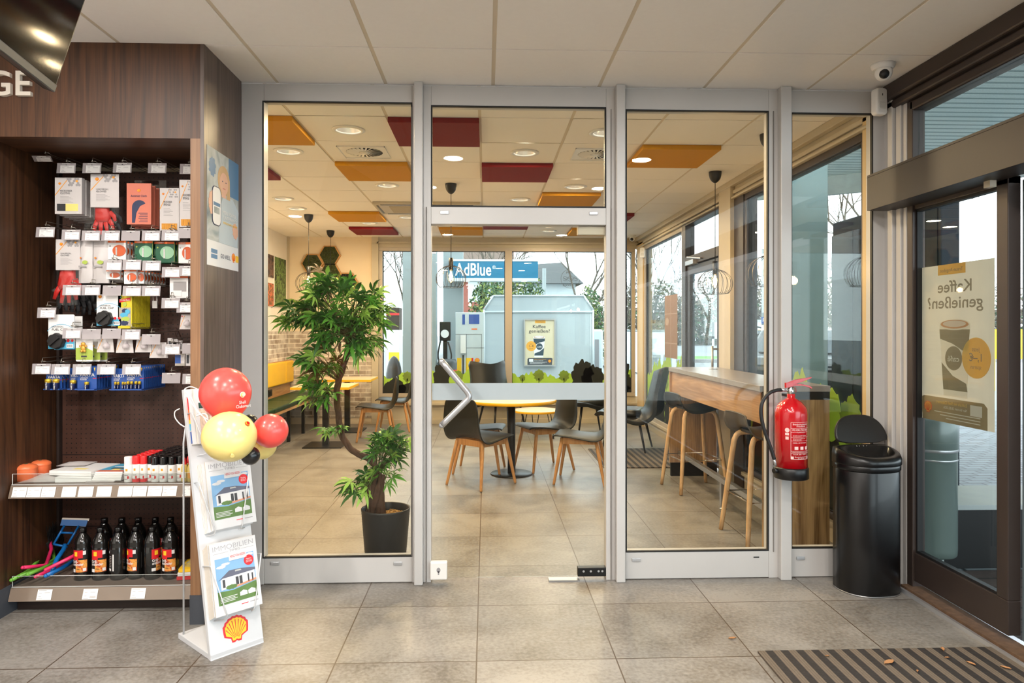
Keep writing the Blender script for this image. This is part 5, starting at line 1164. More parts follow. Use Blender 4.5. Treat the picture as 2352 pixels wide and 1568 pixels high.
# balloons and ribbons
def balloon(label, px_, py_, rpx, y, mat, knot, ry=1.0, logo=None, group=None):
    c = at(px_, py_, y); r = rpx/FPX*y; t = thing('balloon', label, 'balloon', tuple(c)); kd = Vector(knot).normalized()
    m = MB(); n, k = 28, 20; q = Vector((0, 0, -1)).rotation_difference(kd); vs = []
    for i in range(k+1):
        th = math.pi*i/k; z = -math.cos(th); rr = math.sin(th)*(1-.06*max(0, -z)); zz = z*(1.0+(.10 if z < -.3 else 0)*(-z-.3))
        for j in range(n):
            a = 2*math.pi*j/n; vs.append(c+(q @ Vector((rr*math.cos(a), rr*math.sin(a), zz)))*r*(1.0))
    m.add([(v.x, v.y, c.z+(v.z-c.z)*ry) for v in vs], [(i*n+j, i*n+(j+1) % n, (i+1)*n+(j+1) % n, (i+1)*n+j) for i in range(k) for j in range(n)], True)
    m.build('balloon_skin', mat, t, world=True)
    e = c+kd*r*1.06; MB().tube([e, e+kd*.012, e+kd*.02], [.003, .004, .008], 8).build('knot', mat, t, world=True)
    if logo:
        dx, dz, s_, col = logo; V0 = Vector((-c.x, -c.y, 0)).normalized(); V1 = Vector((-V0.y, V0.x, 0)); N = (V0*math.sqrt(max(.05, 1-dx*dx-dz*dz))+V1*dx+UZ*dz).normalized(); X = UZ.cross(N).normalized()*1; X = -X if X.x < 0 else X; Y = N.cross(X)
        if Y.z < 0: Y = -Y
        O = c+N*r*.992; O.z = c.z+(O.z-c.z)*ry; m = MB(); m.shell(O, X, Y, 0, 0, r*s_, 0, 1, .0035)
        if dz < .3: m.use(2).text('Shell', O, X, Y, -.002, -r*s_*2.2, r*.17, .004).text('Clubsmart', O, X, Y, .004, -r*s_*3.4, r*.17, .003)
        m.build('print', col, t, world=True)
    return t
def bmat(name, c): return plain(name, c, .28, 0, .03, coat=.25, sub=.35)
B_R = bmat('red_latex', C(250, 84, 78)); B_Y = bmat('yellow_latex', C(240, 220, 138)); B_K = bmat('black_latex', C(18, 18, 22))
balloon('big red balloon on top of the bunch, white print on its right side', 518, 903, 56.5, 2.98, B_R, (.1, -.0, -1), 1.03, (.62, -.02, .13, [M_WHITE, M_YEL, M_WHITE]))
balloon('big pale yellow balloon at the front of the bunch', 527, 1003, 60, 2.86, B_Y, (.35, -.75, -.4), .96, (.62, .55, .11, [M_RED, M_YEL, M_RED]))
balloon('smaller red balloon at the right of the bunch', 621, 989, 39.5, 3.02, B_R, (-1, .2, 0), .98)
balloon('small yellow balloon under the right red balloon', 602, 1022, 32, 3.11, B_Y, (-1, -.1, .3))
balloon('small black balloon at the bottom of the bunch', 575, 1046, 21, 2.93, B_K, (-.8, 0, .5), 1.0)
balloon('black balloon mostly hidden behind the red and yellow ones', 573, 972, 20, 3.16, B_K, (-.6, -.3, -.5))
M_RIB = plain('white_gift_ribbon', C(238, 236, 234), .35, 0, .03)
m = MB()
def bez(P, n=14):
    out = []
    for i in range(len(P)-1):
        p0, p1, p2, p3 = P[max(0, i-1)], P[i], P[i+1], P[min(len(P)-1, i+2)]
        for k in range(n):
            t_ = k/n; out.append(.5*((2*p1)+(p2-p0)*t_+(2*p0-5*p1+4*p2-p3)*t_*t_+(3*p1-p0-3*p2+p3)*t_**3))
    return out+[P[-1]]
m.tube(bez([at(453, 893, 3.16), at(437, 888, 3.15), at(424, 896, 3.12), at(440, 915, 3.10), at(452, 940, 3.08), at(468, 958, 3.02), at(485, 985, 2.98)]), .0028, 6)
m.tube(bez([at(424, 897, 3.13), at(433, 915, 3.10), at(447, 935, 3.07), at(456, 948, 3.05), at(480, 965, 3.0)]), .0025, 6)
m.tube(bez([at(413, 938, 3.25), at(402, 945, 3.24), at(402, 958, 3.24), at(412, 972, 3.24), at(424, 980, 3.23)]), .0028, 6)
m.tube(bez([at(452, 955, 3.05), at(470, 950, 3.04), at(478, 962, 3.02), at(470, 985, 3.02)]), .0035, 6)
tag(m.build('ribbon', M_RIB), 'white curling gift ribbon tying the balloons to the magazine stand', 'ribbon')

# ------------------------------------------------------------------ fire extinguisher
ye = 3.80; c = at(1817, 1097, ye); r = .090; hb = c.z
ex = thing('fire_extinguisher', 'red fire extinguisher hanging on the third partition post', 'fire extinguisher', (c.x, ye, hb))
M_FRED = plain('extinguisher_red', C(196, 14, 26), .2, 0, .03, coat=.6); M_RUB = plain('black_hose_rubber', C(20, 20, 22), .5, 0, .05)
MB().lathe([(r*.95, .05), (r*.95, .36), (r*.93, .375), (r*.84, .395), (r*.62, .418), (r*.36, .434), (r*.24, .440), (r*.24, .462), (r*.2, .466)], seg=40).build('cylinder', M_FRED, ex)
MB().lathe([(r*.96, 0), (r*1.02, .004), (r*1.02, .058), (r*.97, .064)], seg=40).tube([(-r*.9, -.02, .045), (-r*1.22, -.03, .045)], .014, 10).build('foot_ring', M_BLACKP, ex)
MB().lathe([(.017, .458), (.021, .463), (.021, .49), (.015, .496), (.015, .503)], seg=20).tube([(-.02, 0, .482), (-.032, 0, .483)], .008, 10).build('valve', M_CHROME, ex)
m = MB().obox((-.012, 0, .513), (.02, 0, .004), (0, .011, 0), (0, 0, .014)); m.prism([(-.03, .50), (-.012, .498), (.02, .515), (.11, .548), (.112, .555), (.02, .54), (-.02, .525)], (0, -.009, 0), UX, UZ, .018)
m.prism([(0, .505), (.06, .508), (.10, .497), (.113, .490), (.116, .496), (.10, .508), (.05, .517), (0, .514)], (0, -.007, 0), UX, UZ, .014); m.build('lever', M_FRED, ex, bevel=.001)
hp = [(-.03, 0, .483), (-.05, 0, .484), (-.085, -.005, .482), (-.13, -.012, .465), (-.168, -.02, .42), (-.178, -.025, .36), (-.168, -.03, .29), (-.145, -.032, .22), (-.122, -.033, .155), (-.108, -.034, .11)]
MB().tube(bez([Vector(p) for p in hp[1:]], 6), .010, 12).build('hose', M_RUB, ex)
MB().tube([hp[0], (-.056, 0, .485)], .0105, 10).build('hose_coupling', M_ALUG, ex); MB().tube([(-.109, -.034, .112), (-.1, -.034, .075)], .007, 10).build('hose_nozzle', M_ALUG, ex)
MB().tube([(.02, 0, .5), (.028, 0, .485), (.026, -.002, .47)], .0015, 5).build('safety_seal', M_FRED, ex)
MB().box(-.02, .02, .085, .094, .33, .40).obox((0, .05, .45), (.012, 0, 0), (0, .045, 0), (0, 0, .006)).build('wall_bracket', M_BLACKM, ex)
M_EXT = plain('pale_label_print', C(240, 200, 196), .4, 0, .02)
m = MB(); R_ = r*.95
def wrap(m, z0, z1, a0, a1, lift=.0008):
    m.lathe([(R_+lift, z0), (R_+lift, z1)], seg=max(2, int(abs(a1-a0)/7)), capb=False, capt=False, a0=math.radians(a0-90), a1=math.radians(a1-90))
for z in (.315, .283, .262, .16, .148, .115, .118, .235, .215): wrap(m, z, z+.0012, -24, 50)
for a_ in (-25, 50): wrap(m, .118, .315, a_, a_+1.2)
wrap(m, .115, .315, 38, 39)
for k in range(3): wrap(m, .168, .185, -12+k*21, 1+k*21)
def wtext(m, body, zc, sz, a_c, wdeg, bold=0):
    vs, fs = text_geo(body, bold); xs = [v.x for v in vs]; x0, x1 = min(xs), max(xs)
    m.add([((R_+.0012)*math.cos(math.radians(a_c-90+(v.x-(x0+x1)/2)/(x1-x0)*wdeg)), (R_+.0012)*math.sin(math.radians(a_c-90+(v.x-(x0+x1)/2)/(x1-x0)*wdeg)), zc+v.y*sz) for v in vs], fs)
wtext(m, 'Brandschutzservice', .305, .013, 12, 60, .02); wtext(m, 'Friedland', .294, .012, 12, 34, .02); wtext(m, 'FEUERLÖSCHER', .274, .014, 12, 62, .03); wtext(m, '6 kg ABC-PULVER', .262, .007, 12, 34); wtext(m, 'SICHERUNGSSTIFT ZIEHEN', .243, .008, 8, 52, .01); wtext(m, 'SCHLAUCH NEHMEN UND', .228, .007, 6, 48, .01); wtext(m, 'FEUER RICHTEN', .221, .007, -2, 30, .01); wtext(m, 'HEBEL BETÄTIGEN', .205, .008, 8, 52, .01)
wtext(m, 'VORSICHT BEI ELEKTRISCHEN ANLAGEN', .154, .007, 12, 66, .01); wtext(m, 'NUR BIS 1000 V', .143, .007, 12, 56, .01); wtext(m, 'Brandschutzservice', .129, .009, 12, 46, .02); wtext(m, 'Friedland', .120, .009, 12, 24, .02)
wrap(m, .118, .132, -24, -15, .001); wrap(m, .118, .132, 40, 47, .001)
vs = [((R_+.001)*math.cos(math.radians(-90-37+8*math.cos(q))), (R_+.001)*math.sin(math.radians(-90-37+8*math.cos(q))), .273+.012*math.sin(q)) for q in [2*math.pi*i/20 for i in range(20)]]; m.add(vs, [tuple(range(20))[::-1]])
wrap(m, .245, .258, -44, -31); wrap(m, .222, .238, -43, -32)
m.build('label_print', M_EXT, ex)

# ------------------------------------------------------------------ sensor bin, half round, lid open
by, bx = 3.775, at(1992, 1370, 3.65).x+.058
M_BIN = plain('black_satin_bin', C(13, 13, 15), .3, .1, .04, coat=.12)
def half(rx, ry, z, n=26, back=.05):
    pts = []
    for i in range(n+1):
        a = math.pi+math.pi*i/n; pts.append((rx*math.copysign(abs(math.cos(a))**.75, math.cos(a)), ry*math.sin(a), z))
    pts += [(rx*.96, back, z), (rx*.6, back+.012, z), (0, back+.016, z), (-rx*.6, back+.012, z), (-rx*.96, back, z)]
    return pts
def loft(m, rings, cap0=True, cap1=True, smooth=True):
    n = len(rings[0]); vs = [p for r_ in rings for p in r_]
    m.add(vs, [(i*n+k, i*n+(k+1) % n, (i+1)*n+(k+1) % n, (i+1)*n+k) for i in range(len(rings)-1) for k in range(n)], smooth)
    o = len(m.v)-len(vs)
    if cap0: m.f.append(tuple(o+k for k in range(n))[::-1]); m.mi.append(m.m); m.sm.append(False)
    if cap1: m.f.append(tuple(o+(len(rings)-1)*n+k for k in range(n))); m.mi.append(m.m); m.sm.append(False)
bn = thing('waste_bin', 'tall black half round bin with its lid up, in the corner by the entrance', 'bin', (bx, by, 0), math.radians(7))
R0 = .168
m = MB(); loft(m, [half(R0*.97, .15, .0), half(R0, .155, .012), half(R0, .155, .655), half(R0*.985, .153, .66)], smooth=True); m.build('body', M_BIN, bn)
m = MB(); loft(m, [half(R0*.99, .154, -.001), half(R0*1.004, .158, .003), half(R0*1.004, .158, .008)]); m.build('base_ring', M_STEEL, bn)
m = MB(); loft(m, [half(R0*1.0, .157, .66), half(R0*1.02, .160, .664), half(R0*1.02, .160, .69), half(R0*.99, .157, .694)]); m.build('collar', M_BIN, bn)
m = MB(); loft(m, [half(R0*1.03, .162, .69), half(R0*1.04, .165, .695), half(R0*1.04, .165, .735), half(R0*1.0, .158, .762), half(R0*.90, .135, .768, back=.035), half(R0*.84, .118, .764, back=.02), half(R0*.80, .11, .70, back=.015)], cap1=True); m.v = [(x, y, z+max(0, z-.695)/.07*(y*.22)) for x, y, z in m.v]; m.build('head', M_BIN, bn)
m = MB(); rg = []
for k, (s_, d_) in enumerate(((.88, -.004), (.94, 0), (.94, .01), (.88, .016))):
    q = [Vector(p) for p in half(R0*s_, .125*s_/.86, 0, back=.02)]
    A_ = math.radians(-112); Rx = Matrix.Rotation(A_, 3, 'X')
    rg.append([Rx @ (Vector((p.x*1.0+.03, -(-p.y+.045)*.95, d_)))+Vector((0, .055, .775)) for p in q])
loft(m, rg); m.build('lid', plain('matt_black_lid', C(12, 12, 13), .45, 0, .03), bn)
m = MB()
for x in (-.03, -.015, .01, .03): m.sphere((x, .03, .772), .0035, seg=8, rings=6)
m.build('hinge', M_CHROME, bn)

# ------------------------------------------------------------------ screen, dome camera, motion sensor
c0 = at(125, 212, 2.3); dd = Vector((-.177, .984, 0)).normalized()*-1; nn = Vector((.984, .177, 0)).normalized(); tl_ = math.radians(16.5); up = UZ*math.cos(tl_)+nn*math.sin(tl_); fn = nn*math.cos(tl_)-UZ*math.sin(tl_)
tv = thing('hanging_screen', 'black flat screen hanging tilted from the ceiling in the upper left corner', 'screen', tuple(c0))
Wt, Ht = 1.25, .74; cc = c0+dd*Wt/2+up*Ht/2
MB().obox(cc-fn*.018, dd*Wt/2, up*Ht/2, fn*.018).build('housing', M_BLACKP, tv, world=True, bevel=.004)
MB().obox(cc+fn*.0005, dd*(Wt/2-.010), up*(Ht/2-.010)+up*.0, fn*.0006).build('display_glass', plain('switched_off_display', C(6, 6, 8), .08, 0, .02, spec=.25), tv, world=True)
MB().obox(c0+dd*Wt/2+up*.012-fn*.012, dd*Wt/2, up*.013, fn*.014).build('lower_bezel', plain('grey_bezel', C(84, 84, 84), .3, .5), tv, world=True, bevel=.003)
q = cc-fn*.05; MB().tube([q, Vector((q.x, q.y, CH-.01))], .02, 10).lathe([(.07, CH-.012), (.07, CH)], (q.x, q.y, 0), 20).obox(q+fn*.012, dd*.12, up*.1, fn*.012).build('ceiling_bracket', M_BLACKM, tv, world=True)
c = atz(2028, 148, CH); cm = thing('dome_camera', 'white dome security camera on the shop ceiling near the entrance', 'camera', (c.x, c.y, CH))
MB().lathe([(.058, 0), (.058, -.012), (.052, -.022), (.048, -.028)], seg=32).build('base', M_WHITEP, cm)
MB().sphere((0, -.006, -.046), .042, seg=24, rings=16).build('ball', M_WHITEP, cm)
MB().sphere((-.008, -.024, -.056), .027, seg=20, rings=14).build('lens_window', M_BLACKP, cm)
c = at(2021, 234, 3.86); pr_ = thing('motion_sensor', 'white motion sensor in the corner above the entrance header', 'sensor', (c.x, 3.86, c.z-.07), math.radians(12))
MB().prism(rounded(.075, .15, .02), (0, -.02, .07), UX, UZ, .05).build('housing', M_WHITEP, pr_, bevel=.012, seg=4)
MB().prism(rounded(.05, .04, .01), (0, -.0225, .045), UX, UZ, .01).build('lens', plain('sensor_lens', C(216, 214, 208), .3), pr_, bevel=.004); MB().box(-.002, .002, -.0215, -.02, .10, .112).build('indicator', M_BLACKP, pr_)

# ------------------------------------------------------------------ mats and fallen leaves
mm = stripes_mat('aluminium_strip_mat', C(38, 34, 34), C(106, 94, 82), .068, .5, 0)
tag(MB().box(1.19, 2.24, .6, 3.03, .0005, .010).build('entrance_mat', mm), 'striped entrance mat in the lower right corner of the shop floor', 'mat')
tag(MB().box(1.20, 2.20, 7.09, 8.22, .0005, .010).build('entrance_mat', mm), 'striped mat in front of the brown side door of the cafe', 'mat')
M_LEAF = plain('dry_leaf', C(176, 128, 84), .8, 0, .15)
for i, (px_, py_, s_, rz, lab) in enumerate(((1682, 1467, .03, .2, 'dry leaf lying on the floor tile left of the mat'), (2042, 1522, .05, .5, 'largest dry leaf on the entrance mat'), (2165, 1492, .028, 1.2, 'dry leaf at the far edge of the mat'), (2230, 1525, .03, 2, 'curled dry leaf towards the right of the mat'), (2175, 1512, .016, 0, 'tiny dry leaf in the middle of the mat'), (2107, 1543, .016, 1, 'tiny pale leaf near the mat front'), (2310, 1535, .03, 2.4, 'dry leaf at the right edge of the mat'), (1900, 1508, .014, 0, 'dark leaf crumb near the left of the mat'))):
    z = .0105 if py_ > 1486 and px_ > 1740 else .001; c = atz(px_, py_, z); m = MB(); vs = []
    for j in range(5):
        for k in range(4): u, v = j/4-.5, k/3-.5; ww = (1-(2*u)**2)*.5+.05; x, y = u*s_*1.3, v*s_*ww; vs.append((c.x+x*math.cos(rz)-y*math.sin(rz), c.y+x*math.sin(rz)+y*math.cos(rz), z+.0005+.012*abs(v)+.004*abs(u)*(j % 2)))
    m.add(vs, [(j*4+k, j*4+k+1, (j+1)*4+k+1, (j+1)*4+k) for j in range(4) for k in range(3)], True); tag(m.build('dry_leaf', M_LEAF), lab, 'leaf')

# ------------------------------------------------------------------ coffee poster taped outside on the entrance door, seen from behind
def coffee_poster(m, O, X, Y, w_, h_, mir, cs):
    # cs slots: paper, yellow, ink, cup, foam, panel, red, shell yellow
    k = -1 if mir else 1
    F_ = lambda x: x*k
    def R2(x0, y0, x1, y1, l=.0008): m.rect(O, X, Y, w_*min(F_(x0), F_(x1)), h_*y0, w_*max(F_(x0), F_(x1)), h_*y1, l)
    m.use(1); R2(-.16, .435, .2, .5); m.use(2).text('Treue-Angebot', O, X, Y, w_*F_(.02), h_*.462, h_*.032, .0012, mirror=mir, width=w_*.30)
    m.use(2).text('Kaffee', O, X, Y, w_*F_(-.02), h_*.355, h_*.105, .001, .02, mirror=mir, width=w_*.44).text('genießen?', O, X, Y, w_*F_(-.01), h_*.255, h_*.105, .001, .02, mirror=mir, width=w_*.72)
    cx = -.02
    def P2(pts, l=.0009): q = [(w_*F_(x), h_*y) for x, y in pts]; m.flat(q if not mir else q[::-1], O, X, Y, l)
    m.use(4); P2([(cx-.16, -.33), (cx+.14, -.33), (cx+.20, .12), (cx-.2, .12)][::1], .0009)
    m.use(3); P2([(cx-.195, .09), (cx+.198, .09), (cx+.19, .03), (cx+.02, .0), (cx-.17, -.06)], .0012); P2([(cx-.165, -.29), (cx+.145, -.29), (cx+.17, -.12), (cx+.02, -.2), (cx-.15, -.24)], .0012)
    m.use(3).ell(O, X, Y, w_*F_(cx+.01), -h_*.09, w_*.11, h_*.075, .0016, 28); m.use(4).text('café', O, X, Y, w_*F_(cx+.01), -h_*.095, h_*.05, .002, .01, mirror=mir, width=w_*.15)
    m.use(4).ell(O, X, Y, w_*F_(cx), h_*.12, w_*.2, h_*.035, .0014, 28); m.use(8).ell(O, X, Y, w_*F_(cx), h_*.122, w_*.18, h_*.027, .0018, 28); m.use(4).ell(O, X, Y, w_*F_(cx), h_*.125, w_*.15, h_*.02, .0022, 28)
    m.use(1).ell(O, X, Y, w_*F_(-.29), -h_*.08, w_*.17, w_*.17*1.0, .002, 32)
    m.use(2).text('Jetzt', O, X, Y, w_*F_(-.29), -h_*.03, h_*.035, .0024, mirror=mir).text('1,–€', O, X, Y, w_*F_(-.29), -h_*.08, h_*.065, .0024, .02, mirror=mir).text('sparen', O, X, Y, w_*F_(-.29), -h_*.135, h_*.035, .0024, mirror=mir)
    m.use(5); P2([(-.42, -.5), (.42, -.5), (.44, -.36), (.40, -.345), (-.38, -.345), (-.42, -.37)], .0009)
    m.use(1).text('Exklusiv mit Shell Clubsmart', O, X, Y, w_*F_(.02), -h_*.375, h_*.028, .0014, mirror=mir, width=w_*.4); m.use(4).text('Nur bis zum 28.02.2026', O, X, Y, w_*F_(-.03), -h_*.405, h_*.022, .0014, mirror=mir, width=w_*.3)
    for i in range(3): R2(-.34, -.435-.018*i, .25-.08*i, -.44-.018*i, .0014)
    m.use(4); R2(-.36, -.43, -.22, -.365, .0016)
    m.shell(O, X, Y, w_*F_(.34), -h_*.42, w_*.06, 6, 7, .0016)
p_bl, p_tr, p_tl = atx(2100, 958, XR+.028), atx(2276, 592, XR+.028), atx(2100, 617, XR+.028)
z1, z0 = atx(2188, 604, XR+.028).z, atx(2188, 975, XR+.028).z
yf, yn = p_bl.y, p_tr.y; O = Vector((XR+.046, (yf+yn)/2, (z0+z1)/2)); X, Y = Vector((0, -1, 0)), UZ; w_, h_ = yf-yn, z1-z0
def bm(n_, c, a=.55): return backlit(n_, c, a, .45)
PCB = [bm('poster_paper_seen_from_behind', C(244, 232, 216)), bm('pale_yellow_print_from_behind', C(248, 208, 120)), bm('grey_print_from_behind', C(150, 136, 118), .3), bm('taupe_print_from_behind', C(160, 144, 118), .35), bm('white_print_from_behind', C(250, 242, 230)), bm('panel_print_from_behind', C(172, 150, 116), .4), bm('red_print_from_behind', C(226, 110, 80), .3), bm('yellow_emblem_from_behind', C(240, 200, 110)), bm('crema_print_from_behind', C(214, 160, 120), .4)]
m = MB(); m.use(0).prism([(-w_/2, -h_/2), (w_/2, -h_/2), (w_/2, h_/2), (-w_/2, h_/2)], O, X, Y, .0005)
coffee_poster(m, O, X, Y, w_, h_, True, None)
ps = m.build('window_poster', PCB, origin=False); tag(ps, 'beige coffee poster on the entrance door glass, its writing seen mirrored', 'poster')
# ------------------------------------------------------------------ cafe ceiling: felt panels, air diffusers, cassette, pendants
M_FY = plain('ochre_felt', C(200, 140, 26), .95, 0, .05, 30, bump=.15); M_FR = plain('dark_red_felt', C(120, 2, 12), .95, 0, .06, 30, bump=.15)
GX = lambda i: -.04+.6*i
GY = lambda j: 4.55+.612*j
for i, j, mt, lab in ((-3, 0, M_FY, 'ochre felt ceiling panel nearest the left frame'), (-1, 0, M_FR, 'dark red felt panel crossing the top of the first partition post'), (-2, 2, M_FY, 'ochre felt panel over the crown of the potted tree'), (-4, 2, M_FR, 'dark red felt panel cut by the left window frame'),
    (0, 2, M_FR, 'dark red felt panel in the middle of the glass over the door'), (1, 4, M_FY, 'ochre felt panel low in the glass over the door'), (2, 1, M_FY, 'ochre felt panel at the top of the right hand pane'), (-3, 6, M_FY, 'far ochre felt panel above the bench pendants'),
    (-3, 8, M_FR, 'far dark red felt panel above the end wall on the left'), (-1, 8, M_FY, 'far ochre felt panel left of the door, seen under the transom'), (0, 7, M_FR, 'dark red felt panel seen just under the transom'), (2, 8, M_FY, 'far ochre felt panel at the top right of the door glass'), (2, 6, M_FR, 'small visible corner of a dark red felt panel beside the second post')):
    tag(MB().box(GX(i)+.005, GX(i)+.595, GY(j)+.004, GY(j)+.606, CH-.036, CH-.0006).build('acoustic_panel', mt, bevel=.003), lab, 'ceiling panel')
def diffuser(x, y, s, lab):
    t = thing('air_diffuser', lab, 'vent', (x, y, CH)); h = s/2
    m = MB(); n = 40; vs = []
    for k in range(n):
        a = 2*math.pi*k/n; ca, sa = math.cos(a), math.sin(a); q = h/max(abs(ca), abs(sa)); vs += [(h*.78*ca, h*.78*sa, -.004), (q*ca, q*sa, -.004)]
    for cx, cy in ((h, h), (-h, h), (-h, -h), (h, -h)): vs.append((cx, cy, -.004))
    fs = [(2*k, 2*k+1, 2*((k+1) % n)+1, 2*((k+1) % n))[::-1] for k in range(n)]; m.add(vs, [f[::-1] for f in fs]); m.box(-h, h, -h, h, -.0035, -.001) if False else None
    for a0, a1, b0, b1 in ((-h, h, -h, -h+.006), (-h, h, h-.006, h), (-h, -h+.006, -h, h), (h-.006, h, -h, h)): m.box(a0, a1, b0, b1, -.010, -.0005)
    m.build('face_plate', M_WHITEP, t)
    MB().lathe([(h*.79, -.0008), (.001, -.0008)], seg=40).build('dark_core', M_BLACKP, t)
    m = MB()
    for k in range(24):
        a = 2*math.pi*k/24; d = Vector((math.cos(a), math.sin(a), 0)); s_ = Vector((-math.sin(a), math.cos(a), 0)); c_ = d*h*.50
        m.obox(c_+Vector((0, 0, -.0045)), d*h*.27, s_*h*.045+Vector((0, 0, .002)), (0, 0, .0008))
    m.lathe([(h*.24, -.006), (.001, -.007)], seg=24); m.build('swirl_blade', M_WHITEP, t)
diffuser(GX(-1.5), GY(1.5), .36, 'square swirl air diffuser above the potted tree'); diffuser(GX(1.5), GY(1.5), .36, 'square swirl air diffuser at the right of the glass over the door'); diffuser(GX(1.5), GY(7.5), .36, 'far swirl air diffuser seen just under the transom')
t = thing('air_conditioner', 'cream ceiling air conditioning cassette left of the first partition post', 'air conditioner', (-.64, 7.92, CH))
MB().box(-.58, .58, -.34, .34, -.03, -.0005).build('cover', M_CREAM, t, bevel=.006); m = MB()
for a0, a1, b0, b1 in ((-.5, .5, -.31, -.28), (-.5, .5, .28, .31), (-.55, -.53, -.25, .25), (.53, .55, -.25, .25)): m.box(a0, a1, b0, b1, -.0335, -.0301)
m.build('air_slot', M_BLACKP, t); MB().box(-.42, .42, -.2, .2, -.035, -.0302).build('intake_grille', plain('beige_grille', C(176, 160, 130), .7, 0, .1, 60), t)
M_FIL = plain('glowing_filament', C(255, 240, 200), .3, emit=(1, .78, .42, 1), es=60); M_BULB = glass('bulb_glass', (1, .93, .8, 1), 1.2)
M_BRASSW = plain('dark_bronze_wire', C(30, 24, 20), .35, .6, .05)
def pendant(lab, x, y, zb, rr):
    t = thing('pendant_lamp', lab, 'pendant lamp', (x, y, CH), group=None)
    MB().lathe([(.001, -.098), (.012, -.096), (.03, -.082), (.045, -.06), (.053, -.03), (.055, -.002), (.055, -.0006)], seg=28).build('ceiling_cup', M_BLACKP, t)
    h = CH-zb; topz = -h+rr*1.62
    MB().tube([(0, 0, -.09), (0, 0, topz+.06)], .003, 8).build('cord', M_BLACKP, t)
    MB().lathe([(.012, topz+.065), (.022, topz+.062), (.022, topz-.02), (.018, topz-.055), (.016, topz-.055)], seg=20).build('socket', M_BLACKP, t)
    m = MB(); n = 20
    for k in range(n):
        a = 2*math.pi*k/n+.1; pts = []
        for i in range(13):
            th = math.radians(14+i*(132-14)/12*1.0); pts.append((rr*math.sin(th)*math.cos(a), rr*math.sin(th)*math.sin(a), -h+rr*.70+rr*.86*math.cos(th)))
        m.tube(pts, .0019, 5)
    for th in (14, 132):
        th = math.radians(th); q = rr*math.sin(th); z = -h+rr*.70+rr*.86*math.cos(th)
        m.tube([(q*math.cos(2*math.pi*i/28), q*math.sin(2*math.pi*i/28), z) for i in range(28)], .0022, 5, closed=True)
    m.build('wire_shade', M_BRASSW, t)
    bz = topz-.055
    MB().lathe([(.014, bz+.012), (.016, bz), (.024, bz-.03), (.032, bz-.065), (.031, bz-.09), (.02, bz-.112), (.001, bz-.12)], seg=24, capb=False).build('bulb', M_BULB, t)
    m = MB()
    for k in range(5): a = 2*math.pi*k/5; m.tube([(.006*math.cos(a), .006*math.sin(a), bz-.01), (.016*math.cos(a), .016*math.sin(a), bz-.085)], .0022, 5)
    m.build('filament', M_FIL, t)
    light('lamp', (0, 0, bz-.05), 5, .03, (1, .66, .32), kind='POINT', parent=t)
    return t
def pz(px_, py_, y): return at(px_, py_, y).z
pendant('wire globe pendant hanging over the round table, in the door glass', -.33, 6.64, pz(1034, 664, 6.64), .143)
pendant('wire globe pendant over the far end of the high counter', 2.0, 6.05, pz(1643, 679, 6.05), .147)
pendant('wire globe pendant cut by the third post, nearest over the high counter', 1.985, 4.87, pz(1755, 662, 4.87), .147)
pendant('wire globe pendant over the bench, left one above the tree crown', -2.127, 8.5, pz(709, 671, 8.5), .155)
pendant('farther wire globe pendant over the bench, near the moss hexagons', -2.167, 9.87, pz(760, 685, 9.87), .15)

# ------------------------------------------------------------------ pictures and moss on the walls
def pict(px0, px1, p_tl, p_bl, mat, lab):
    a, b, c_ = atx(px0, p_tl, XL+.02), atx(px1, p_tl, XL+.02), atx(px0, p_bl, XL+.02)
    y0, y1 = sorted((a.y, b.y)); z1, z0 = a.z, c_.z
    m = MB().use(1).box(XL+.001, XL+.018, y0, y1, z0, z1).use(0).box(XL+.018, XL+.020, y0+.002, y1-.002, z0+.002, z1-.002)
    tag(m.build('wall_picture', [mat, M_WHITE]), lab, 'picture')
pict(600, 629, 577, 632, cells_mat('dark_hands_print', [C(16, 11, 8), C(30, 20, 14), C(110, 76, 54), C(16, 11, 9)], 9), 'dark unframed picture of hands, upper left on the cafe wall')
pict(631, 657, 588, 704, cells_mat('green_beans_print', [C(16, 28, 10), C(36, 60, 22), C(110, 140, 72), C(20, 40, 14)], 12), 'tall unframed picture of green leaves on the cafe wall')
pict(600, 629, 645, 701, cells_mat('red_berries_print', [C(90, 30, 20), C(210, 110, 76), C(50, 70, 30), C(180, 50, 34)], 14), 'small unframed picture of red berries below the dark one')
M_MOSS = plain('dried_moss', C(66, 74, 26), .95, 0, .35, 40, bump=.9); M_HEXW = plain('light_wood_hexagon', C(190, 142, 84), .6, 0, .1)
def hexa(px_, py_, lab, mt):
    c = at(px_, py_, YF-.04); R_ = .165; t = thing('moss_hexagon', lab, 'wall decoration', (c.x, YF-.001, c.z)); m = MB()
    P = [(R_*math.cos(math.radians(60*k)), R_*math.sin(math.radians(60*k))) for k in range(6)]; m.prism(P, (0, -.045, 0), UX, UZ, .044); m.build('wooden_tray', M_HEXW, t)
    m = MB(); rnd = random.Random(int(px_)); n = 15; vs = []; Rq = R_*.88
    idx = {}
    for i in range(-n, n+1):
        for j in range(-n, n+1):
            x, z = Rq*(i+.5*j)/n, Rq*j*.866/n
            if max(abs(j*.866), abs(.866*(i+.5*j)+.5*.866*j), abs(.866*(i+.5*j)-.5*.866*j))/n <= .87: idx[(i, j)] = len(vs); edge = 1 if max(abs(j*.866), abs(.866*(i+.5*j)+.5*.866*j), abs(.866*(i+.5*j)-.5*.866*j))/n < .82 else 0; vs.append((x, -.046-edge*rnd.uniform(.006, .026), z))
    fs = []
    for (i, j) in idx:
        for tri in (((i, j), (i+1, j), (i, j+1)), ((i+1, j), (i+1, j-1), (i, j)) if False else ((i+1, j), (i+1, j+1), (i, j+1))):
            if all(q in idx for q in tri): fs.append(tuple(idx[q] for q in tri))
    m.add(vs, fs); m.build('moss', mt, t)
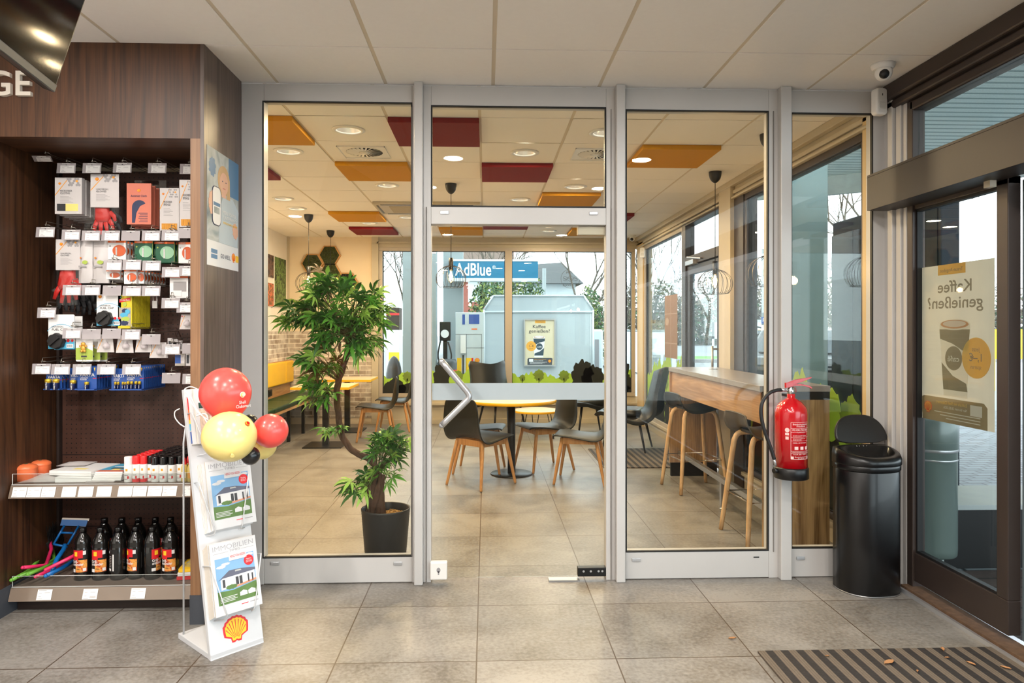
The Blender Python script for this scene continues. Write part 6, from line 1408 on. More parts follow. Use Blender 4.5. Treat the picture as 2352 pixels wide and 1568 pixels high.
M_MOSSD = plain('dark_dried_moss', C(24, 26, 16), .95, 0, .35, 40, bump=.9)
hexa(757, 586, 'top moss hexagon in a light wooden tray on the end wall', M_MOSS); hexa(717, 605, 'left moss hexagon in a light wooden tray on the end wall', M_MOSS); hexa(758, 627, 'lower moss hexagon behind the tree tip', M_MOSS); hexa(797, 648, 'darkest moss hexagon at the lower right of the group', M_MOSSD)

# ------------------------------------------------------------------ bench with yellow backs
W_OAK = wood('oak_veneer', C(176, 130, 82), C(214, 170, 116), 'y', .5, 18); W_OAKX = wood('oak_veneer_upright', C(170, 126, 80), C(208, 164, 112), 'z', .5, 18)
bq = thing('bench', 'long bench along the left cafe wall, green seat and yellow back cushions', 'bench', (-2.7, 8.5, 0))
MB().box(XL+.013, XL+.04, 6.2, YF-.02, .40, .96).build('oak_back_board', W_OAK, bq, world=True)
MB().box(XL+.03, -2.43, 6.2, YF-.02, .41, .44).build('oak_seat_frame', W_OAK, bq, world=True)
M_SEATG = plain('dark_green_leatherette', C(16, 56, 30), .42, 0, .06, bump=.1, spec=.3); M_BACKY = plain('yellow_leatherette', C(240, 186, 24), .4, 0, .04, bump=.1)
y = 6.2
while y < YF-.3:
    y2 = min(y+.98, YF-.02)
    MB().box(XL+.10, -2.43, y+.004, y2-.004, .441, .50).build('seat_cushion', M_SEATG, bq, world=True, bevel=.018, seg=3)
    MB().box(XL+.041, XL+.10, y+.004, y2-.004, .64, .955).build('back_cushion', M_BACKY, bq, world=True, bevel=.018, seg=3); y = y2
for yy in (6.4, 7.3, 8.2, 8.9, 9.6, 10.3): MB().box(-2.50, -2.46, yy, yy+.04, 0, .41).build('leg', M_BLACKM, bq, world=True)
for yy in (6.4, 7.3, 8.2, 8.9, 9.6, 10.3): MB().box(-2.88, -2.84, yy, yy+.04, 0, .41).build('leg', M_BLACKM, bq, world=True)
MB().box(XL+.04, XL+.055, 9.46, 9.62, .515, .60).box(XL+.055, XL+.058, 9.48, 9.53, .535, .58).box(XL+.055, XL+.058, 9.55, 9.60, .535, .58).build('power_socket', M_BLACKP, bq, world=True)

# ------------------------------------------------------------------ tables
W_TOP = wood('pale_table_laminate', C(206, 176, 140), C(226, 200, 166), 'x', .35, 12); M_YEDGE = plain('yellow_table_edge', C(244, 180, 16), .4, 0, .03)
def square_table(x, y, lab, h=.735, sx=.68, sy=.66):
    t = thing('square_table', lab, 'table', (x, y, 0)); m = MB().use(1).box(-sx/2, sx/2, -sy/2, sy/2, h-.03, h-.001).use(0).box(-sx/2+.002, sx/2-.002, -sy/2+.002, sy/2-.002, h-.001, h); m.build('table_top', [W_TOP, M_YEDGE], t)
    MB().box(-.035, .035, -.035, .035, .015, h-.03).build('column', M_BLACKM, t); MB().box(-.23, .23, -.23, .23, 0, .014).build('base_plate', M_BLACKM, t, bevel=.003)
square_table(-1.95, 8.62, 'square yellow edged table beside the bench, nearest one'); square_table(-1.93, 9.85, 'farther square yellow edged table at the brick end wall', sx=.75)
t = thing('round_table', 'round yellow edged table with black column in the middle of the cafe', 'table', (.25, 6.86, 0))
MB().use(1).lathe([(.436, .704), (.44, .708), (.44, .731), (.437, .7345)], seg=64, capt=False).use(0).lathe([(.437, .7345), (.001, .735)], seg=64, capb=False).build('table_top', [W_TOP, M_YEDGE], t)
MB().lathe([(.038, .012), (.038, .704)], seg=28).build('column', M_BLACKM, t); MB().lathe([(.205, 0), (.207, .006), (.2, .013), (.05, .016)], seg=48).build('base_plate', M_BLACKM, t)
t = thing('side_table', 'low round yellow edged side table on hairpin legs between the armchairs', 'table', (.66, 9.15, 0))
MB().use(1).lathe([(.30, .335), (.305, .339), (.305, .36), (.303, .363)], seg=48, capt=False).use(0).lathe([(.303, .363), (.001, .3635)], seg=48, capb=False).build('table_top', [W_TOP, M_YEDGE], t)
for k in range(3):
    a = math.radians(90+120*k); d = Vector((math.cos(a), math.sin(a), 0)); s_ = Vector((-d.y, d.x, 0))
    MB().tube(bez([d*.18+s_*.05+UZ*.335, d*.24+s_*.015+UZ*.02, d*.25+UZ*.006, d*.24-s_*.015+UZ*.02, d*.18-s_*.05+UZ*.335], 5), .0055, 8).build('leg', M_BLACKM, t)

# ------------------------------------------------------------------ shell chairs
M_SHELL = plain('olive_black_shell', C(21, 23, 18), .45, 0, .04, spec=.4); M_OAKLEG = wood('oak_leg', C(168, 116, 62), C(204, 150, 92), 'z', .45, 40)
def shell_surface(prof, wd, n=14, th=.010):
    # prof: list of (x, z, halfwidth, cup) along the centre line from the seat front to the top of the back
    m = MB(); rows = []; k = len(prof); P3 = [Vector((p[0], 0, p[1])) for p in prof]
    for i, (x, z, hw, cup) in enumerate(prof):
        a, b = P3[max(0, i-1)], P3[min(k-1, i+1)]; t_ = (b-a).normalized(); N = Vector((-t_.z, 0, t_.x))
        row = []
        for j in range(n+1):
            v = 2*j/n-1; row.append((P3[i]+Vector((0, v*hw, 0))+N*(cup*abs(v)**2.4), N))
        rows.append(row)
    vs = [p+N_*0 for r_ in rows for p, N_ in r_]+[p-N_*th for r_ in rows for p, N_ in r_]; o = k*(n+1); fs = []
    for i in range(k-1):
        for j in range(n):
            a = i*(n+1)+j; b = a+1; c_ = a+n+2; d = a+n+1; fs.append((a, d, c_, b)); fs.append((a+o, b+o, c_+o, d+o))
    for j in range(n): fs.append((j, j+1, j+1+o, j+o)); e = (k-1)*(n+1)+j; fs.append((e, e+o, e+1+o, e+1))
    for i in range(k-1): a = i*(n+1); fs.append((a, a+o, a+n+1+o, a+n+1)); a += n; fs.append((a, a+n+1, a+n+1+o, a+o))
    m.add(vs, fs, True); return m
def dense(prof, n=5):
    P = [Vector((a, b, c)) for a, b, c, d in prof]; Q = [Vector((d, 0, 0)) for a, b, c, d in prof]
    A_, B_ = bez(P, n), bez(Q, n); return [(p.x, p.y, p.z, q.x) for p, q in zip(A_, B_)]
CH_PROF = dense([(.235, .428, .17, .0), (.21, .448, .205, .004), (.10, .452, .225, .014), (-.03, .442, .228, .024), (-.13, .444, .228, .04), (-.185, .475, .228, .052), (-.212, .55, .225, .055), (-.228, .65, .215, .045), (-.245, .74, .20, .03), (-.255, .79, .175, .022), (-.258, .808, .13, .018)])
def shell_chair():
    t = thing('shell_chair', '', 'chair', (0, 0, 0)); shell_surface(CH_PROF, 1).build('shell', M_SHELL, t)
    m = MB(); f, b = .155, -.15; w_ = .155
    for (p, q) in (((f, -w_), (f, w_)), ((b, -w_), (b, w_)), ((f, -w_), (b, -w_)), ((f, w_), (b, w_))):
        P, Q = Vector((p[0], p[1], .400)), Vector((q[0], q[1], .400)); d = (Q-P); m.obox((P+Q)/2, d/2, d.cross(UZ).normalized()*.011, UZ*.028)
    m.box(-.1, .1, -.1, .1, .415, .432); m.build('wooden_frame', M_OAKLEG, t)
    for sx in (1, -1):
        for sy in (1, -1):
            e = Vector((.225 if sx > 0 else -.235, .215*sy, .004)); s_ = Vector((f if sx > 0 else b, w_*sy, .425)); lg = MB().tube([s_, s_.lerp(e, .3), s_.lerp(e, .96), e], [.017, .0175, .0125, .011], 12).build('leg', M_OAKLEG, t)
    return t
sc0 = shell_chair()
chairs = [((-.04, 6.41), 47, 'shell chair nearest the door handle, its back turned to the viewer'), ((-.06, 7.02), -8, 'shell chair behind the one at the door handle, left of the round table'), ((.885, 6.5), 166, 'shell chair at the right front of the round table, facing left'),
          ((.585, 7.12), 203, 'shell chair behind the round table on the right, its back to the windows'), ((-1.40, 9.02), 184, 'nearer of two shell chairs at the square tables on the left'), ((-1.28, 9.85), 180, 'farther of two shell chairs at the square tables on the left')]
for i, ((x, y), a, lab) in enumerate(chairs):
    if i == 0: sc0.location = (x, y, 0); sc0.rotation_euler = (0, 0, math.radians(a)); sc0['label'] = lab
    else: dup(sc0, (x, y, 0), math.radians(a), lab)

# ------------------------------------------------------------------ winged armchairs
M_LEATH = plain('black_green_leatherette', C(13, 17, 16), .36, 0, .05, bump=.12, spec=.45)
AR = dense([(.29, .40, .26, .0), (.26, .43, .28, .006), (.12, .435, .30, .03), (-.04, .415, .31, .06), (-.17, .43, .315, .11), (-.245, .50, .315, .15), (-.285, .60, .305, .12), (-.315, .72, .285, .10), (-.345, .84, .285, .10), (-.36, .90, .29, .10), (-.365, .925, .27, .10)])
def armchair():
    t = thing('armchair', '', 'armchair', (0, 0, 0)); m = MB()
    pr = AR; n = 18; k = len(pr); rows = []; P3 = [Vector((p[0], 0, p[1])) for p in pr]
    for i, (x, z, hw, cup) in enumerate(pr):
        a, b = P3[max(0, i-1)], P3[min(k-1, i+1)]; t_ = (b-a).normalized(); N = Vector((-t_.z, 0, t_.x)); row = []
        top = max(0, (i/k-.72)/.28)
        for j in range(n+1):
            v = 2*j/n-1; row.append((P3[i]+Vector((0, v*hw, 0))+N*(cup*abs(v)**2.2)+UZ*(.07*top*(abs(v)**1.6)-.015*top), N))
        rows.append(row)
    th = .045; vs = [p for r_ in rows for p, N_ in r_]+[p-N_*th for r_ in rows for p, N_ in r_]; o = k*(n+1); fs = []
    for i in range(k-1):
        for j in range(n): a = i*(n+1)+j; fs.append((a, a+n+1, a+n+2, a+1)); fs.append((a+o, a+1+o, a+n+2+o, a+n+1+o))
    for j in range(n): fs.append((j, j+1, j+1+o, j+o)); e = (k-1)*(n+1)+j; fs.append((e, e+o, e+1+o, e+1))
    for i in range(k-1): a = i*(n+1); fs.append((a, a+o, a+n+1+o, a+n+1)); a += n; fs.append((a, a+n+1, a+n+1+o, a+o))
    m.add(vs, fs, True); m.build('upholstered_shell', M_LEATH, t, bevel=.012)
    m = MB()
    loft(m, [[(x*s_+.03, y*s_*1.05, z) for x, y in rounded(.46, .50, .1)] for s_, z in ((.9, .40), (1.0, .42), (1.0, .46), (.92, .485), (.7, .493))]); m.build('seat_cushion', M_LEATH, t)
    for sx in (1, -1):
        for sy in (1, -1): MB().tube([(.17*sx, .19*sy, .40), (.25*sx-.01, .25*sy, .004)], [.018, .010], 10).build('leg', M_BLACKM, t)
    return t
a0 = armchair()
for i, ((x, y), a, lab) in enumerate((((.22, 9.75), -62, 'black winged armchair behind the round table, its wings rising over the frosted band'), ((1.38, 9.35), 192, 'black winged armchair partly behind the second post'), ((1.66, 8.22), 158, 'black winged armchair right of the second post, seen from behind'))):
    if i == 0: a0.location = (x, y, 0); a0.rotation_euler = (0, 0, math.radians(a)); a0['label'] = lab
    else: dup(a0, (x, y, 0), math.radians(a), lab)

# ------------------------------------------------------------------ high counter and stools
W_CNT = wood('knotty_oak_counter', C(128, 96, 64), C(184, 146, 102), 'z', .5, 9, 60); W_CNTY = wood('knotty_oak_apron', C(142, 108, 74), C(190, 152, 110), 'y', .5, 9, 60)
W_CNTD = wood('weathered_oak_end_panel', C(106, 76, 46), C(186, 154, 112), 'z', .5, 7, 40)
M_CTOP = plain('concrete_grey_worktop', C(138, 130, 126), .35, 0, .06, 14, coat=.1)
cn = thing('high_counter', 'high counter along the cafe windows with grey top and oak front', 'counter', (2.0, 5.5, 0)); YA, YB2 = 4.47, 6.74; XA = 1.775
MB().box(XA-.005, 2.235, YA, YB2, 1.012, 1.05).build('worktop', M_CTOP, cn, world=True, bevel=.002)
MB().box(XA+.02, XA+.045, YA+.05, YB2-.03, .80, 1.011).build('apron', W_CNTY, cn, world=True)
MB().box(XA, 2.235, YB2-.03, YB2-.003, .13, 1.011).build('end_panel', W_CNT, cn, world=True)
MB().box(XA+.01, 2.235, YB2-.035, YB2+.0, .0, .13).build('plinth', M_BLACKM, cn, world=True)
MB().box(1.80, 2.235, YA+.012, YA+.04, .0, .96).build('end_panel', W_CNTD, cn, world=True)
MB().box(1.80, 2.235, YA+.008, YA+.045, .96, 1.011).build('shadow_gap', M_BLACKM, cn, world=True)
MB().box(1.85, 1.89, YA+.05, YB2-.04, .205, .245).build('foot_rail', M_STEEL, cn, world=True, bevel=.002)
MB().box(1.85, 1.89, 5.45, 5.49, .02, .205).lathe([(.03, 0), (.03, .006), (.012, .01), (.012, .02)], (1.87, 5.47, 0), 20).build('rail_post', M_STEEL, cn, world=True)
for yy in (4.62, 6.35):
    q = Vector((2.08, yy, 1.0505)); MB().lathe([(.038, 0), (.038, .002), (.03, .003), (.001, .003)], tuple(q), 24).build('cable_outlet', M_BLACKM, cn, world=True)
    MB().lathe([(.044, 0), (.044, .0018), (.038, .002)], tuple(q), 24, capb=False, capt=False).build('outlet_ring', M_CHROME, cn, world=True)
M_STO = wood('pale_oak_stool_leg', C(186, 146, 102), C(218, 182, 138), 'z', .45, 40)
ST = dense([(.19, .735, .17, .0), (.175, .752, .19, .01), (.08, .748, .205, .035), (-.04, .74, .21, .05), (-.13, .755, .205, .05), (-.18, .80, .19, .03), (-.20, .845, .165, .01), (-.205, .855, .14, .01)])
def stool(shellm):
    t = thing('bar_stool', '', 'stool', (0, 0, 0)); shell_surface(ST, 1).build('seat_shell', shellm, t)
    m = MB().obox((0, 0, .722), (.05, 0, 0), (0, .13, 0), (0, 0, .006)).obox((.1, 0, .722), (.012, 0, 0), (0, .13, 0), (0, 0, .01)).obox((-.1, 0, .722), (.012, 0, 0), (0, .13, 0), (0, 0, .01)); m.build('seat_bracket', M_BLACKP, t)
    for sx in (1, -1):
        pts = bez([Vector((.02*sx, -.115, .705)), Vector((.11*sx, -.125, .70)), Vector((.145*sx, -.135, .66)), Vector((.16*sx, -.15, .55)), Vector((.215*sx, -.215, .004))], 5)
        MB().tube(pts, [.019]*(len(pts)-3)+[.017, .016, .015], 10).build('leg', M_STO, t); pts = [Vector((p.x, -p.y, p.z)) for p in pts]; MB().tube(pts, [.019]*(len(pts)-3)+[.017, .016, .015], 10).build('leg', M_STO, t)
    z = .285; q = .186; r_ = .187
    MB().tube([(q, -r_, z), (q, r_, z), (-q, r_, z), (-q, -r_, z)], .005, 6, closed=True).build('foot_ring', M_CHROME, t)
    return t
s0 = stool(M_SHELL); s0.location = (1.845, 6.16, 0); s0.rotation_euler = (0, 0, math.radians(8)); s0['label'] = 'bar stool at the far end of the high counter, dark shell seat'
s1 = stool(plain('taupe_shell', C(80, 72, 62), .5, 0, .04)); s1.location = (1.89, 4.70, 0); s1.rotation_euler = (0, 0, math.radians(4)); s1['label'] = 'nearer bar stool with a taupe shell, half hidden by the third post'
# crumpled white cord on the floor
c = atz(1725, 1258); c.y = 4.22; c.x = at(1735, 1258, 4.22).x; rnd = random.Random(4)
pts = bez([Vector((c.x+.075*math.cos(i*1.9)*rnd.uniform(.5, 1), c.y+.03*math.sin(i*2.3), .008+.022*rnd.random())) for i in range(14)], 5)
tag(MB().tube(pts, .0045, 6).build('cable', M_WHITEP), 'crumpled white cable lying on the cafe floor behind the right pane', 'cable')

# ------------------------------------------------------------------ potted tree
px0, py0 = -.615, 4.33
pt = thing('potted_tree', 'artificial tree with a twisted leaning trunk in a ribbed black pot', 'potted plant', (px0, py0, 0))
M_POT = plain('ribbed_black_pot', C(28, 28, 29), .5, 0, .08)
prof = [(.118, 0)]
for k in range(38): z = .004+k*.0083; prof.append((.122+.026*(z/.32)+(.0009 if k % 2 else -.0006), z))
prof += [(.149, .322), (.144, .324), (.138, .318), (.134, .27)]
MB().lathe(prof, seg=56, capt=False).build('pot', M_POT, pt)
m = MB(); m.lathe([(.134, .272), (.001, .275)], seg=32, capb=False); rnd = random.Random(3)
for i in range(110): a, r_ = rnd.uniform(0, 6.28), .13*math.sqrt(rnd.random()); m.sphere((r_*math.cos(a), r_*math.sin(a), .277), rnd.uniform(.006, .012), rz=.006, seg=7, rings=5)
m.build('bark_chips', plain('ochre_bark_chips', C(176, 132, 66), .9, 0, .3), pt)
def tp(px_, py_, y=4.36): q = at(px_, py_, y); return Vector((q.x-px0, y-py0, q.z))
M_BARK = plain('twisted_brown_bark', C(84, 58, 40), .85, 0, .3, 20, bump=.7)
path = bez([tp(868, 1165), tp(866, 1110), tp(862, 1072), tp(845, 1052, 4.38), tp(812, 1036, 4.40), tp(788, 1005, 4.42), tp(779, 965, 4.43), tp(774, 915, 4.42), tp(776, 880, 4.41), tp(787, 845, 4.40), tp(800, 800, 4.39), tp(803, 770, 4.38)], 6)
m = MB()
for s_ in range(3):
    pts = []
    for i, p in enumerate(path):
        a = i*.42+s_*2.094; d = (path[min(i+1, len(path)-1)]-path[max(0, i-1)]).normalized(); u = d.cross(Vector((0, 1, 0))).normalized(); w_ = d.cross(u); rr = .0095 if i > 8 else .02
        pts.append(p+(u*math.cos(a)+w_*math.sin(a))*rr)
    m.tube(pts, [.024 if i < 6 else .0125 for i in range(len(pts))], 8)
for q, w_ in (((855, 1170), (860, 1085)), ((880, 1170), (872, 1085)), ((868, 1172), (880, 1090)), ((846, 1168), (850, 1098))): m.tube([tp(*q, 4.34)-UZ*.05, tp(*w_, 4.36)], [.02, .014], 8)
m.build('trunk', M_BARK, pt)
br_ = []
def branch(a, b, r_=.006): br_.append((a, b, r_))
M_LF = []
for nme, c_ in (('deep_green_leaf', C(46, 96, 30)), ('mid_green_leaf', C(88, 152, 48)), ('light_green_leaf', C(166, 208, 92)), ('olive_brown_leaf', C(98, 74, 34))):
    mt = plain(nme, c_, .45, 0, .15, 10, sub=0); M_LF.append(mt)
lf = MB(); rnd = random.Random(21)
def palmate(c, d, s, mi, n=7):
    # c: leaf base, d: direction of the stalk; leaflets fan out around d and droop
    d = d.normalized(); u = d.cross(UZ)
    if u.length < .2: u = Vector((1, 0, 0))
    u = (u.normalized()+d.cross(u.normalized())*rnd.uniform(-1.3, 1.3)).normalized(); N = u.cross(d).normalized(); lf.use(mi)
    for k in range(n):
        a = math.radians(-125+250*k/(n-1)); L = s*(1-.38*abs(a)/2.0)*rnd.uniform(.85, 1.1); e = (d*math.cos(a)+u*math.sin(a)); side = (u*math.cos(a)-d*math.sin(a)); wd = L*.118; vs = []
        dr = rnd.uniform(.15, .45)
        for i, (t_, w_) in enumerate(((0, .15), (.25, .75), (.5, 1), (.75, .65), (1, .0))):
            p = c+e*L*t_-UZ*(L*dr*t_*t_)+N*L*.10*math.sin(math.pi*t_)
            if i in (0, 4): vs.append(p)
            else: vs += [p-side*wd*w_+N*wd*.3, p, p+side*wd*w_+N*wd*.3]
        lf.add(vs, [(0, 2, 1), (0, 3, 2), (1, 2, 5, 4), (2, 3, 6, 5), (4, 5, 8, 7), (5, 6, 9, 8), (7, 8, 10), (8, 9, 10)], True)
def cluster(px_, py_, rx, ry, n, y=4.38, s=.085, mix=(.4, .35, .2, .05), root=None):
    root = root if root is not None else tp(px_, py_+ry*.8, y)
    for i in range(int(n*1.75)):
        while True:
            v = Vector((rnd.uniform(-1, 1), rnd.uniform(-1, 1), rnd.uniform(-1, 1)))
            if .25 < v.length < 1: break
        q = tp(px_+v.x*rx, py_-v.z*ry, y+v.y*rx/FPX*4.4*.8); d = (q-root); d = d.normalized()*.7+Vector((v.x, v.y-.25, .1+v.z*.4))*.8
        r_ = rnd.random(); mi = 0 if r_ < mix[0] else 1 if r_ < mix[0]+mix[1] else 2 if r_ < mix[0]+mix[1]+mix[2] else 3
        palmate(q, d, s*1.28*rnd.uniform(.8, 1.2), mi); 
        if i % 2 == 0: branch(root.lerp(q, rnd.uniform(.0, .35)), q, .0035)
        else: branch(q-d.normalized()*.05, q, .0022)
top = path[-1]
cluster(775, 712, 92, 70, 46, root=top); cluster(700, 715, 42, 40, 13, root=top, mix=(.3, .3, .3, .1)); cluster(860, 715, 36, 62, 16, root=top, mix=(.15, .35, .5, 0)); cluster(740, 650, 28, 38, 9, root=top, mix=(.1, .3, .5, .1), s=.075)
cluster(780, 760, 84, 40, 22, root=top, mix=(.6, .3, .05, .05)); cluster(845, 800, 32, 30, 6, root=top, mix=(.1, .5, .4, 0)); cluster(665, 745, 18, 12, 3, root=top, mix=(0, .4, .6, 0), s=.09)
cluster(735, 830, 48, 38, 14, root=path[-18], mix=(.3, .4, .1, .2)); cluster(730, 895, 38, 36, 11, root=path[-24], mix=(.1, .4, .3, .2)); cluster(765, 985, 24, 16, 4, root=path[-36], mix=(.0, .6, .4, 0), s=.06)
cluster(890, 1030, 40, 42, 22, root=tp(866, 1090), mix=(.45, .4, .15, 0), s=.078, y=4.36); cluster(930, 1020, 14, 16, 3, root=tp(890, 1060), mix=(0, .1, .9, 0), s=.07); cluster(825, 1112, 32, 28, 11, root=tp(862, 1120), mix=(.4, .3, .3, 0), s=.075); cluster(880, 1090, 40, 22, 10, root=tp(866, 1100), mix=(.5, .4, .1, 0), s=.075)
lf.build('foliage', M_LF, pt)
m = MB()
for a, b, r_ in br_: m.tube([a, a.lerp(b, .5)+Vector((rnd.uniform(-.01, .01), rnd.uniform(-.01, .01), .01)), b], [r_, r_*.8, r_*.5], 5, cap=False)
m.build('branches', plain('green_brown_twig', C(92, 84, 44), .7, 0, .2), pt)
# paper taped to the cafe window
a, b = atx(1526, 680, XR+.03), atx(1555, 824, XR+.03); m = MB(); c_ = atx(1526, 820, XR+.03)
O = Vector((XR+.034, (a.y+b.y)/2, (a.z+c_.z)/2)); w_, h_ = abs(a.y-b.y), abs(a.z-c_.z)
m.use(0).prism([(-w_/2, -h_/2), (w_/2, -h_/2), (w_/2, h_/2), (-w_/2, h_/2)], O, Vector((0, -1, 0)), UZ, .0006); m.use(1).rect(O, Vector((0, -1, 0)), UZ, -w_/2, h_*.20, w_/2, h_*.21).rect(O, Vector((0, -1, 0)), UZ, -w_/2, -h_*.27, w_/2, -h_*.26).rect(O, Vector((0, -1, 0)), UZ, -.01, -h_/2, .0, h_/2).ell(O, Vector((0, -1, 0)), UZ, -w_*.3, h_*.08, w_*.14, h_*.06)
tag(m.build('window_poster', [bm('brown_kraft_paper', C(176, 138, 98), .45), bm('kraft_fold', C(206, 176, 140), .4)], origin=False), 'brown poster seen from behind on the far side window', 'poster')
c = at(1452, 562, 10.2); cm2 = dup(cm, (c.x, 10.2, CH), None, 'small dome camera in the far right corner of the cafe ceiling')
q = atx(1476, 580, XR-.03); s2_ = dup(pr_, (XR-.03, q.y, q.z-.07), math.radians(-30), 'motion sensor in the far right corner of the cafe')
# ------------------------------------------------------------------ outside
M_PAVE = None
def paving():
    m, n, l, p, o = newmat('grey_block_paving')
    v = objvec(n, l); b = n.new('ShaderNodeTexBrick'); l.new(v, b.inputs['Vector']); b.inputs['Scale'].default_value = 1; b.inputs['Brick Width'].default_value = .22; b.inputs['Row Height'].default_value = .11; b.inputs['Mortar Size'].default_value = .011
    b.inputs['Color1'].default_value = C(92, 100, 106); b.inputs['Color2'].default_value = C(120, 128, 134); b.inputs['Mortar'].default_value = C(20, 26, 32)
    l.new(b.outputs['Color'], p.inputs['Base Color']); p.inputs['Roughness'].default_value = .6; bumpn(n, l, p, mathn(n, l, 'SUBTRACT', noisen(n, l, 30, 3, v), b.outputs['Fac']), .4, .006); return m
M_PAVE = paving(); M_ASPH = plain('light_asphalt', C(128, 134, 138), .8, 0, .05, 2, bump=.1)
struct(MB().box(2.42, 11, -6, 12, -.12, -.02).build('floor_outside', M_PAVE, origin=False)); 
struct(MB().box(-40, 120, 12, 140, -.14, -.03).box(11, 120, -6, 12, -.14, -.03).box(-40, 2.42, 10.67, 12, -.14, -.03).build('floor_outside', M_ASPH, origin=False))
# canopy
M_CAN = stripes_mat('corrugated_canopy_soffit', C(150, 170, 168), C(226, 240, 236), .16, .28, 1)
th = thing('canopy', 'corrugated pale canopy roof over the forecourt, seen through the upper glass', 'canopy', (6, 4, 3.9))
m = MB(); P = [(2.5, -5), (14, -5), (14, 5.5), (5.2, 11.5), (2.5, 12.4)]
m.prism([(x-6, y-4) for x, y in P][::-1], (0, 0, 0), UX, -UY, .02) if False else m.add([(x-6, y-4, 0) for x, y in P]+[(x-6, y-4, .2) for x, y in P], [(4, 3, 2, 1, 0), (5, 6, 7, 8, 9)]+[(i, (i+1) % 5, (i+1) % 5+5, i+5) for i in range(5)])
m.build('soffit', M_CAN, th)
m = MB()
for a, b in (((14, 5.5), (5.2, 11.5)), ((5.2, 11.5), (2.5, 12.4))):
    A_, B_ = Vector((a[0]-6, a[1]-4, -.08)), Vector((b[0]-6, b[1]-4, -.08)); d = B_-A_; m.obox((A_+B_)/2, d/2, d.cross(UZ).normalized()*.05, UZ*.22)
m.build('fascia', plain('weathered_fascia', C(176, 184, 180), .7, 0, .15), th)
MB().box(6.6, 7.1, .4, .9, -3.92, 0).build('column', plain('canopy_column_grey', C(150, 168, 168), .5, 0, .04), th)
# column seen through the right pane, and dark outdoor locker
tag(MB().box(2.62, 2.98, 6.0, 6.5, -.02, 3.7).build('building_column', plain('grey_green_column', C(140, 162, 164), .5, 0, .04), bevel=.01), 'tall grey green column outside the window beside the counter', 'column')
t = thing('outdoor_locker', 'tall dark blue locker standing outside behind the corner post', 'locker', (3.5, 5.6, -.02)); M_LOCK = plain('dark_blue_locker', C(10, 26, 38), .5, 0, .1, spec=.3)
MB().box(-.28, -.14, -.75, .8, 0, 2.42).build('cabinet', M_LOCK, t, bevel=.01); m = MB()
for k in range(4): m.box(-.286, -.28, -.72+k*.385, -.72+k*.385+.37, .1, 2.3)
m.build('door', plain('dark_brown_locker_door', C(14, 24, 32), .35, 0, .1, spec=.3), t)
# planter slab, grey ash bin
t = thing('stone_planter', 'low planter box with a concrete slab top and sides blackened as shade outside the entrance', 'planter', (3.6, 4.35, -.02)); MB().box(-.85, 1.2, -.24, .2, 0, .36).build('box', M_BLACKM, t); MB().box(-.9, 1.25, -.28, .24, .36, .39).build('slab', plain('grey_slab', C(170, 176, 176), .7, 0, .05), t, bevel=.004)  # black of the box sides stands for the shade under the slab
struct(MB().box(2.42, 3.8, 1.5, 4.05, -.019, -.012).build('floor_deck', stripes_mat('dark_deck_boards', C(20, 18, 18), C(72, 60, 58), .14, .12, 1), origin=False))
c = atz(2147, 1285, -.02); c = Vector((2.62, 3.98, 0)); q = at(2145, 1100, 3.9)
t = thing('ash_bin', 'grey green cylindrical ash bin just outside the entrance glass', 'ash bin', (q.x, 3.9, -.02)); ra = 50/FPX*3.9; M_ASH = plain('grey_green_coated_metal', C(102, 116, 112), .35, .2, .04, coat=.3)
MB().lathe([(ra*.88, .16), (ra*.94, .17), (ra*.96, .2), (ra*.96, .76), (ra, .77), (ra*1.0, .925), (ra*.96, .935), (.001, .938)], seg=40).build('body', M_ASH, t); MB().lathe([(ra*.975, .75), (ra*.985, .755), (ra*.985, .765), (ra*.975, .77)], seg=40, capb=False, capt=False).lathe([(ra*.97, .70), (ra*.98, .705), (ra*.97, .71)], seg=40, capb=False, capt=False).build('trim_band', M_STEEL, t)
MB().lathe([(.05, 0), (.05, .17)], seg=20).lathe([(.12, 0), (.12, .012)], seg=24).build('foot', M_ASH, t)
# yellow info sign far right
q = at(2280, 790, 16); tag(MB().box(q.x-.6, q.x+.9, 16, 16.1, q.z-.35, q.z+.35).box(q.x, q.x+.08, 16.02, 16.08, -.03, q.z-.34).build('road_sign', M_YEL), 'yellow sign glimpsed between the poster and the door leaf', 'sign')

# ---- behind the end window
M_SHED = plain('pale_blue_white_panels', C(178, 188, 192), .45, 0, .03); M_SHEDE = plain('shed_trim_white', C(206, 216, 220), .4, 0, .02)
ys = 15.0
sh = thing('wash_cabin', 'white cabin with sloping roof corners and a framed poster, outside the end window', 'cabin', (at(1230, 800, ys).x, ys+1.2, -.03))
def XZ(px_, py_, y=ys): q = at(px_, py_, y); return (q.x, q.z)
P = [XZ(1112, 905), XZ(1362, 905), XZ(1362, 711), XZ(1341, 679), XZ(1133, 679), XZ(1112, 711)]
P[0] = (P[0][0], -.03); P[1] = (P[1][0], -.03)
MB().prism(P, (0, ys, 0), UX, UZ, 2.4).build('walls', M_SHED, sh, world=True, bevel=.02)
m = MB()
for a, b in (((1362, 900), (1362, 711)), ((1362, 711), (1341, 679)), ((1341, 679), (1133, 679)), ((1133, 679), (1112, 711)), ((1112, 716), (1362, 716)), ((1112, 900), (1112, 711)), ((1357, 720), (1357, 890))):
    A_, B_ = XZ(*a), XZ(*b); m.tube([(A_[0], ys-.01, max(A_[1], 0)), (B_[0], ys-.01, max(0, B_[1]))], .022 if a[0] != 1357 else .008, 6)
m.build('edge_trim', M_SHEDE, sh, world=True)
cs = thing('poster_case', 'framed coffee poster on the wall of the white cabin outside', 'poster', (at(1239, 842, ys).x, ys-.03, at(1239, 842, ys).z))
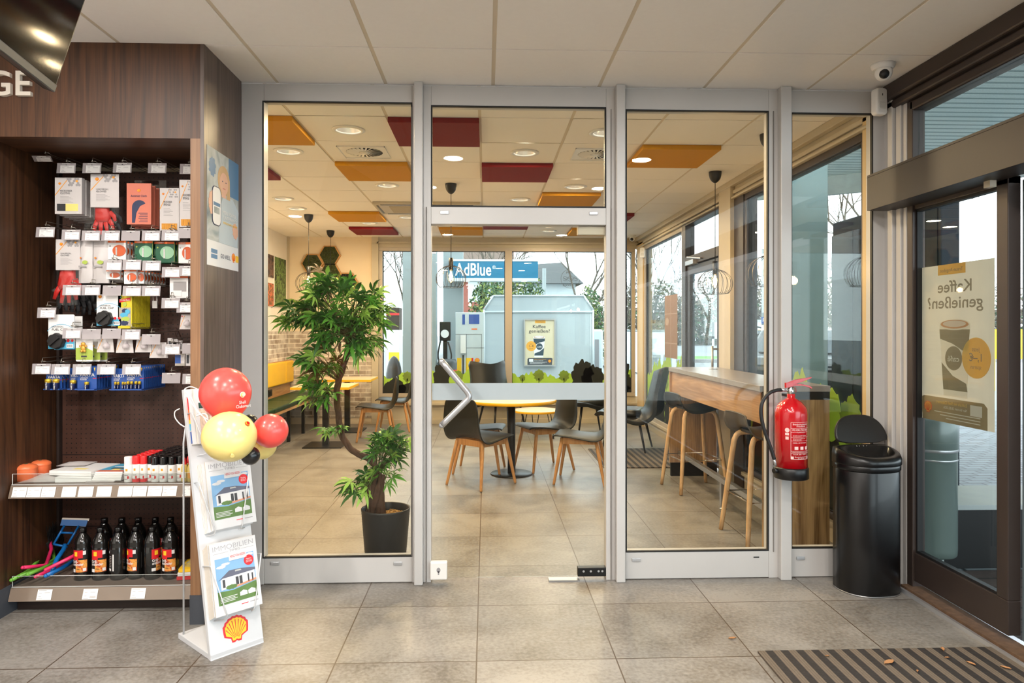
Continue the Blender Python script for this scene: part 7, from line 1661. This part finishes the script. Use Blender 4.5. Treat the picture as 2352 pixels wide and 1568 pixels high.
a, b = at(1203, 841, ys-.06), at(1276, 732, ys-.06); w_, h_ = b.x-a.x, b.z-a.z; O = Vector(((a.x+b.x)/2, ys-.07, (a.z+b.z)/2)); m = MB(); frame_rect(m, 'y', ys-.09, a.x, b.x, a.z, b.z, .03, .06); m.build('aluminium_frame', M_ALUG, cs, world=True)
m = MB(); m.use(0).prism([(-w_/2+.01, -h_/2+.01), (w_/2-.01, -h_/2+.01), (w_/2-.01, h_/2-.01), (-w_/2+.01, h_/2-.01)], O, UX, UZ, .02); coffee_poster(m, O, UX, UZ, w_*.92, h_*.94, False, None)
m.build('printed_sheet', [plain('beige_poster_paper', C(222, 208, 176), .5), plain('orange_yellow_badge', C(240, 170, 60), .5), M_INK, plain('petrol_print', C(50, 72, 84), .5), M_WHITE, plain('dark_panel_print', C(70, 76, 82), .5), M_RED, M_YEL, plain('crema_print', C(200, 150, 120), .5)], cs, world=True)
# AdBlue sign gantry
ya = 13.6
sg = thing('gantry_sign', 'blue AdBlue sign board between pale columns outside the end window', 'sign', (at(1090, 620, ya).x, ya, -.03)); a, b = at(1030, 638, ya), at(1165, 600, ya)
MB().box(a.x, b.x+.6, ya, ya+.25, a.z, b.z).build('board', plain('petrol_blue_board', C(0, 112, 150), .4, 0, .03), sg, world=True); m = MB(); q = at(1091, 620, ya); wq = at(1129, 0, ya).x-at(1046, 0, ya).x; m.text('AdBlue', Vector((q.x, ya-.001, q.z)), UX, UZ, -.03, 0, .34, .004, .03, width=wq).text('®', Vector((q.x, ya-.001, q.z)), UX, UZ, wq/2+.02, .05, .09, .004); m.build('lettering', M_WHITE, sg, world=True)
MB().box(a.x, b.x+.6, ya-.01, ya+.26, a.z-.06, a.z).box(a.x, b.x+.6, ya-.01, ya+.26, b.z, b.z+.04).build('frame', M_SHEDE, sg, world=True)
M_CG = plain('pale_grey_steel_column', C(132, 142, 144), .5, 0, .04)
m = MB()
for p0, p1 in ((1016, 1062),): m.box(at(p0, 0, ya).x, at(p1, 0, ya).x, ya+.26, ya+.7, -.03, 4.6)
m.build('column', M_CG, sg, world=True)
tag(MB().box(at(925, 0, 12.6).x, at(948, 0, 12.6).x, 12.6, 13, -.03, 4.6).build('building_column', M_CG), 'pale grey column outside, left of the first post', 'column')
tag(MB().box(at(985, 0, 12.2).x, at(1001, 0, 12.2).x, 12.2, 12.6, -.03, 4.6).build('building_column', M_CG), 'slim pale column outside behind the door handle side of the glass', 'column')
# dispensers
yd = 12.9
M_DISP = plain('dispenser_grey', C(196, 206, 212), .4, .1, .04)
dp_ = thing('fuel_dispenser', 'grey service dispenser with blue notices and a yellow and red foot', 'dispenser', (at(1080, 0, yd).x, yd, -.03)); 
a, b = at(1046, 717, yd), at(1112, 717, yd); MB().box(a.x, b.x, yd, yd+.5, -.03, a.z).build('cabinet', M_DISP, dp_, world=True, bevel=.01)
m = MB(); O = Vector((0, yd, 0))
def rr(m, x0, y0, x1, y1, l=.004): A_, B_ = at(x0, y1, yd), at(x1, y0, yd); m.rect(O, UX, UZ, A_.x, max(A_.z, 0), B_.x, B_.z, l)
m.use(0); rr(m, 1062, 722, 1068, 745); rr(m, 1077, 722, 1101, 744); m.use(1); rr(m, 1050, 822, 1060, 870); rr(m, 1070, 822, 1083, 868); m.use(2); rr(m, 1083, 822, 1087, 868); m.use(3); rr(m, 1062, 815, 1066, 868); m.use(4); rr(m, 1083, 754, 1096, 757)
m.use(3); rr(m, 1046, 767, 1106, 767.6); rr(m, 1072, 798, 1112, 798.8); rr(m, 1106, 767, 1106.6, 860); rr(m, 1071, 767, 1071.6, 860)
q = at(1096, 828, yd); m.shell(O, UX, UZ, q.x, q.z, .05, 2, 1, .004); m.build('markings', [M_BLUEB, M_YEL, M_RED, M_INK, M_ORANGE], dp_, world=True)
MB().box(at(1058, 0, yd).x, at(1070, 0, yd).x, yd-.08, yd-.01, at(0, 812, yd).z, at(0, 770, yd).z).build('tube_holder', M_WHITE, dp_, world=True)
ab = thing('air_service_unit', 'black air hose unit with a round gauge beside the grey dispenser', 'air pump', (at(1022, 0, yd).x, yd, -.03)); q = at(1022, 770, yd)
MB().box(q.x-.10, q.x+.10, yd, yd+.2, q.z-.1, q.z+.25).box(q.x-.04, q.x+.04, yd+.05, yd+.15, -.03, q.z-.1).build('housing', M_BLACKP, ab, world=True, bevel=.01); MB().lathe([(.001, 0), (.07, 0), (.075, .02)], seg=24).build('gauge', M_WHITE, ab).matrix_local = Matrix.Translation((0, -.02, q.z+.06)) @ Matrix.Rotation(math.radians(90), 4, 'X')
MB().tube(bez([Vector((q.x-.08, yd-.04, q.z-.1)), Vector((q.x-.12, yd-.08, q.z-.4)), Vector((q.x, yd-.1, q.z-.62)), Vector((q.x+.12, yd-.08, q.z-.4)), Vector((q.x+.06, yd-.04, q.z-.12))]), .015, 8).build('hose', M_RUB, ab, world=True)
q = at(1027, 845, 12.3); t = thing('rubbish_bin', 'dark round rubbish bin with a red band outside, behind the door handle', 'bin', (q.x, 12.3, -.03)); MB().lathe([(.16, 0), (.165, .5), (.17, .85), (.15, .92)], seg=28).build('body', plain('anthracite_bin', C(52, 58, 62), .4), t); MB().lathe([(.172, .62), (.174, .74)], seg=28, capb=False, capt=False).build('band', M_RED, t)
yp = 14.5; t = thing('fuel_dispenser', 'fuel dispenser with a black and red head far left outside the end window', 'dispenser', (at(902, 0, yp).x, yp, -.03)); a, b = at(887, 0, yp), at(917, 0, yp)
MB().box(a.x, b.x, yp, yp+.5, -.03, at(0, 760, yp).z).build('cabinet', M_WHITE, t, world=True); MB().box(a.x, b.x, yp, yp+.5, at(0, 758, yp).z, at(0, 705, yp).z).build('head', M_BLACKP, t, world=True); m = MB().use(0).box(a.x, b.x, yp-.01, yp, at(0, 723, yp).z, at(0, 718, yp).z); m.use(1).box(at(893, 0, yp).x, b.x, yp-.01, yp, at(0, 845, yp).z, at(0, 810, yp).z); m.build('markings', [M_RED, M_YEL], t, world=True)
tag(MB().sphere((at(905, 0, 13.8).x, 13.8, .43), .16, .16, .46, 16, 12).build('air_hose_drum', M_BLACKP), 'black rounded hose drum in front of the far left dispenser', 'hose drum')
# house, roofs
yh = 34
hs = thing('brick_house', 'red brick house behind the sign, seen through bare twigs', 'house', (at(1100, 0, yh).x, yh, -.03)); a, b = at(1050, 0, yh), at(1165, 0, yh); zt = at(0, 640, yh).z
MB().box(a.x, b.x, yh, yh+6, -.03, zt).build('wall', plain('red_brick_far', C(160, 96, 84), .9, 0, .15), hs, world=True); m = MB(); m.add([(a.x-.4, yh-.3, zt), (b.x+.4, yh-.3, zt), (b.x+.4, yh+6.3, zt), (a.x-.4, yh+6.3, zt), (a.x-.4, yh+3, zt+2.4), (b.x+.4, yh+3, zt+2.4)], [(0, 1, 5, 4), (2, 3, 4, 5), (0, 4, 3), (1, 2, 5), (0, 3, 2, 1)]); m.build('roof', plain('brown_roof_tiles_far', C(108, 92, 84), .9, 0, .1), hs, world=True)
for px_ in (1075, 1102, 1130): A_ = at(px_, 665, yh); MB().box(A_.x, A_.x+.9, yh-.03, yh, A_.z-.6, A_.z+.4).build('window', M_SHEDE, hs, world=True)
yr = 30; rf = thing('grey_roof_house', 'long grey roofed building beyond the white cabin', 'house', (at(1258, 0, yr).x, yr, -.03)); A_, B_ = at(1185, 650, yr), at(1325, 605, yr)
MB().box(A_.x, B_.x, yr+.4, yr+6, -.03, A_.z).build('wall', M_SHED, rf, world=True); m = MB(); m.add([(A_.x-.2, yr, A_.z), (B_.x+.3, yr, A_.z), (B_.x-.3, yr+3.2, B_.z+.35), (A_.x+.2, yr+3.2, B_.z+.2), (A_.x-.2, yr+6.4, A_.z), (B_.x+.3, yr+6.4, A_.z)], [(0, 1, 2, 3), (3, 2, 5, 4), (0, 3, 4), (1, 5, 2), (0, 4, 5, 1)]); m.build('roof', plain('grey_slate_far', C(72, 76, 78), .9, 0, .08), rf, world=True)
q = at(1250, 650, 26); tag(MB().tube([(q.x, 26, -.03), (q.x, 26, at(0, 612, 26).z)], .07, 8).build('light_pole', M_CG), 'thin pole rising behind the white cabin', 'pole')
q = at(1371, 800, 16.5); t = thing('meter_box', 'narrow pale cabinet right of the white cabin', 'cabinet', (q.x, 16.5, -.03)); MB().box(-.15, .15, 0, .3, 0, at(0, 753, 16.5).z).build('case', M_SHEDE, t, bevel=.05); MB().box(-.05, .05, -.01, 0, .3, 1.2).build('pipe_recess', M_GREYI, t)

# ---- vegetation
M_TWIG = plain('bare_grey_brown_bark', C(104, 96, 86), .9, 0, .1); M_TWIG2 = plain('bare_dark_bark', C(74, 70, 62), .9, 0, .1)
def bare_tree_mesh(seed, H, spread=.5, dens=5):
    rnd = random.Random(seed); m = MB()
    def grow(p, d, L, r, lv):
        n = 3 if lv < 2 else 2; pts = [p]; q = p
        for i in range(n): d = (d+Vector((rnd.uniform(-.16, .16), rnd.uniform(-.16, .16), rnd.uniform(-.02, .12)))).normalized(); q = q+d*L/n; pts.append(q)
        m.tube(pts, [r*(1-.35*i/n) for i in range(n+1)], 5 if lv < 2 else 3, cap=False)
        if lv >= dens: return
        for k in range(3 if lv > 0 else 4):
            a = rnd.uniform(0, 6.28); sp = spread*rnd.uniform(.6, 1.2); u = d.orthogonal().normalized(); w_ = d.cross(u); nd = (d+(u*math.cos(a)+w_*math.sin(a))*sp).normalized(); st_ = pts[-1] if k else pts[-2]
            grow(st_, nd, L*rnd.uniform(.64, .84), r*.60, lv+1)
    grow(Vector((0, 0, 0)), Vector((0, 0, 1)), H*.28, H*.010, 0); return m
tm = [bare_tree_mesh(s_, 8, sp).build('bare_tree', mt) for s_, sp, mt in ((1, .55, M_TWIG), (2, .45, M_TWIG2), (3, .6, M_TWIG))]
tspots = [((-6.6, 36), 1.25, 'bare tree left beyond the dispensers, seen in the end window'), ((-5.4, 42), 1.3, 'second bare tree left beyond the dispensers'), ((3.9, 24), .95, 'bare tree above the right end of the white cabin'), ((.6, 22), .8, 'slender bare tree between the sign and the mullion'), ((5.9, 28), 1.1, 'bare tree right of the grey roof'), ((7.4, 13.5), .95, 'bare tree close outside the right pane, above the counter')]
first_used = [False]*3
for i, ((x, y), s_, lab) in enumerate(tspots):
    k = i % 3; o = tm[k] if not first_used[k] else tm[k].copy()
    if first_used[k]: COL.objects.link(o)
    first_used[k] = True; o.location = (x, y, -.03); o.scale = (s_, s_, s_); o.rotation_euler = (0, 0, i*1.7); tag(o, lab, 'tree')
rnd = random.Random(11); k = 0
for i in range(26):
    x = 9+i*1.9; y = 46+rnd.uniform(-4, 10)-i*.55; o = tm[i % 3].copy(); COL.objects.link(o); o.location = (x, y, -.03); s_ = rnd.uniform(.75, 1.1); o.scale = (s_, s_, s_); o.rotation_euler = (0, 0, i*2.1)
    tag(o, 'bare tree in the far wood edge, %d%s counted from its left end' % (i+1, {1: 'st', 2: 'nd', 3: 'rd', 21: 'st', 22: 'nd', 23: 'rd'}.get(i+1, 'th')), 'tree', 'bare trees of the wood edge beyond the car park')
M_EVG = plain('evergreen_leaves', C(66, 96, 62), .8, 0, .35, 6, bump=.4); M_IVY = plain('yellow_green_leaves', C(124, 138, 66), .8, 0, .3, 6); M_HEDGE = plain('grey_brown_hedge', C(116, 108, 94), .95, 0, .25, 8, bump=.5)
def leafy(name, lab, cat, c, rx, ry, rz, n, mats, s=.12, seed=0):
    rnd = random.Random(seed); m = MB()
    for i in range(n):
        while True:
            v = Vector((rnd.uniform(-1, 1), rnd.uniform(-1, 1), rnd.uniform(-1, 1)))
            if .3 < v.length < 1: break
        p = Vector((c[0]+v.x*rx, c[1]+v.y*ry, max(.0, c[2]+v.z*rz))); a = Vector((rnd.uniform(-1, 1), rnd.uniform(-1, 1), rnd.uniform(-1, 1))).normalized(); b = a.orthogonal().normalized(); q = s*rnd.uniform(.6, 1.3); m.use(rnd.randrange(len(mats)) if rnd.random() < .5 else 0)
        m.add([p-a*q, p+b*q*.5, p+a*q, p-b*q*.5], [(0, 1, 2, 3)])
    m.tube([(c[0], c[1], -.03), (c[0], c[1], c[2])], .05, 6); return tag(m.build(name, mats), lab, cat)
def LX(px_, y): return at(px_, 0, y).x
leafy('evergreen_bush', 'dark evergreen bush between the sign and the white cabin', 'bush', (LX(1190, 20), 20, 2.1), .8, .6, 1.2, 2600, [M_EVG, M_IVY], .06, 1)
leafy('evergreen_bush', 'tall evergreen shrub right of the white cabin', 'bush', (LX(1352, 17.4)+.1, 18.1, 1.2), .42, .4, 1.35, 2400, [M_EVG, M_IVY], .055, 2)
leafy('evergreen_bush', 'ivy covered shrub behind the left corner of the white cabin', 'bush', (LX(1120, 18), 18.5, 1.9), .5, .5, .9, 1200, [M_EVG, M_IVY], .06, 3)
leafy('dense_shrub', 'long grey brown hedge on the grass strip beyond the side door', 'hedge', (14.6, 33, .7), 3.6, .8, .75, 4500, [M_HEDGE, M_TWIG], .10, 4)
o = leafy('wood_undergrowth', 'grey green thicket along the wood edge beyond the car park', 'thicket', (30, 62, 2.2), 26, 2.5, 4.2, 15000, [M_HEDGE, M_TWIG, M_EVG], .24, 20); o['kind'] = 'stuff'
o = leafy('wood_undergrowth', 'denser dark thicket at the foot of the far wood edge', 'thicket', (32, 70, 1.8), 30, 2.0, 2.9, 14000, [M_HEDGE, M_TWIG2, M_EVG], .26, 23); o['kind'] = 'stuff'
struct(MB().box(6, 60, 30, 34.5, -.03, .06).build('floor_grass', plain('bright_lawn', C(96, 150, 62), .95, 0, .15, 3, bump=.4), origin=False))
tag(MB().box(6, 60, 29.7, 30, -.03, .12).build('kerb', M_GREYI), 'grey kerb in front of the grass strip', 'kerb')
tag(MB().box(11.6, 17.5, 35.5, 35.6, .9, 1.75).box(11.6, 11.7, 35.5, 35.6, -.03, 1.75).box(17.4, 17.5, 35.5, 35.6, -.03, 1.75).build('banner_fence', M_SHEDE), 'long white banner beyond the hedge', 'banner')
# container, car, charger, parking sign
yc = 22; a, b = at(1492, 0, yc), at(1560, 0, yc); t = thing('white_container', 'low white container on the car park, seen through the far side window', 'container', ((a.x+b.x)/2, yc, -.03)); MB().box(a.x-.3, b.x-.1, yc, yc+2.2, -.0, at(0, 759, yc).z).build('body', M_SHEDE, t, world=True, bevel=.02); m = MB(); A_ = a.x+.1; m.box(A_, A_+.25, yc-.02, yc, .2, .6).box(A_+.35, A_+.6, yc-.02, yc, .2, .6).box(a.x-.3, b.x-.1, yc-.01, yc+2.2, at(0, 762, yc).z, at(0, 759, yc).z+.02); m.build('vents', M_CG, t, world=True)
def car(label, x, y, rz, mat):
    t = thing('car', label, 'car', (x, y, -.03), rz); W_, L_ = .86, 2.1
    side = [(-2.1, .3), (-2.1, .75), (-1.95, .92), (-1.35, .98), (-.75, 1.42), (.75, 1.46), (1.5, 1.1), (2.0, 1.0), (2.1, .7), (2.1, .3)]
    m = MB(); n = len(side); V = [(x_, s_*W_*(1 if z_ < 1.0 else .82), z_) for s_ in (-1, 1) for x_, z_ in side]; m.add(V, [tuple(range(n))[::1], tuple(range(2*n-1, n-1, -1))]+[(i, i+n, (i+1) % n+n, (i+1) % n) for i in range(n)]); m.build('body', mat, t, bevel=.04)
    m = MB()
    for s_ in (-1, 1): m.add([(p[0], s_*(W_*.93), p[1]) for p in ((-1.15, 1.0), (-.7, 1.34), (.7, 1.38), (1.25, 1.05))], [(0, 1, 2, 3)])
    m.add([(-1.42, -.7, 1.0), (-1.42, .7, 1.0), (-.82, .6, 1.40), (-.82, -.6, 1.40)], [(0, 1, 2, 3)]).add([(1.56, -.7, 1.1), (1.56, .7, 1.1), (.86, .6, 1.44), (.86, -.6, 1.44)], [(0, 1, 2, 3)]); m.build('window', plain('car_glass', C(40, 52, 60), .1, 0, .05), t)
    for sx in (-1.3, 1.35):
        for sy in (-1, 1): w_ = MB().lathe([(.001, 0), (.2, 0), (.31, .02), (.31, .18), (.2, .2), (.001, .2)], seg=24).build('wheel', M_BLACKP, t); w_.matrix_local = Matrix.Translation((sx, sy*W_*.98-.1 if sy > 0 else -W_*.98-.1+.0, .31)) @ Matrix.Rotation(math.radians(90), 4, 'X') @ Matrix.Translation((0, 0, -.1))
    return t
car('white car parked outside, half hidden behind the second post', at(1440, 0, 27).x-1.0, 27, math.radians(8), plain('white_car_paint', C(222, 226, 228), .2, .1, .02, coat=.6))
car('black car roof and window at the edge of the car park beside the charger', at(1780, 0, 13).x+1.2, 14.5, math.radians(60), plain('black_car_paint', C(30, 34, 38), .2, .1, .02, coat=.6))
car('yellow vehicle behind the charging station', at(1762, 0, 26).x, 27, math.radians(80), plain('yellow_car_paint', C(226, 170, 60), .3, .1, .02, coat=.6))
yq = 17; a, b = at(1718, 0, yq), at(1741, 0, yq); t = thing('charging_station', 'white and turquoise charging station on the car park', 'charger', ((a.x+b.x)/2, yq, -.03)); MB().box(a.x, b.x, yq, yq+.6, 0, at(0, 750, yq).z).build('cabinet', M_SHEDE, t, world=True, bevel=.02); MB().box(a.x-.002, b.x+.002, yq-.01, yq+.5, at(0, 803, yq).z, at(0, 771, yq).z).build('turquoise_panel', plain('turquoise_panel', C(20, 176, 208), .4), t, world=True)
m = MB(); q = at(1724, 760, yq); m.shell(Vector((q.x, yq-.012, q.z)), UX, UZ, 0, 0, .045, 0, 1, .003); m.build('shell_emblem', [M_RED, M_YEL], t, world=True)
MB().tube(bez([Vector((b.x-.05, yq-.02, at(0, 750, yq).z)), Vector((b.x+.1, yq-.1, at(0, 755, yq).z)), Vector((b.x-.05, yq-.15, at(0, 768, yq).z)), Vector((a.x+.05, yq-.1, at(0, 765, yq).z))]), .02, 7).build('cable', M_RUB, t, world=True)
yq = 16; q = at(1752, 740, yq); t = thing('parking_sign', 'blue parking sign on a thin pole beside the charging station', 'sign', (q.x, yq, -.03)); MB().tube([(0, 0, 0), (0, 0, 3.3)], .03, 8).build('pole', M_CG, t); m = MB().use(0).box(-.05, .05, -.05, -.04, q.z-.0, q.z+.15); m.use(1).text('P', Vector((0, -.051, q.z+.075)), UX, UZ, 0, 0, .12, .002, .02).box(-.05, .05, -.05, -.04, q.z-.18, q.z-.03); m.build('sign_plate', [M_BLUEB, M_WHITE], t)
q = at(1749, 812, 16.4); t = thing('rubbish_bin', 'grey bin with a red rim beside the charging station', 'bin', (q.x-.0, 16.4, -.03)); MB().lathe([(.11, 0), (.12, .9)], seg=20).build('body', M_GREYI, t); MB().lathe([(.122, .8), (.122, .85)], seg=20, capb=False, capt=False).build('rim', M_RED, t)
yw = 40; a, b = at(1738, 0, yw), at(1830, 0, yw); tag(MB().box(a.x, b.x, yw, yw+6, -.03, at(0, 733, yw).z).build('low_building', plain('grey_slat_facade', C(176, 180, 182), .7, 0, .05)), 'low grey building far behind the parking sign', 'building')
